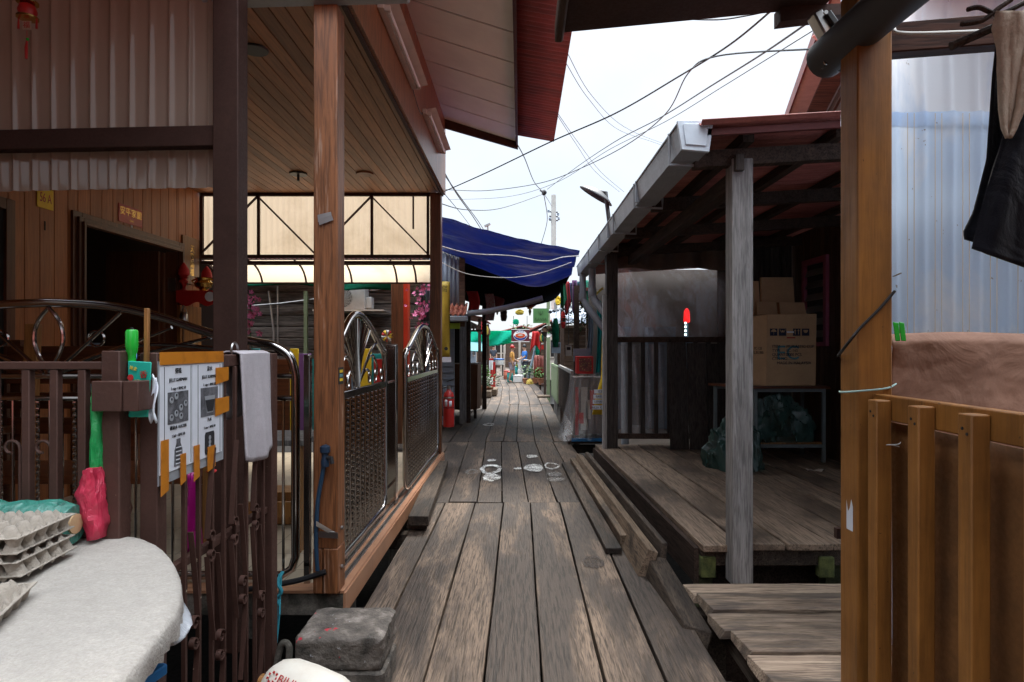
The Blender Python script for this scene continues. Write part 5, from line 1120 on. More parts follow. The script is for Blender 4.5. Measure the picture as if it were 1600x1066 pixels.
# folding arm awning
aw = thing('folding_awning', 'dark folding arm awning with grey roller tube over the ochre post', 'awning', (1.3, 2.6, 2.9))
m = MB(); m.tube([(1.36, 2.8, 2.83), (1.38, 2.3, 2.83), (1.42, 1.2, 2.83), (1.44, .2, 2.83)], .085, 22); m.build('roller', plain('charcoal_cassette', (.05, .048, .05), .6), aw)
m = MB(); m.hexa([(.2, 2.9, 3.0), (1.4, 2.9, 3.115), (1.4, .2, 3.115), (.2, .2, 3.0), (.2, 2.9, 3.07), (1.4, 2.9, 3.185), (1.4, .2, 3.185), (.2, .2, 3.07)]); m.build('fabric', m_dbrown, aw)
box(.16, .199, .2, 2.93, 2.965, 3.06).build('front_bar', m_dark, aw, bevel=.01)
m = MB(); m.hexa([(1.185, 2.86, 3.03), (1.6, 2.86, 3.08), (1.6, 2.93, 3.08), (1.185, 2.93, 3.03), (1.185, 2.86, 3.1), (1.6, 2.86, 3.12), (1.6, 2.93, 3.12), (1.185, 2.93, 3.1)]); m.build('end_plate', m_dbrown, aw)
MB().bar(at(1314, 100, 2.78), at(1272, 22, 2.78), .045, .07, (0, 1, 0)).build('arm', m_steeld, aw, bevel=.008)
MB().bar(at(1318, 62, 2.75), at(1290, 22, 2.75), .03, .05, (0, 1, 0)).build('arm', m_black, aw, bevel=.006)
c = at(1300, 95, 2.72); MB().hexa([c + V(p) for p in ((-.04, -.02, -.03), (.1, -.02, -.05), (.1, .02, -.05), (-.04, .02, -.03), (-.03, -.02, .04), (.1, -.02, .16), (.1, .02, .16), (-.03, .02, .04))]).build('bracket', m_black, aw, bevel=.006)
for u, v in ((1290, 98), (1290, 20), (1312, 50)): MB().lathe([(.001, -.006), (.009, -.006), (.011, 0), (.001, .002)], at(u, v, 2.69), 10, 'Y').build('bolt', m_steel, aw)

# ================================================================== behind the terrace on the left
nb = thing('log_house', 'grey timber board house behind the terrace screen', 'house', (-4.3, 11, 0))
lw = MB(); z = .1
while z < 3.0:
    vs = []; n = 5
    z1 = z + .2
    lw.hexa([(-7.5, 11.0, z), (-1.75, 11.0, z), (-1.75, 11.1, z), (-7.5, 11.1, z), (-7.5, 10.985, z + .17), (-1.75, 10.985, z + .17), (-1.75, 11.1, z + .17), (-7.5, 11.1, z + .17)]); lw.hexa([(-7.5, 10.985, z + .171), (-1.75, 10.985, z + .171), (-1.75, 11.1, z + .171), (-7.5, 11.1, z + .171), (-7.5, 11.04, z + .199), (-1.75, 11.04, z + .199), (-1.75, 11.1, z + .199), (-7.5, 11.1, z + .199)]); z += .2
lw.build('board_wall', m_log, nb, bevel=.008)
box(-7.5, -1.76, 11.102, 15, .1, 3.0).build('rear_room', m_void, nb)
rf = MB(); corr(rf, (-7.6, 10.4, 3.0), (6., 0, 0), (0, 4.5, 1.2), (0, -.25, 1), .075, .011, 6, 1); rf.build('roof', m_redroof, nb, solid=.004)
for u, v0, v1 in ((436, 455, 600), (478, 452, 600), (466, 460, 600)):
    pass
pi = MB(); pi.tube([at(434, 447, 10.9), at(434, 640, 10.9)], .018, 8); pi.tube([at(420, 455, 10.88), at(428, 520, 10.88), at(426, 600, 10.88)], .02, 8); tag(pi.build('conduit_pipe', m_steeld), 'grey conduit pipe running up the grey board house', 'pipe')
pi = MB(); pi.tube([at(380, 479, 10.85), at(440, 474, 10.85), at(495, 467, 10.85), at(620, 448, 10.85)], .016, 8); tag(pi.build('slanting_pipe', m_steeld), 'thin grey pipe slanting across the grey board house', 'pipe')
pi = MB(); c = at(478, 640, 10.8); pi.box(c.x - .03, c.x + .03, 10.77, 10.83, c.z, at(478, 455, 10.8).z); tag(pi.build('timber_post', m_greenpost), 'thin olive timber post before the grey board house', 'post')
gn = MB(); gn.surf(lambda s, t_: (-6.2 + 4.2 * s, 10.3 + .05 * math.sin(17 * s + 3 * t_), 2.78 - (.27 + .05 * math.sin(9 * s)) * t_ + .02 * math.sin(23 * s)), 50, 8); tag(gn.build('green_net_roll', m_dgnet, solid=.01), 'dark green netting gathered under the curved cream awning', 'net')
ac = thing('air_conditioner', 'white outdoor air conditioner unit with round fan grille on a bracket shelf', 'air conditioner', at(545, 482, 10.5))
a0 = at(502, 484, 10.5); a1 = at(570, 446, 10.5)
box(a0.x, a1.x, 10.5, 10.8, a0.z, a1.z).build('casing', m_white, ac, bevel=.02)
fcn = at(534, 465, 10.5); gr = MB()
for k in range(7): gr.tube([(fcn.x + (.03 + .024 * k) * math.cos(a * math.pi / 12), 10.485, fcn.z + (.03 + .024 * k) * math.sin(a * math.pi / 12)) for a in range(24)], .005, 5, closed=True)
for k in range(16): a = k * math.pi / 8; gr.tube([(fcn.x + .02 * math.cos(a), 10.487, fcn.z + .02 * math.sin(a)), (fcn.x + .1 * math.cos(a + .3), 10.487, fcn.z + .1 * math.sin(a + .3)), (fcn.x + .18 * math.cos(a + .7), 10.487, fcn.z + .18 * math.sin(a + .7))], .004, 5)
gr.build('fan_grille', m_white, ac)
MB().lathe([(.001, -.004), (.18, -.004), (.18, -.002), (.001, -.002)], (fcn.x, 10.498, fcn.z), 24, 'Y').build('fan_opening', m_void, ac)
MB().lathe([(.001, -.012), (.03, -.01), (.03, .0), (.001, .0)], (fcn.x, 10.488, fcn.z), 12, 'Y').build('hub', m_white, ac)
q = at(575, 465, 10.5); MB().box(a1.x + .002, a1.x + .1, 10.55, 10.75, a0.z + .02, a0.z + .22).build('valve_cover', m_white, ac, bevel=.02)
q = at(556, 448, 10.495); MB().box(q.x - .06, q.x + .08, 10.494, 10.499, q.z - .012, q.z + .006).build('blue_strip', plain('blue_print', (.02, .1, .5), .5), ac)
bk_ = MB(); bk_.box(a0.x - .1, a1.x + .35, 10.35, 10.95, a0.z - .03, a0.z - .005); tag(bk_.build('shelf_sheet', m_cream), 'pale sheet metal shelf carrying the air conditioner', 'shelf')
sa = thing('small_awning', 'small white corrugated awning seen below the red altar shelf', 'awning', at(345, 520, 9.6))
m = MB(); p_ = at(325, 500, 9.6); corr(m, p_, (.3, 0, .0), (0, .6, .25), (0, -.3, 1), .06, .012, 8, 1); m.build('sheet', m_white, sa, solid=.004); box(p_.x, p_.x + .3, 9.62, 9.66, p_.z - .08, p_.z - .02).build('beam', m_dark, sa)
for x in (p_.x + .02, p_.x + .24): box(x, x + .04, 9.64, 9.68, .1, p_.z - .081).build('leg', m_dark, sa)
# painted pallet screen in many colours
ps_ = thing('painted_screen', 'low screen of purple, yellow and teal painted boards beyond the terrace', 'screen', (-3, 9.4, 0))
for k, (u0, u1, mt) in enumerate(((392, 406, m_teal), (408, 432, m_purple), (433, 452, m_furn), (453, 466, m_yellow), (467, 486, m_purple), (488, 502, m_teal), (503, 530, m_tealp), (531, 548, m_furn), (549, 561, m_bluegrey), (562, 580, m_yellow), (581, 600, m_teal), (586, 598, m_red))):
    a = at(u0, 660, 9.4 + .05 * (k == 11)); b = at(u1, 545 + (k % 3) * 8, 9.4); box(a.x, b.x, 9.4 - .04 * (k == 11), 9.42 - .04 * (k == 11), .15, b.z).build('board', mt, ps_, bevel=.004)
for z in (.5, 1.2): box(at(390, 0, 9.4).x, at(602, 0, 9.4).x, 9.421, 9.46, z, z + .06).build('rail', m_furn, ps_)
fw = thing('paper_pinwheel', 'small paper pinwheel before the red edged post', 'pinwheel', at(604, 525, 9.3)); c = at(605, 525, 9.3)
for k in range(10): a = k * math.pi / 5; MB().add([c, c + V((.09 * math.cos(a), .01, .09 * math.sin(a))), c + V((.09 * math.cos(a + .45), .0, .09 * math.sin(a + .45)))], [(0, 1, 2)]).build('blade', (m_yellow, m_redc, m_white)[k % 3], fw, solid=.002)
MB().tube([c, c + V((0, .02, -.6))], .006, 5).build('stick', m_pine, fw)
rp = thing('red_edged_post', 'brown timber post with a bright red painted edge under the curved awning', 'post', at(622, 640, 9.3))
a = at(611, 0, 9.3).x; b = at(630, 0, 9.3).x; c_ = at(637, 0, 9.3).x; zt = at(0, 419, 9.3).z
box(a, b, 9.3, 9.5, .1, zt).build('post', m_post, rp, bevel=.008); box(b + .002, c_, 9.305, 9.5, .1, zt - .01).build('red_strip', plain('vermilion_paint', (.6, .04, .01), .5), rp, bevel=.004)
box(a - .07, c_ + .05, 9.28, 9.52, zt + .001, zt + .05).build('cap', m_dark, rp)
# plum blossom sprays
def spray(pts, n, lab, Y):
    o = thing('blossom_spray', lab, 'flowers', at(pts[-1][0], pts[-1][1], Y), 'pink plum blossom sprays')
    P_ = smooth_pts([at(u, v, Y) for u, v in pts], 8); MB().tube(P_, [.006] * len(P_), 5).build('stem', m_leafd, o)
    m = MB()
    for k in range(n):
        c = random.choice(P_[: int(len(P_) * .85)]) + V((random.gauss(0, .05), random.gauss(0, .03), random.gauss(0, .03))); rr = random.uniform(.025, .042); tl = V((random.gauss(0, .5), -1, random.gauss(0, .5))).normalized(); x = tl.orthogonal().normalized(); y = tl.cross(x)
        for j in range(5):
            a = j * 2 * math.pi / 5; d = x * math.cos(a) + y * math.sin(a); e = x * math.cos(a + .5) + y * math.sin(a + .5); f = x * math.cos(a - .5) + y * math.sin(a - .5); m.add([c, c + e * rr * .7 + tl * .008, c + d * rr + tl * .012, c + f * rr * .7 + tl * .008], [(0, 1, 2, 3)])
    m.build('blossom', m_blossom, o); return o
spray([(397, 466), (391, 480), (395, 492), (390, 505), (394, 545)], 26, 'pink blossom spray beside the dark brown porch post', 6.)
spray([(667, 443), (662, 455), (666, 475), (655, 495), (660, 515), (645, 535)], 46, 'pink blossom spray between the red edged post and the corner post', 8.8)
spray([(652, 444), (646, 460), (650, 475), (640, 500)], 8, 'sparse pink blossom twig right against the red edged post', 9.1)
# furniture on the terrace
st = thing('wooden_settee', 'reddish brown wooden settee with turned legs behind the arched steel fence', 'settee', (-3.1, 4.7, .16))
box(-4.1, -2.2, 4.4, 5.0, .58, .64).build('seat', m_furn, st, bevel=.006)
for z in (.85, 1.05, 1.25, 1.42): box(-4.1, -2.2, 5.0, 5.04, z, z + .13).build('back_slat', m_furn, st, bevel=.005)
for x in (-4.1, -3.15, -2.28):
    for y in (4.43, 4.95): MB().lathe([(.035, .166), (.025, .2), (.045, .27), (.03, .33), (.04, .45), (.04, .579)], (x + .04, y, 0), 12).build('leg', m_furn, st)
    box(x, x + .08, 5.041, 5.09, .62, 1.6).build('back_post', m_furn, st)
for x in (-4.1, -2.28): box(x, x + .08, 4.4, 5.0, .86, .92).build('armrest', m_furn, st, bevel=.01)
pw = MB(); pw.bar((-3.35, 4.25, .17), (-3.3, 4.25, 1.7), .09, .04, (0, 1, 0)); tag(pw.build('pine_plank', m_pine, bevel=.003), 'yellow pine plank standing upright behind the arched steel fence', 'plank')
stl = thing('pine_table', 'small rough pine table on the terrace behind the worn front post', 'table', (-1.75, 4.5, .16))
box(-2.15, -1.45, 4.2, 4.7, .88, .92).build('tabletop', m_greypost, stl, bevel=.004)
for x, y in ((-2.1, 4.23), (-1.5, 4.23), (-2.1, 4.66), (-1.5, 4.66)): box(x - .03, x + .03, y - .03, y + .03, .166, .879).build('leg', m_pine, stl, bevel=.004)
box(-2.07, -1.53, 4.215, 4.245, .4, .5).build('stretcher', m_pine, stl)
bx2 = MB(); bx2.box(-2.0, -1.7, 4.85, 5.1, .17, .42); tag(bx2.build('wooden_crate', m_pine, bevel=.005), 'small wooden crate on the tiles behind the pine table', 'crate')
# purple magenta bag strip behind the gate
mb_ = MB(); mb_.surf(lambda s, t_: (-1.6 + .07 * s, 3.0 + .02 * math.sin(9 * s + 6 * t_), .95 - .4 * t_), 6, 10); tag(mb_.build('magenta_bag', plain('magenta_film', (.4, .01, .2), .4), solid=.003), 'magenta plastic bag hanging behind the gate scrolls', 'bag')

# ================================================================== extinguisher
fx = thing('fire_extinguisher', 'red fire extinguisher hanging on the terrace corner post', 'extinguisher', (-.93, 8.3, .47))
c = V((-.945, 8.28, .48))
MB().lathe([(.03, 0), (.068, .008), (.072, .03), (.072, .4), (.06, .45), (.03, .48), (.022, .5)], c, 22).build('cylinder', m_red, fx)
MB().lathe([(.073, .255), (.0735, .26), (.0735, .262), (.073, .265)], c, 22).build('band', m_black, fx)
MB().lathe([(.0725, .38), (.0735, .382), (.0725, .4), (.0665, .415)], c, 22).build('silver_band', m_steeld, fx)
for dx, s_ in ((-.03, 1), (.03, .8)): MB().surf(lambda s, t_: (c.x + .0745 * math.sin(dx / .072 + (s - .5) * .5), c.y - .0745 * math.cos(dx / .072 + (s - .5) * .5), c.z + .28 + .09 * s_ * t_), 6, 2).build('label', m_paper, fx, solid=.001)
MB().tube([c + V((0, 0, .5)), c + V((0, 0, .55))], .02, 10).build('valve', m_steeld, fx)
for z in (.55, .6): MB().bar(c + V((-.02, 0, z)), c + V((.08, -.03, z + (.04 if z > .56 else -.005))), .02, .008).build('lever', m_black, fx)
MB().tube(smooth_pts([c + V((-.02, -.01, .53)), c + V((-.085, -.02, .5)), c + V((-.09, -.02, .3)), c + V((-.08, -.02, .15))], 5), .01, 8).build('hose', m_black, fx)

# ================================================================== lane, middle distance, left side
bn = thing('yellow_banner', 'faded yellow vertical banner beyond the terrace corner post', 'banner', at(696, 560, 10.4))
m = MB(); m.surf(lambda s, t_: at(678 + 25 * s, 440 + 118 * t_, 10.4 + .03 * math.sin(5 * s + 4 * t_)), 8, 14); m.build('cloth', m_banner, bn, solid=.004)
a = at(692, 452, 10.34); text('燕窩', .12, m_inkb, bn, at(688, 452, 10.33), (1, 0, 0), (0, 0, 1)); 
m = MB(); a = at(697, 545, 10.34); MB().lathe([(.001, 0), (.03, 0), (.03, .004), (.001, .004)], a, 14, 'Y').build('logo', m_inkb, bn)
m = MB(); a = at(680, 558, 10.4); b = at(705, 566, 10.4); m.box(a.x, b.x, 10.38, 10.385, b.z, a.z); m.build('white_foot', m_paper, bn)
cw = thing('clapboard_shed', 'grey clapboard shed with blue corrugated upper wall and salmon tiled eave', 'shed', at(708, 640, 11.6))
m = MB(); z = .1
while z < 1.9: m.hexa([(-2.6, 11.55, z), (-1.22, 11.55, z), (-1.22, 11.65, z), (-2.6, 11.65, z), (-2.6, 11.58, z + .118), (-1.22, 11.58, z + .118), (-1.22, 11.65, z + .118), (-2.6, 11.65, z + .118)]); z += .12
m.build('clapboard', m_bluegrey, cw)
m = MB(); corr(m, (-2.8, 11.3, 2.0), (1.75, 0, 0), (0, 0, 1.3), (0, 1, 0), .075, .011, 8, 1); m.build('corrugated_wall', m_bluesheet, cw, solid=.003)
box(-1.1, -1.0, 11.28, 11.38, 1.9, 3.2).build('corner_post', m_clap, cw)
for k in range(2):
    m = MB(); corr(m, (-1.5, 11.02 + .14 * k, 2.1 + .1 * k), (.55, 0, 0), (0, .17, .11), (0, -.5, 1), .09, .022, 8, 1); m.build('roof_tile', m_tileroof, cw, solid=.014)
box(-1.5, -.92, 10.95, 11.05, 1.98, 2.08).build('eave_gutter', m_pvc, cw, bevel=.02)
box(-1.5, -1.08, 11.2, 11.25, 1.86, 1.96).build('lime_board', m_lime, cw)
pv = MB(); pv.tube([at(730, 490, 11.1), at(760, 487, 11.1), at(790, 481, 11.1), at(820, 474, 11.1), at(848, 466, 11.1)], .052, 14); tag(pv.build('drain_pipe', m_pvc), 'thick grey drain pipe slanting across the lane under the blue tarp', 'pipe')
sp_ = thing('timber_post', 'weathered grey post with dark timber behind beside the covered table', 'post', at(724, 655, 12.6)); a = at(718, 0, 12.6).x
box(a, a + .13, 12.6, 12.72, -1.2, 2.2).build('front_post', m_greypost, sp_, bevel=.006); box(a + .131, a + .21, 12.68, 12.8, .0, 2.2).build('back_post', m_dark, sp_)
tp2 = MB(); a = at(757, 0, 15.5).x; tp2.box(a - .06, a + .05, 15.5, 15.6, -1.2, 2.95); tag(tp2.build('timber_post', m_dark), 'thin black post beside the blue grey leaning board', 'post')
sh_ = thing('dark_stall', 'dark open stall with shelves of goods on the lane left', 'stall', (-1.9, 16, 0))
box(-3.2, -1.55, 16.2, 16.3, 0, 3.1).build('rear_wall', m_void, sh_)
box(-3.2, -1.1, 13.2, 16.3, 2.0, 2.1).build('loft_beam', m_dark, sh_)
for k in range(4): a = at(735 + 5 * k, 508, 13.5); MB().lathe([(.02, 0), (.025, .08), (.01, .1)], V((a.x, 13.5, 1.9)), 10).build('jar', m_beige, sh_)
box(at(730, 0, 13.5).x, at(754, 0, 13.5).x, 13.45, 13.6, 1.86, 1.9).build('shelf', m_clap, sh_)
ct = thing('covered_table', 'table draped with a brown cover beside the weathered grey post', 'table', at(725, 650, 13.5))
m = MB(); c0 = at(702, 0, 13.4).x; c1 = at(747, 0, 13.4).x
def cf(s, t_):
    a = 4 * s; k = int(a) % 4; f = a - int(a); X = [c0, c1, c1, c0, c0]; Y_ = [13.3, 13.3, 14.3, 14.3, 13.3]
    x = X[k] + (X[k + 1] - X[k]) * f; y = Y_[k] + (Y_[k + 1] - Y_[k]) * f; fl = .03 * math.sin(40 * s) * t_
    return (x + fl, y + fl, 1.17 - .97 * t_)
m.surf(cf, 64, 8); b = len(m.v); m.add([(c0, 13.3, 1.17), (c1, 13.3, 1.17), (c1, 14.3, 1.17), (c0, 14.3, 1.17)], [(0, 1, 2, 3)]); m.build('cover', m_browncov, ct, sharp=60)
for x in (c0 + .06, c1 - .06): box(x - .03, x + .03, 13.35, 13.41, 0.008, .25).build('leg', m_dark, ct)
bb_ = thing('leaning_board', 'blue grey board leaning behind the covered table', 'board', at(750, 622, 16)); a = at(741, 0, 16).x; b = at(755, 0, 16).x
MB().hexa([(a, 15.2, .1), (b, 15.2, .1), (b, 15.26, .1), (a, 15.26, .1), (a, 15.3, 1.15), (b, 15.3, 1.15), (b, 15.36, 1.15), (a, 15.36, 1.15)]).build('board', m_bluegrey, bb_, bevel=.006)
a_ = at(751, 0, 15.2).x; MB().lathe([(.02, -.004), (.05, -.004), (.05, 0), (.02, 0)], (a_ - .06, 15.215, .3), 14, 'Y').build('hole', m_void, bb_)
def leafplant(name, c, r, h, n, mt, lab, ls=.09, pot=None, grp=None):
    o = thing(name, lab, 'plant', (c[0], c[1], c[2]), grp); m = MB(); rr_ = random
    for k in range(n):
        a = rr_.uniform(0, 6.28); q = math.sqrt(rr_.random()) * r; z = h * (.15 + .85 * rr_.random()); p = V((c[0] + q * math.cos(a), c[1] + q * math.sin(a), c[2] + z))
        d = V((math.cos(a), math.sin(a), rr_.uniform(-.2, .8))).normalized(); sd = d.cross(V((0, 0, 1))).normalized(); up = sd.cross(d); L_ = ls * rr_.uniform(.6, 1.3)
        m.add([p, p + d * L_ * .5 + sd * L_ * .26 + up * L_ * .06, p + d * L_ - up * L_ * .12, p + d * L_ * .5 - sd * L_ * .26 + up * L_ * .06], [(0, 1, 2, 3)])
    m.build('leaves', mt, o); s = MB()
    for k in range(5): a = k * 1.26; s.tube([(c[0], c[1], c[2]), (c[0] + .5 * r * math.cos(a), c[1] + .5 * r * math.sin(a), c[2] + h * .6)], .008, 5)
    s.build('stem', m_leafd, o)
    if pot: MB().lathe([(pot * .7, -.0), (pot, pot * 1.5), (pot * 1.06, pot * 1.5), (pot * 1.06, pot * 1.7), (pot * .9, pot * 1.7)], (c[0], c[1], 0.008), 16).build('pot', m_terra, o)
    return o
leafplant('leafy_plant', (-1.3, 19.0, .35), .3, .6, 130, m_leaf, 'bushy green plant on the lane left before the striped post', .16, .2)
leafplant('leafy_plant', (-1.0, 19.6, .25), .28, .35, 80, m_leafd, 'low dark leafy plant at the foot of the striped post', .16, .16)
for k, (u, lb, y0, y1) in enumerate(((768, 'red and white striped post beside the bushy green plant', 612, 565), (772, 'plain red post half hidden behind the striped post', 611, 566))):
    o = thing('marker_post', lb, 'post', at(u, y0, 21 + k * .4), 'short marker posts'); c = at(u, y0, 21 + k * .4); c.z = .01
    for j in range(4): MB().lathe([(.045, .25 * j), (.045, .25 * j + .248)], c, 12).build('band', (m_red if k or j % 2 == 0 else m_white), o)
for k, (u0, u1, v, lb) in enumerate(((753, 767, 622, 'low grey timber sleeper at the foot of the leaning board'), (766, 776, 619, 'short timber block beyond the grey sleeper'))):
    a = ground_at(u0, v); b = ground_at(u1, v); tag(box(a.x, b.x, a.y, a.y + 1.2, .008, .2).build('timber_block', m_beaml, bevel=.015), lb, 'timber')
wn2 = thing('white_notice', 'small white notice with a red head standing beyond the green plant', 'notice', at(767, 575, 24)); a = at(758, 580, 24); b = at(771, 560, 24)
box(a.x, b.x, 24, 24.03, a.z, b.z).build('board', m_paper, wn2); box(a.x, b.x, 23.99, 23.999, b.z - .07, b.z).build('red_head', m_red, wn2); 
for x in (a.x + .02, b.x - .04): box(x, x + .03, 24.031, 24.06, .01, a.z + .1).build('leg', m_steeld, wn2)

# ---- overhead blue tarp and shade net
bt_ = MB()
def btf(s, t_):
    n0 = at(690, 340, 9.0).lerp(at(906, 392, 9.0), s); f0 = at(690, 398, 11.5).lerp(at(892, 424, 11.5), s); p = n0.lerp(f0, t_)
    p.z -= (.05 + .12 * t_) * math.sin(math.pi * s) + .42 * t_ * t_ * math.exp(-((s - .74) / .25) ** 2) * .55
    p.z += .022 * math.sin(16 * t_ + 3 * s) + .07 * (ridge((1.2 * s, 2.2 * t_ + .4 * s, 1), 1.5, 4) - .6); return p
bt_.surf(btf, 80, 80); tag(bt_.build('blue_tarp', m_bluetarp, solid=.004), 'large blue tarpaulin slung across the lane', 'tarp')
bn_ = MB()
def bnf(s, t_):
    e = btf(s, .985) + V((0, .06, .03)); f = V((-1.95 + 2.7 * s, 16.2, 2.95 - .3 * math.sin(math.pi * s) - .25 * s)); p = e.lerp(f, t_); p.z -= .12 * math.sin(math.pi * t_); return p
bn_.surf(bnf, 20, 8); tag(bn_.build('shade_net', m_net, solid=.01), 'black shade net stretched over the lane beyond the blue tarp', 'net')
def cable(pts, r, mt, lab, name='cable', cat='cable', n=8): m = MB(); m.tube(smooth_pts([at(*p) for p in pts], n), r, 6); return tag(m.build(name, mt), lab, cat)
cable([(690, 385, 8.9), (735, 396, 8.9), (800, 400, 8.9), (850, 408, 8.9), (880, 402, 8.9), (905, 400, 8.9)], .008, m_rope, 'white rope sagging across the face of the blue tarp', 'rope', 'rope')
cable([(690, 410, 8.8), (730, 428, 8.8), (790, 434, 8.8), (840, 428, 8.8), (893, 410, 8.8)], .006, m_rope, 'lower white rope looping under the blue tarp', 'rope', 'rope')
# lanterns under the net
def lantern(u, v, Y, r, lab, mt=m_red):
    c = at(u, v, Y); o = thing('red_lantern', lab, 'lantern', c, 'red paper lanterns'); MB().lathe([(r * .35, -r * .85), (r * .85, -r * .5), (r, 0), (r * .85, r * .5), (r * .35, r * .85)], c, 18).build('body', plain('dark_red_paper', (.16, .012, .015), .7), o)
    for s_ in (-1, 1): MB().lathe([(r * .36, -.02), (r * .38, 0), (r * .36, .02)], c + V((0, 0, s_ * r * .87)), 14).build('rim', m_gold, o)
    MB().lathe([(r * .08, -r * 1.9), (r * .22, -r * 1.3), (r * .1, -r * .9)], c, 10).build('tassel', m_banner, o); MB().tube([c + V((0, 0, r * .9)), c + V((0, 0, r * 2.2))], .006, 5).build('cord', m_rope, o)
lantern(777, 470, 13.5, .16, 'dark red lantern above the drain pipe, left of the two'); lantern(828, 472, 15, .17, 'dark red lantern at the right beside the green board')
fl_ = MB(); fl_.surf(lambda s, t_: at(729 + 17 * s + 4 * math.sin(3 * t_), 455 + 34 * t_, 12.6 + .1 * math.sin(5 * s)), 8, 8); tag(fl_.build('red_flag', m_redc, solid=.006), 'red cloth hanging behind the weathered grey post', 'cloth')
fl_ = MB(); fl_.surf(lambda s, t_: at(757 + 14 * s + 3 * math.sin(3 * t_), 459 + 42 * t_, 13.2 + .06 * math.sin(5 * s)), 8, 8); tag(fl_.build('patterned_cloth', paint('pink_white_print', (.55, .5, .45), .8, .2, 14, chip=(.45, .04, .1), chiplo=.52), solid=.006), 'pink and white patterned cloth beside the left lantern', 'cloth')

# ---- far lane
gnn = MB(); gnn.surf(lambda s, t_: at(725 + 78 * s, 517 + 22 * t_ + 4 * math.sin(3.1 * s) * t_ - 4 * s * t_, 26 + .2 * math.sin(10 * s + 4 * t_)), 26, 8); tag(gnn.build('green_net', m_gnet, solid=.01), 'bright teal green net hung across the far lane', 'net')
os_ = thing('oval_sign', 'maroon hanging sign with a blue rimmed bowl emblem over the lane', 'sign', at(813, 534, 23)); a = at(799, 534, 23); b = at(827, 515, 23)
box(a.x, b.x, 23, 23.04, a.z, b.z).build('board', plain('maroon_sign', (.12, .012, .025), .5), os_); fr = MB(); 
for z in (a.z, b.z): fr.box(a.x - .01, b.x + .01, 22.985, 23.045, z - .012, z + .012)
fr.build('edge', m_white, os_); cc = (a + b) / 2
def ell(nm, rx, rz, dz, y, mt, a0=0, a1=2 * math.pi): MB().prism([(cc.x + rx * math.cos(a0 + (a1 - a0) * k / 24), y, cc.z + dz + rz * math.sin(a0 + (a1 - a0) * k / 24)) for k in range(25 if a1 - a0 < 6 else 24)][::-1], (0, .005, 0)).build(nm, mt, os_)
ell('white_oval', .255, .195, 0, 22.99, m_white); ell('blue_bowl', .235, .165, -.005, 22.98, plain('logo_blue', (.02, .04, .3), .5), math.pi, 2 * math.pi); ell('white_ring', .2, .1, .0, 22.972, m_white); ell('red_soup', .18, .085, .0, 22.965, plain('logo_orange', (.6, .06, .01), .5)); ell('noodle_mark', .1, .03, .015, 22.958, m_cream)
text('LAKSA', .11, plain('logo_ink', (.03, .05, .3), .5), os_, (cc.x, 22.975, cc.z + .145), (1, 0, 0), (0, 0, 1), sx=.9)
for x in (a.x + .08, b.x - .08): MB().tube([(x, 23.02, b.z), (x, 23.02, b.z + .5)], .01, 5).build('hanger', m_dark, os_)
# far buildings
def fbuild(lab, x0, x1, y0, y1, h, wm, rm_, wins=2, over=.5):
    o = thing('far_house', lab, 'house', ((x0 + x1) / 2, (y0 + y1) / 2, 0), 'houses along the far lane'); box(x0, x1, y0, y1, .0, h).build('wall', wm, o)
    m = MB(); xm = (x0 + x1) / 2; m.prism([(x0 - over, y0 - .3, h - .1), (xm, y0 - .3, h + .9), (x1 + over, y0 - .3, h - .1), (x1 + over, y0 - .3, h - .04), (xm, y0 - .3, h + .97), (x0 - over, y0 - .3, h - .04)], (0, y1 - y0 + .6, 0)); m.build('roof', rm_, o)
    side = x1 if x1 < 0 else x0; s_ = 1 if x1 < 0 else -1
    for k in range(wins):
        y = y0 + (y1 - y0) * (k + .6) / (wins + .3); f = box(min(side, side + s_ * .06), max(side, side + s_ * .06), y - .45, y + .45, 1.0, 2.0).build('window', m_cream, o); box(min(side + s_ * .061, side + s_ * .07), max(side + s_ * .061, side + s_ * .07), y - .38, y + .38, 1.07, 1.93).build('pane', m_void, f)
        x = x0 + (x1 - x0) * (k + .6) / (wins + .3); f = box(x - .4, x + .4, y0 - .05, y0 - .001, 1.0, 1.9).build('window', m_cream, o); box(x - .33, x + .33, y0 - .06, y0 - .051, 1.07, 1.83).build('pane', m_void, f)
fbuild('blue grey low house on the left beyond the green net', -7.5, -2.6, 29, 37, 2.0, m_bluegrey, m_redroof)
fbuild('pale low house at the far left bend of the lane', -11, -4.7, 41, 54, 2.2, m_cream, m_redroof2)
fbuild('pale board house at the right beyond the potted plants', .75, 4.5, 29, 37, 2.3, m_cream, m_redroof2)
fbuild('brown low house closing the lane at the far end', -3.2, 3.4, 46, 55, 2.1, m_clap, m_redroof2)
fbuild('grey house far behind the bend of the lane', -9, -2.2, 66, 76, 2.4, m_cream, m_redroof)
rc = thing('brown_cabin', 'brown board cabin with grey pillar on the right of the far lane', 'cabin', (2, 21, 0))
m = MB(); z = .05
while z < 2.1: m.hexa([(1.15, 19.5, z), (4, 19.5, z), (4, 19.6, z), (1.15, 19.6, z), (1.15, 19.53, z + .128), (4, 19.53, z + .128), (4, 19.6, z + .128), (1.15, 19.6, z + .128)]); z += .13
m.build('board_wall', m_clap, rc); box(1.05, 1.145, 19.4, 19.55, -1.2, 2.9).build('pillar', m_greypost, rc)
m = MB(); corr(m, (.9, 17.5, 2.2), (2.6, 0, 0), (0, 2.2, .5), (0, -.2, 1), .08, .014, 8, 1); m.build('roof', m_bluesheet, rc, solid=.004); box(1.2, 4, 19.45, 19.49, 2.12, 2.2).build('wall_plate', m_steeld, rc)
gp_ = MB(); a = at(857, 0, 20.5).x; gp_.box(a - .06, a + .05, 20.5, 20.6, -1.2, 3.0); tag(gp_.build('green_post', m_greenpost), 'pale green square post beside the brown board cabin', 'post')
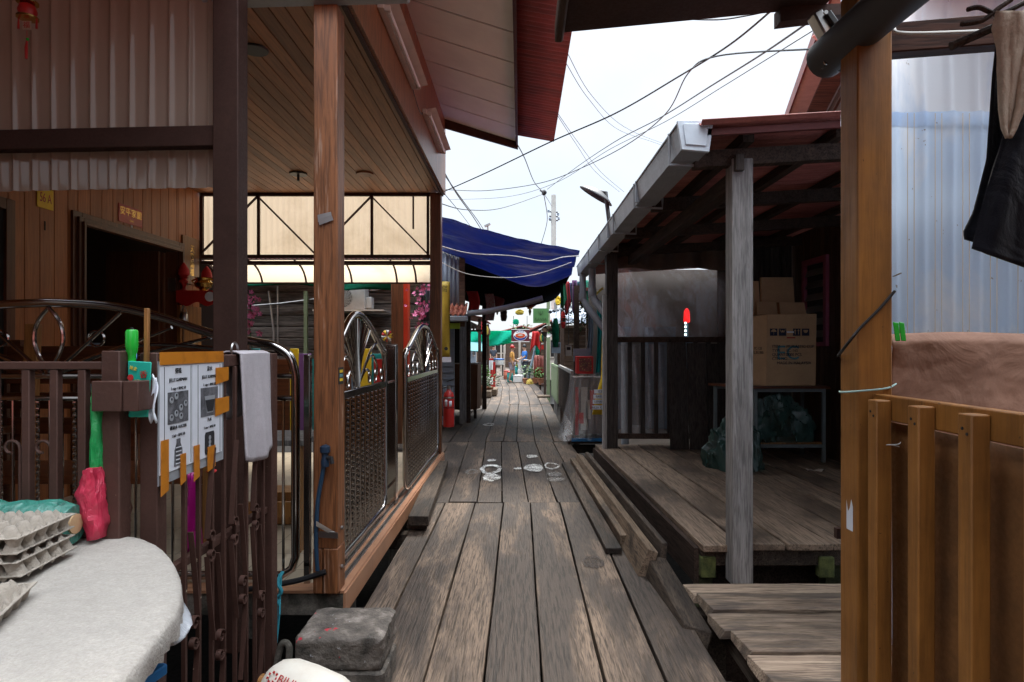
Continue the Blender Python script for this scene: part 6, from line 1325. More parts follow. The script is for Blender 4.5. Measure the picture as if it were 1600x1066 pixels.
gs = thing('green_sign', 'green sign board with antler mark and SAVIA lettering', 'sign', at(845, 505, 18)); a = at(833, 505, 18); b = at(857, 482, 18)
box(a.x, b.x, 18, 18.04, a.z, b.z).build('board', plain('leaf_green_board', (.07, .2, .06), .6), gs); text('SAVIA', .13, m_leafd, gs, ((a.x + b.x) / 2, 17.99, a.z + .1), (1, 0, 0), (0, 0, 1)); text('Ψ', .18, m_leafd, gs, ((a.x + b.x) / 2, 17.99, a.z + .27), (1, 0, 0), (0, 0, 1), name='antler_mark')
for k, (x0, x1, Y0, Y1, mt, lb) in enumerate(((.98, 1.05, 16.9, 20.2, m_greenpost, 'pale olive slat fence at the foot of the green post'), (1.0, 1.06, 12.4, 16.6, m_dark, 'dark iron slat fence between the plastic wrapped stand and the cabin'))):
    o = thing('slat_fence', lb, 'fence', (x0, (Y0 + Y1) / 2, 0), 'low fences on the lane right'); h = (.95, 1.0)[k]
    box(x0, x1, Y0, Y1, h, h + .06).build('top_rail', m_steeld if k else mt, o); y = Y0
    while y < Y1: box(x0 + .01, x1 - .02, y, y + .1, .0, h - .002).build('slat', mt, o); y += .16
rs_ = thing('red_cabinet', 'brick red corrugated cabinet beside the pale leaning pole', 'cabinet', at(842, 585, 27)); a = at(834, 0, 27).x; b = at(850, 0, 27).x
m = MB(); corr(m, (a, 26.6, .05), (b - a, 0, 0), (0, 0, 1.1), (0, -1, 0), .12, .02, 8, 1, trap=True); m.build('front', plain('brick_red', (.27, .05, .035), .5), rs_, solid=.004); box(a, b, 26.65, 27.2, .05, 1.15).build('body', plain('dull_red', (.2, .04, .03), .6), rs_)
sd = MB(); c = at(855, 518, 19.6); sd.lathe([(.001, .06), (.1, .05), (.17, .02), (.19, 0), (.185, -.005), (.1, .03), (.001, .04)], c, 22, 'Y'); tag(sd.build('steel_basin', m_steel), 'shiny round steel basin hung on the green post', 'basin')
cr = thing('red_cloth', 'red cloth hanging with a teal strip above the pale leaning pole', 'cloth', at(838, 550, 26)); m = MB(); m.surf(lambda s, t_: at(832 + 13 * s - 4 * t_ * (1 - s), 518 + 34 * t_ - 12 * t_ * math.sin(3.1 * s), 26 + .08 * math.sin(12 * s)), 12, 8); m.build('cloth', m_redc, cr, solid=.01)
m = MB(); m.surf(lambda s, t_: at(837 + 6 * s, 531 + 24 * t_, 26.1 + .05 * math.sin(7 * s)), 5, 5); m.build('teal_strip', m_gnet, cr, solid=.01)
def ladder_pole(): 
    m = MB(); m.tube([at(825, 591, 26), at(838, 538, 26.3)], .05, 10); return tag(m.build('leaning_pole', m_bluegrey), 'pale grey blue pole leaning beside the potted plants', 'pole')
ladder_pole()
# barrels, boxes, pots
def barrel(u, v, Y, r, h, mt, lab, lid):
    c = at(u, v, Y); c.z = .008; o = thing('plastic_barrel', lab, 'barrel', c, 'plastic barrels on the far lane'); MB().lathe([(r * .9, 0), (r, .03), (r, h * .48), (r * 1.03, h * .5), (r, h * .52), (r, h - .03), (r * .9, h)], c, 18).build('body', mt, o); MB().lathe([(r * .95, h + .001), (r * .97, h + .04), (r * .3, h + .06)], c, 18).build('lid', lid, o)
barrel(797, 594, 27, .13, .4, m_teal, 'teal barrel with red lid beside the white foam box', m_red); barrel(806, 585, 32, .15, .45, m_teal, 'teal barrel behind the white foam box', m_teal)
barrel(791, 587, 29.5, .13, .35, plain('salmon_plastic', (.55, .16, .1), .5), 'salmon red bucket behind the teal barrel', m_red)
barrel(802, 577, 34, .16, .45, plain('orange_plastic', (.5, .12, .05), .5), 'orange bucket just behind the two teal barrels', m_red)
wb = thing('foam_box', 'white foam box on the planks beside the teal barrel', 'box', at(809, 595, 27)); a = at(802, 0, 26.6).x; b = at(816, 0, 26.6).x; box(a, b, 26.6, 26.95, .01, .27).build('box', m_white, wb, bevel=.02); box(a - .01, b + .01, 26.59, 26.96, .271, .32).build('lid', m_white, wb, bevel=.015)
wb = thing('white_tub', 'tall white plastic tub behind the foam box', 'tub', at(814, 584, 29)); a = at(815, 0, 29).x; MB().lathe([(.15, .01), (.19, .45), (.15, .46), (.2, .9), (.21, .95), (.19, .95)], (a, 29, 0), 18).build('tub', m_white, wb); MB().lathe([(.21, .951), (.22, .97), (.1, .99)], (a, 29, 0), 18).build('lid', m_white, wb)
yb_ = heap((at(828, 0, 25.5).x, 25.5, .01), .15, .14, .25, 5, 'yellow_bag', plain('yellow_bag_film', (.6, .45, .1), .5), 'tied pale yellow plastic bag at the foot of the leaning pole', 'bag')
leafplant('potted_plant', (at(821, 0, 26).x, 26, .25), .16, .5, 50, m_leaf, 'potted climbing plant beside the bicycle', .13, .12)
leafplant('potted_plant', (at(836, 0, 26).x, 26, .25), .22, .42, 70, m_leaf, 'broad leaved potted plant before the brick red cabinet', .16, .13)
leafplant('potted_plant', (at(846, 0, 25).x, 25, .25), .2, .22, 60, m_leaf, 'low potted plant in a dark bowl beside the olive fence', .14, .15)
leafplant('hanging_plant', (at(815, 0, 31).x, 31, 1.75), .5, .8, 90, m_leaf, 'green plant hanging over the lane behind the oval sign', .22)
leafplant('hanging_plant', (at(907, 0, 13).x, 13, 1.85), .28, .62, 150, m_leafd, 'dark green foliage hanging beside the two downpipes', .15)
for k, (u, v, w_, lb) in enumerate(((846, 598, 10, 'dark toolbox on the boards beside the olive fence'), (853, 604, 14, 'folded grey sack on the boards beside the olive fence'), (850, 622, 20, 'loose plank end lying on the right walkway edge'))):
    a = ground_at(u - w_ / 2, v); b = ground_at(u + w_ / 2, v); tag(box(a.x, b.x, a.y, a.y + .5, .008, (.2, .1, .06)[k]).build(('toolbox', 'sack', 'plank_end')[k], (m_black, m_dbrown, m_beaml)[k], bevel=.02), lb, ('toolbox', 'sack', 'timber')[k])
# more of the far lane's clutter
for k, (x0, x1, y0, y1, z0, z1, mt, lb) in enumerate(((-3.4, -1.05, 17.5, 22.5, 2.75, 2.35, m_redroof, 'rusty red lean-to roof on the far lane left beyond the shade net'), (.75, 2.8, 21.5, 27, 2.15, 2.7, m_dark, 'dark scrap lean-to roof on the right behind the oval sign'), (-4.2, -1.6, 27, 33, 2.9, 2.4, m_bluesheet, 'grey corrugated lean-to roof beyond the teal green net'))):
    o = thing('lean_to', lb, 'roof', ((x0 + x1) / 2, y0, 0), 'lean-to roofs of the far lane'); m = MB(); corr(m, (x0, y0, z0), (0, y1 - y0, 0), (x1 - x0, 0, z1 - z0), (0, 0, 1), .12, .015, 6, 1); m.build('roof_sheet', mt, o, solid=.006); xi = x1 - .1 if x1 < 0 else x0 + .1
    for y in (y0 + .2, y1 - .2): box(xi - .04, xi + .04, y - .04, y + .04, -.6, (z1 if x1 < 0 else z0) - .02).build('post', m_dark, o)
    for j in range(4): q = V((xi, y0 + .6 + (y1 - y0 - 1.2) * j / 3, (z1 if x1 < 0 else z0) - .05)); mm = MB(); mm.lathe([(.02, -.42), (.09, -.36), (.11, -.2), (.05, -.06), (.01, 0)], q, 8); mm.build('hanging_bundle', (m_redc, m_dgnet, m_banner, m_clap)[(j + k) % 4], o)
o = thing('blue_lidded_tub', 'white tub with a blue lid on a dark stand at the lane left', 'tub', at(781, 575, 33)); c = at(780, 0, 33); MB().lathe([(.2, .55), (.26, .58), (.27, .82), (.2, .83)], (c.x, 33, 0), 16).build('tub', m_white, o); MB().lathe([(.28, .831), (.29, .88), (.1, .9)], (c.x, 33, 0), 16).build('lid', plain('lid_blue', (.02, .15, .5), .5), o)
for d in (-.18, .18): box(c.x + d - .03, c.x + d + .03, 32.95, 33.05, .0, .549).build('leg', m_black, o)
for k, (u, Y, h, lb) in enumerate(((788, 36, 1.6, 'pale slim post nearest the orange shirted person'), (783, 39, 1.7, 'pale slim post left of the other one in the far lane'), (812, 30, 2.2, 'cream timber post right behind the blue shirted person'))): c = at(u, 0, Y); tag(box(c.x - .05, c.x + .05, Y, Y + .1, .0, h).build('slim_post', m_cream, bevel=.01), lb, 'post', 'pale posts of the far lane')
o = thing('teal_canopy', 'dark teal stall canopy low on the far lane left', 'canopy', at(745, 560, 24)); a = at(733, 548, 24); b = at(757, 534, 24); m = MB(); m.hexa([(a.x - .8, 24, a.z), (b.x, 24, a.z - .05), (b.x, 26, b.z), (a.x - .8, 26, b.z), (a.x - .8, 24, a.z + .03), (b.x, 24, a.z - .02), (b.x, 26, b.z + .03), (a.x - .8, 26, b.z + .03)]); m.build('cover', plain('deep_teal_cover', (.02, .14, .15), .7), o)
for x in (a.x - .7, b.x - .06): box(x, x + .05, 24.02, 24.07, 0, a.z - .06).build('leg', m_steeld, o)
leafplant('potted_plant', (at(803, 0, 30).x, 30, .5), .16, .2, 40, plain('lime_leaf', (.3, .45, .04), .6), 'lime green small plant above the orange bucket', .14, .12)
for k, (u, v, Y, mt, w_, h_, lb) in enumerate(((868, 520, 15, m_dgnet, 10, 45, 'dark green net bag of goods hanging by the grey pillar'), (880, 500, 14.5, m_redc, 7, 26, 'small red bag hanging by the laundry row'), (872, 470, 16, m_yellow, 8, 14, 'yellow tag sign hanging below the laundry row'), (787, 492, 15.5, m_clap, 10, 20, 'brown basket hanging below the black shade net'), (812, 488, 17, m_banner, 12, 8, 'mustard board under the black shade net'), (806, 503, 17.5, m_gnet, 9, 8, 'small green board under the black shade net'))):
    bag('hanging_goods', mt, lb, [(u - w_ * .25, u + w_ * .25, v - h_ / 2, Y), (u - w_ / 2, u + w_ / 2, v - h_ / 4, Y), (u - w_ / 2, u + w_ / 2, v + h_ / 4, Y), (u - w_ * .3, u + w_ * .3, v + h_ / 2, Y)], .08)['category'] = 'goods'
for k, (u0, u1, v0, v1, Y, mt, lb) in enumerate(((862, 876, 535, 552, 16, m_bluegrey, 'blue grey signboard on the right stalls'), (884, 893, 540, 556, 13.5, m_white, 'white price board on the right stalls'), (845, 853, 538, 556, 22, m_clap, 'small wooden rack of bottles under the steel basin'))):
    a = at(u0, v1, Y); b = at(u1, v0, Y); o = thing('signboard', lb, 'board', a); box(a.x, b.x, Y, Y + .03, a.z, b.z).build('board', mt, o); box(a.x + .02, b.x - .02, Y - .006, Y - .001, a.z + (b.z - a.z) * .55, b.z - .03).build('panel', m_inkb if k != 2 else m_red, o)
    MB().tube([((a.x + b.x) / 2, Y + .02, b.z), ((a.x + b.x) / 2, Y + .02, b.z + .9)], .008, 5).build('hanger', m_cable, o)
# bicycle
bi = thing('bicycle', 'black bicycle parked by the white tub', 'bicycle', at(826, 590, 27.6)); bx_ = at(827, 0, 27.6).x
for y in (27.2, 28.2):
    wl_ = MB(); wl_.tube([(bx_, y + .3 * math.cos(k * math.pi / 12), .32 + .3 * math.sin(k * math.pi / 12)) for k in range(24)], .022, 6, closed=True); o = wl_.build('wheel', m_black, bi); sp2 = MB()
    for k in range(6): a = k * math.pi / 6; sp2.tube([(bx_, y + .29 * math.cos(a), .32 + .29 * math.sin(a)), (bx_, y - .29 * math.cos(a), .32 - .29 * math.sin(a))], .003, 4)
    sp2.build('spokes', m_steeld, o)
fr = MB(); 
for p, q in (((27.2, .32), (27.32, .85)), ((27.32, .8), (27.8, .8)), ((27.8, .82), (27.7, .32)), ((27.7, .32), (27.35, .75)), ((27.7, .32), (28.2, .32)), ((28.2, .32), (27.8, .75))): fr.tube([(bx_, *p), (bx_, *q)], .018, 6)
fr.build('frame', m_black, bi); MB().tube([(bx_ - .25, 27.35, .98), (bx_, 27.3, .93), (bx_ + .25, 27.35, .98)], .014, 6).build('handlebar', m_steeld, bi); box(bx_ - .06, bx_ + .06, 27.72, 27.98, .83, .88).build('saddle', m_black, bi, bevel=.02)

# ---- right stalls
ws = thing('wrapped_stand', 'red and white stand wrapped in crinkled clear plastic beside the corner post', 'stand', (1.05, 9.9, 0))
a = at(897, 0, 10).x; b = at(943, 0, 10).x
box(a, b, 10., 10.5, .15, 1.05).build('cabinet', plain('stand_grey_brown', (.16, .13, .12), .6), ws, bevel=.01)
for u0, u1, v0, v1, mt in ((908, 918, 605, 672, m_cream), (899, 904, 605, 680, m_red), (905, 912, 645, 662, m_redc), (922, 936, 610, 640, m_redc), (915, 923, 625, 655, m_cream)): p_, q_ = at(u0, v1, 9.98), at(u1, v0, 9.98); box(p_.x, q_.x, 9.985 - .004 * (mt is m_redc), 9.999 - .004 * (mt is m_redc), p_.z, q_.z).build('print_panel', mt, ws)
box(a - .1, b + .15, 9.9, 10.6, .01, .06).build('base', m_dark, ws); box(a - .05, b + .1, 9.87, 9.899, .05, .1).build('blue_edge', plain('blue_edge_paint', (.02, .15, .35), .5), ws)
m = MB()
def wf(s, t_):
    an = 2 * math.pi * s; w_ = 1 + .9 * t_ ** 1.6 * max(0, math.cos(an - 3.6)) ; rx = (b - a) * .56 * w_; ry = .34 * w_; e = .12
    cxx = (a + b) / 2; ca, sa = math.cos(an), math.sin(an); k = 1 / max(abs(ca), abs(sa)) ** .75
    return (cxx + rx * ca * k + .02 * math.sin(13 * an), 10.25 + ry * sa * k + .02 * math.sin(17 * an + 5 * t_), 1.1 - 1.0 * t_ + .02 * math.sin(9 * an))
m.surf(wf, 72, 14); m.build('plastic_wrap', m_film3, ws)
ab = thing('advert_box', 'fruit picture advertising box standing on the wrapped stand', 'box', at(913, 590, 10)); p_, q_ = at(901, 590, 9.95), at(927, 557, 9.95); box(p_.x, q_.x, 9.95, 10.25, 1.11, q_.z).build('box', m_redc, ab, bevel=.006); box(p_.x + .04, q_.x - .03, 9.94, 9.949, 1.15, q_.z - .03).build('picture', m_ad, ab); p2, q2 = at(896, 560, 10.3), at(922, 545, 10.3); box(p2.x, q2.x, 10.3, 10.34, 1.3, q2.z).build('grey_flap', m_bluegrey, ab)
yb2 = thing('yellow_poster', 'tall yellow poster sheet hanging beside the corner post', 'poster', at(940, 645, 9.3)); m = MB(); 
def ypf(s, t_):
    w0 = interp([(0, 9), (.55, 11), (.75, 18), (1, 25)], t_); u1 = 950; return at(u1 - w0 + w0 * s, 520 + 128 * t_, 9.3 + .03 * math.sin(6 * s + 5 * t_))
m.surf(ypf, 8, 20); m.build('sheet', m_yellow, yb2, solid=.003)
for k, (v, s_) in enumerate(((612, 'ICE'), (620, 'BARLI'), (628, 'LEMAK'), (637, 'LAKSA KARI'))): p_ = at(938 - k, v, 9.22); bb2 = box(p_.x - .09, p_.x + .1, 9.24, 9.243, p_.z - .03, p_.z + .03).build('white_band', m_paper, yb2); text(s_, .045, m_inkb, bb2, (p_.x, 9.235, p_.z), (1, 0, 0), (0, 0, 1))
cols = [(.02, .25, .12), (.35, .02, .03), (.03, .04, .12), (.1, .03, .12), (.02, .12, .16), (.4, .3, .08), (.02, .3, .2)]
for k in range(9):
    u = 876 + 6 * k; c = cols[k % 7]; m = MB(); L_ = random.uniform(30, 55); Yk = 12.2 + (k % 3) * .5
    m.surf(lambda s, t_: at(u + (7 + 3 * t_) * s, 438 + 2 * (k % 3) + L_ * t_ * (.85 + .15 * math.sin(5 * s)), Yk + .05 * math.sin(9 * s + k)), 8, 8)
    nm = ['green', 'dark red', 'navy', 'plum', 'dark teal', 'mustard', 'sea green', 'bottle green', 'maroon'][k]; tag(m.build('hanging_shirt', fabric('laundry_%d' % k, c, .6), solid=.01), '%s piece of laundry hanging in the row beside the gutter end' % nm, 'laundry', 'laundry row beside the gutter end')
for k, (u, v0, v1, mt, nm) in enumerate(((932, 470, 590, m_teal, 'long blue green cloth strip beside the yellow poster'), (918, 480, 560, m_bluegrey, 'long blue grey cloth strip left of the yellow poster'))):
    m = MB(); m.surf(lambda s, t_: at(u + 7 * s + 2 * math.sin(4 * t_), v0 + (v1 - v0) * t_, 11.2 + .04 * math.sin(7 * s)), 5, 10); tag(m.build('cloth_strip', mt, solid=.008), nm, 'cloth')
cr_ = MB(); corr(cr_, at(858, 490, 13), (.75, 0, .2), (0, 1.2, .1), (0, -.1, 1), .076, .012, 8, 1); tag(cr_.build('small_roof', m_bluesheet, solid=.004), 'small tilted corrugated roof sheet over the right stalls', 'roof')
ft = MB(); ft.bar(at(929, 462, 11), at(942, 450, 11), .04, .04); tag(ft.build('yellow_tube', plain('yellow_tube_paint', (.6, .5, .1), .4)), 'short yellow tube near the top of the downpipes', 'tube')
for k, (x0, y0, lb) in enumerate(((1.02, 11.9, 'dark stall post between the laundry and the iron fence'), (1.1, 17.2, 'dark post at the near corner of the brown cabin'))): tag(box(x0, x0 + .1, y0, y0 + .1, -1.2, 2.7).build('timber_post', m_dark), lb, 'post')
sw = thing('rear_stall', 'dark rear stall walls behind the laundry on the right', 'stall', (2.4, 13, 0)); box(1.6, 4.2, 15.2, 15.3, -.1, 2.6).build('wall', m_clap, sw); box(1.25, 4.2, 11.99, 15.3, -.1, -.02).build('deck', m_beam, sw); box(1.1, 4.2, 12.1, 15.3, 2.62, 2.68).build('roof', m_redroof, sw)
# gabled house upper right
gh_ = thing('tall_house', 'tall brown board house with red eave rising behind the veranda roof', 'house', (6, 10, 0))
def ur(u, v, Y=10.2): return at(u, v, Y)
e0 = V((2.98, 4.75, 5.88)); ed_ = V((.2815, .9596, 0)); rt = V((.9596, -.2815, 0))        # eave line and its inward direction
def gp3(a, b, z): return e0 + ed_ * a + rt * b + V((0, 0, z - 5.88))
def slab(nm, b0, b1, z0, z1, mt, a0=0, a1=14):
    m = MB(); m.hexa([gp3(a0, b0, z0), gp3(a0, b1, z0), gp3(a1, b1, z0), gp3(a1, b0, z0), gp3(a0, b0, z1), gp3(a0, b1, z1), gp3(a1, b1, z1), gp3(a1, b0, z1)]); m.build(nm, mt, gh_)
slab('red_fascia', -.03, 0, 5.85, 6.05, m_redroof); slab('eave_soffit', .001, .3, 5.9, 5.92, m_cream); slab('dark_soffit', .301, .62, 5.86, 5.88, m_clap)
m = MB(); z = 3.4
while z < 5.85: m.hexa([gp3(0, .6, z), gp3(0, .75, z), gp3(14, .75, z), gp3(14, .6, z), gp3(0, .64, z + .24), gp3(0, .75, z + .24), gp3(14, .75, z + .24), gp3(14, .64, z + .24)]); z += .245
m.build('board_wall', m_clap, gh_)
m = MB(); m.hexa([gp3(0, 0, 6.06), gp3(0, 4, 8.4), gp3(14, 4, 8.4), gp3(14, 0, 6.06), gp3(0, 0, 6.1), gp3(0, 4, 8.44), gp3(14, 4, 8.44), gp3(14, 0, 6.1)]); m.build('roof', m_redroof, gh_)
# satellite dish, pole
sd = thing('satellite_dish', 'dark satellite dish seen edge on above the gutter', 'satellite dish', at(950, 330, 12)); c = at(931, 307, 12); ax_ = V((-.55, -.35, -.75)).normalized(); x_ = ax_.orthogonal().normalized(); y_ = ax_.cross(x_)
dA = V((at(956, 322, 12) - at(908, 293, 12))).normalized(); nrm_ = V((dA.z, 0.15, -dA.x)).normalized(); s2 = dA.cross(nrm_).normalized(); m = MB(); vs = []
for j in range(7):
    for k in range(24): a = k * math.pi / 12; r_ = .36 * j / 6; vs.append(c + (dA * math.cos(a) + s2 * math.sin(a)) * r_ - nrm_ * (.13 * (1 - (j / 6) ** 2)))
m.add(vs, [(j * 24 + k, j * 24 + (k + 1) % 24, j * 24 + 24 + (k + 1) % 24, j * 24 + 24 + k) for j in range(6) for k in range(24)]); m.build('dish', m_black, sd, solid=.01)
MB().tube([c - nrm_ * .1, c - nrm_ * .16 + V((.1, 0, -.06)), V((at(962, 345, 12).x, 12, 2.9))], .04, 8).build('mast', m_black, sd)
po = thing('utility_pole', 'pale concrete utility pole standing far down the lane', 'pole', (1.6, 30, 0)); c = at(865, 305, 30)
MB().lathe([(.17, -1.2), (.14, 3), (.115, c.z)], (c.x, 30, 0), 12).build('pole', plain('pale_concrete', (.5, .49, .46), .9), po)
for v in (331, 338, 344): MB().tube([at(858, v, 30), at(872, v + 1, 30)], .03, 6).build('cross_arm', m_dark, po)
for u, v in ((857, 330), (872, 335), (873, 342), (859, 342)): MB().lathe([(.03, -.06), (.06, -.03), (.04, .02), (.06, .05), (.02, .08)], at(u, v, 29.9), 10).build('insulator', m_bluegrey, po)
sj = thing('cable_junction', 'small dark cable junction hanging in the wires left of the pole', 'junction', at(850, 305, 18)); c = at(850, 301, 18); MB().lathe([(.02, -.07), (.07, -.05), (.09, 0), (.05, .06), (.01, .08)], c, 10, 'X').build('box', m_black, sj); MB().tube([c, c + V((-.12, 0, .06))], .02, 6).build('spout', m_black, sj)
# cables
W = m_cable
cable([(688, 302, 8.2), (760, 270, 7), (860, 222, 6), (960, 178, 5.2), (1060, 120, 4.4), (1140, 70, 3.6), (1215, 8, 3.0)], .006, W, 'cable rising from the house corner to the awning end')
cable([(690, 296, 9), (760, 298, 9.5), (845, 286, 9), (910, 262, 8), (980, 226, 6.8), (1040, 178, 5.4), (1075, 115, 4.4), (1120, 88, 3.8), (1285, 76, 2.9)], .005, W, 'cable bending up to the folding awning bracket')
cable([(855, 296, 17), (900, 262, 13), (960, 222, 9), (1030, 185, 7), (1110, 135, 5), (1190, 85, 3.8), (1270, 30, 2.9)], .006, W, 'cable from the wire junction to the upper right awning')
cable([(700, 312, 12), (790, 308, 10), (870, 285, 8.5), (950, 235, 7), (1040, 190, 5.6), (1130, 135, 4.4), (1275, 45, 3.0)], .003, W, 'thin lower cable running to the awning arm')
cable([(688, 318, 9.5), (730, 328, 11), (785, 325, 14), (850, 303, 18)], .008, W, 'cable sagging from the house corner to the wire junction')
cable([(806, 222, 8.1), (820, 248, 11), (835, 285, 15), (850, 303, 18), (862, 322, 29)], .009, W, 'twisted dark cable dropping from the red roof eave to the junction', n=10)
cable([(850, 305, 18), (855, 345, 24), (846, 380, 26)], .012, W, 'loose cable hanging below the wire junction')
for k, (p, lb) in enumerate((([(886, 82, 6), (925, 150, 8), (975, 198, 11), (1030, 222, 15), (1090, 240, 20)], 'uppermost of the thin wires slanting down from the red roof edge'), ([(884, 98, 6), (920, 155, 8), (965, 202, 11), (1020, 222, 15), (1085, 245, 20)], 'second thin wire slanting down from the red roof edge'), ([(872, 178, 7), (905, 225, 9), (940, 270, 12), (975, 300, 15)], 'third thin wire dropping behind the gutter'), ([(872, 182, 7), (900, 225, 9), (930, 268, 12), (968, 300, 15)], 'lowest thin wire dropping behind the gutter'))): cable(p, .004, m_bluegrey, lb)
cable([(1050, 30, 3.6), (1110, 28, 3.3), (1160, 20, 3.1), (1212, 10, 2.95)], .004, W, 'upper short cable just under the awning edge')
cable([(1050, 29, 3.6), (1120, 31, 3.3), (1170, 24, 3.1), (1215, 14, 2.95)], .004, W, 'lower short cable just under the awning edge')
for k, (p, lb) in enumerate((([(692, 266, 8.3), (715, 305, 12), (740, 340, 16), (760, 372, 22)], 'left cable of the bundle falling behind the blue tarp'), ([(692, 270, 8.3), (722, 312, 12), (750, 350, 16), (768, 380, 22)], 'middle cable of the bundle falling behind the blue tarp'), ([(692, 300, 8.3), (725, 340, 14), (745, 368, 20), (757, 385, 24)], 'right thin cable falling behind the blue tarp'))): cable(p, (.012, .009, .006)[k], W, lb)
cl_ = thing('street_lamp', 'small lamp head peeping over the blue tarp', 'lamp', at(760, 360, 20)); MB().bar(at(757, 354, 20), at(766, 350, 20), .1, .06).build('head', m_steeld, cl_); MB().tube([at(762, 353, 20), at(763, 400, 20)], .03, 6).build('pole', m_steeld, cl_)

# ================================================================== people
def skin(verts, edges, rads, mat, name, root=0, sub=2):
    me = bpy.data.meshes.new(name); me.from_pydata(verts, edges, []); o = bpy.data.objects.new(name, me); col.objects.link(o)
    md = o.modifiers.new('skin', 'SKIN'); md.use_smooth_shade = True; s2 = o.modifiers.new('sub', 'SUBSURF'); s2.levels = s2.render_levels = sub
    for k, r in enumerate(rads): me.skin_vertices[0].data[k].radius = (r, r) if not isinstance(r, tuple) else r
    me.skin_vertices[0].data[root].use_root = True
    dg = bpy.context.evaluated_depsgraph_get(); dg.update(); m2 = bpy.data.meshes.new_from_object(o.evaluated_get(dg)); bpy.data.objects.remove(o); m2.name = name; m2.materials.clear(); m2.materials.append(mat); return m2
def person(loc, yaw, sc_, lab, shirt, bottom, cap, arms, walk=.0, shorts=True, hairc=None):
    o = thing('person', lab, 'person', loc); o.rotation_euler = (0, 0, yaw); o.scale = (sc_,) * 3
    (eL, wL), (eR, wR) = arms
    vs = [(0, 0, .93), (0, -.01, 1.08), (0, -.01, 1.28), (0, .0, 1.44), (0, -.015, 1.52), (0, -.02, 1.6), (0, -.015, 1.68)]; rd = [(.13, .1), (.12, .09), (.145, .1), (.055, .055), (.068, .078), (.078, .095), (.06, .075)]; ed = [(i, i + 1) for i in range(6)]
    def add(p, r, pa): vs.append(p); rd.append(r); ed.append((pa, len(vs) - 1)); return len(vs) - 1
    for s_, e, w_ in ((1, eL, wL), (-1, eR, wR)):
        i = add((s_ * .17, 0, 1.385), .055, 2); i = add((s_ * e[0], e[1], e[2]), .042, i); i = add((s_ * w_[0], w_[1], w_[2]), .028, i); W_ = V((s_ * w_[0], w_[1], w_[2])); D_ = (W_ - V((s_ * e[0], e[1], e[2]))).normalized(); p = W_ + D_ * .06; i = add(tuple(p), (.036, .02), i); sd = D_.cross(V((s_, 0, .2))).normalized()
        for k in range(4): f = p + D_ * (.03 + .045 * (1 - abs(k - 1.4) * .2)) + sd * (k - 1.5) * .02 + V((-s_ * .012, 0, 0)); j = add(tuple(f), .009, i)
        add(tuple(W_ + D_ * .05 + sd * .045), .01, i - 0 if False else i)
        j = add((s_ * .095, 0, .86), .092, 0); y = s_ * walk; j = add((s_ * .1, -.02 - y * .5, .49), .058, j); j = add((s_ * .1, .02 - y, .09), .036, j); add((s_ * .11, -.13 - y, .035), .035, j)
    bm = skin(vs, ed, rd, m_skin, 'body'); body = bpy.data.objects.new('body', bm); col.objects.link(body); body.parent = o
    def shell(name, idx, edg, grow, mt):
        m_ = skin([vs[i] for i in idx], edg, [(tuple(q + grow for q in rd[i]) if isinstance(rd[i], tuple) else rd[i] + grow) for i in idx], mt, name, 0); c = bpy.data.objects.new(name, m_); col.objects.link(c); c.parent = o
    n = len(vs); L0 = 7; per = (n - 7) // 2; R0 = 7 + per; hipL, hipR = L0 + 9, R0 + 9
    v0 = list(vs); 
    for b in (L0, R0): vs[b + 1] = tuple(V(vs[b]).lerp(V(vs[b + 1]), .85))
    vs[3] = (0, -.005, 1.4); vs[0] = (0, 0, .9); shell('shirt', [0, 1, 2, 3, L0, L0 + 1, R0, R0 + 1], [(0, 1), (1, 2), (2, 3), (2, 4), (4, 5), (2, 6), (6, 7)], .018, shirt)
    kn = .75 if shorts else 1.
    for i in range(len(vs)): vs[i] = v0[i]
    if shorts:
        for h in (hipL, hipR): vs[h + 1] = tuple(V(vs[h]).lerp(V(vs[h + 1]), .85))
        shell('shorts', [0, hipL, hipL + 1, hipR, hipR + 1], [(0, 1), (1, 2), (0, 3), (3, 4)], .022, bottom)
    else: shell('trousers', [0, hipL, hipL + 1, hipL + 2, hipR, hipR + 1, hipR + 2], [(0, 1), (1, 2), (2, 3), (0, 4), (4, 5), (5, 6)], .02, bottom)
    m = MB(); m.lathe([(.098, 1.62), (.1, 1.66), (.085, 1.72), (.05, 1.765), (.004, 1.78)], (0, -.01, 0), 16)
    def loc_build(mb, nm, mt, par):
        me = bpy.data.meshes.new(nm); me.from_pydata(mb.v, [], mb.f); me.materials.append(mt); me.polygons.foreach_set('use_smooth', [True] * len(me.polygons)); q = bpy.data.objects.new(nm, me); col.objects.link(q); q.parent = par; return q
    hc = loc_build(m, 'cap' if cap else 'hair', cap or m_black, o)
    if cap: m = MB(); m.surf(lambda s, t_: (.09 * (2 * s - 1) * (1 - .3 * t_), -.09 - .1 * t_ * (1 - (2 * s - 1) ** 2 * .5), 1.65 - .01 * t_), 8, 4); loc_build(m, 'peak', cap, hc)
    for s_ in (-1, 1): m = MB(); m.lathe([(.002, 0), (.012, .004), (.012, .012), (.002, .016)], (s_ * .03, -.115, 1.61), 8, 'Y'); loc_build(m, 'eye', m_black, o)
    m = MB(); m.lathe([(.014, 1.555), (.016, 1.57), (.006, 1.61)], (0, -.118, 0), 8); loc_build(m, 'nose', m_skin, o)
    m = MB(); m.tube([(-.02, -.112, 1.54), (0, -.118, 1.538), (.02, -.112, 1.54)], .005, 5); loc_build(m, 'mouth', m_redc, o)
    return o
c = at(800, 0, 26.6); person((c.x, 26.6, .01), R(80), .9, 'person in a red cap, orange shirt and patterned shorts standing by barrels', m_orange, m_shorts, m_red, (((.2, -.02, 1.12), (.19, -.2, 1.02)), ((.2, .03, 1.1), (.19, -.06, .88))), .1)
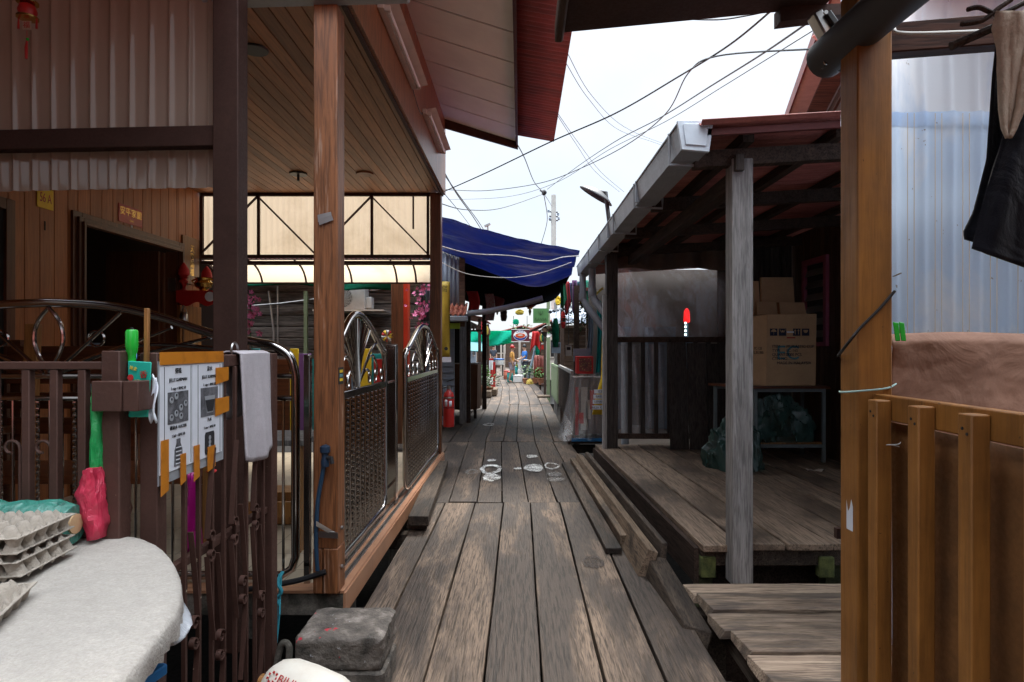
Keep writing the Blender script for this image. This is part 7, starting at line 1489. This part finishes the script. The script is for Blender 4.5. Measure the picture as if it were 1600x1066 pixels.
c = at(820, 0, 28.6); person((c.x, 28.6, .01), R(-70), .92, 'person in a blue shirt bending over a tub behind the pots', m_blueshirt, m_jeans, None, (((.2, -.08, 1.14), (.14, -.28, 1.05)), ((.2, -.08, 1.14), (.14, -.26, 1.0))), .06, False)
c = at(771, 0, 38); person((c.x, 38, .01), R(10), .92, 'person in dark clothes far down the lane at the left', m_jeans, m_jeans, None, (((.2, .02, 1.12), (.2, -.1, .92)), ((.2, .02, 1.12), (.2, -.1, .92))), .08, False)

# ================================================================== houses of the lane behind the viewer
for nm, x0, x1, y0, y1, mt, lb, ex in (('red brown', -6.5, -3.3, -9, .2, m_clap, 'brown board house along the lane on the left behind the viewer', -2.0), ('ochre', 2.3, 6, -9, 1.0, m_ochrec, 'ochre board house along the lane on the right behind the viewer', 1.2)):
    o = thing('lane_house', lb, 'house', ((x0 + x1) / 2, -4, 0)); box(x0, x1, y0, y1, -.2, 3.2).build('wall', mt, o)
    xi, xo = (x1, x0) if x1 < 0 else (x0, x1); m = MB()
    m.hexa([(min(ex, xo), y0, 3.0 if ex < xo else 4.4), (max(ex, xo), y0, 4.4 if ex < xo else 3.0), (max(ex, xo), y1 + .2, 4.4 if ex < xo else 3.0), (min(ex, xo), y1 + .2, 3.0 if ex < xo else 4.4), (min(ex, xo), y0, 3.05 if ex < xo else 4.45), (max(ex, xo), y0, 4.45 if ex < xo else 3.05), (max(ex, xo), y1 + .2, 4.45 if ex < xo else 3.05), (min(ex, xo), y1 + .2, 3.05 if ex < xo else 4.45)]); m.build('roof', m_redroof2, o)
    for y in (-7, -4.2): box(min(xi, xi + (.04 if x1 < 0 else -.04)), max(xi, xi + (.04 if x1 < 0 else -.04)), y, y + 1.2, .9, 2.1).build('window', m_void, o)
o = thing('lane_house', 'faded red house closing the lane behind the viewer', 'house', (0, -13, 0)); box(-6, 6, -16, -11.5, -.2, 3.4).build('wall', m_redroof2, o)
m = MB(); m.prism([(-6.4, -11, 3.3), (-6.4, -13.7, 5), (-6.4, -16.3, 3.3)], (12.8, 0, 0)); m.build('roof', m_redroof, o)
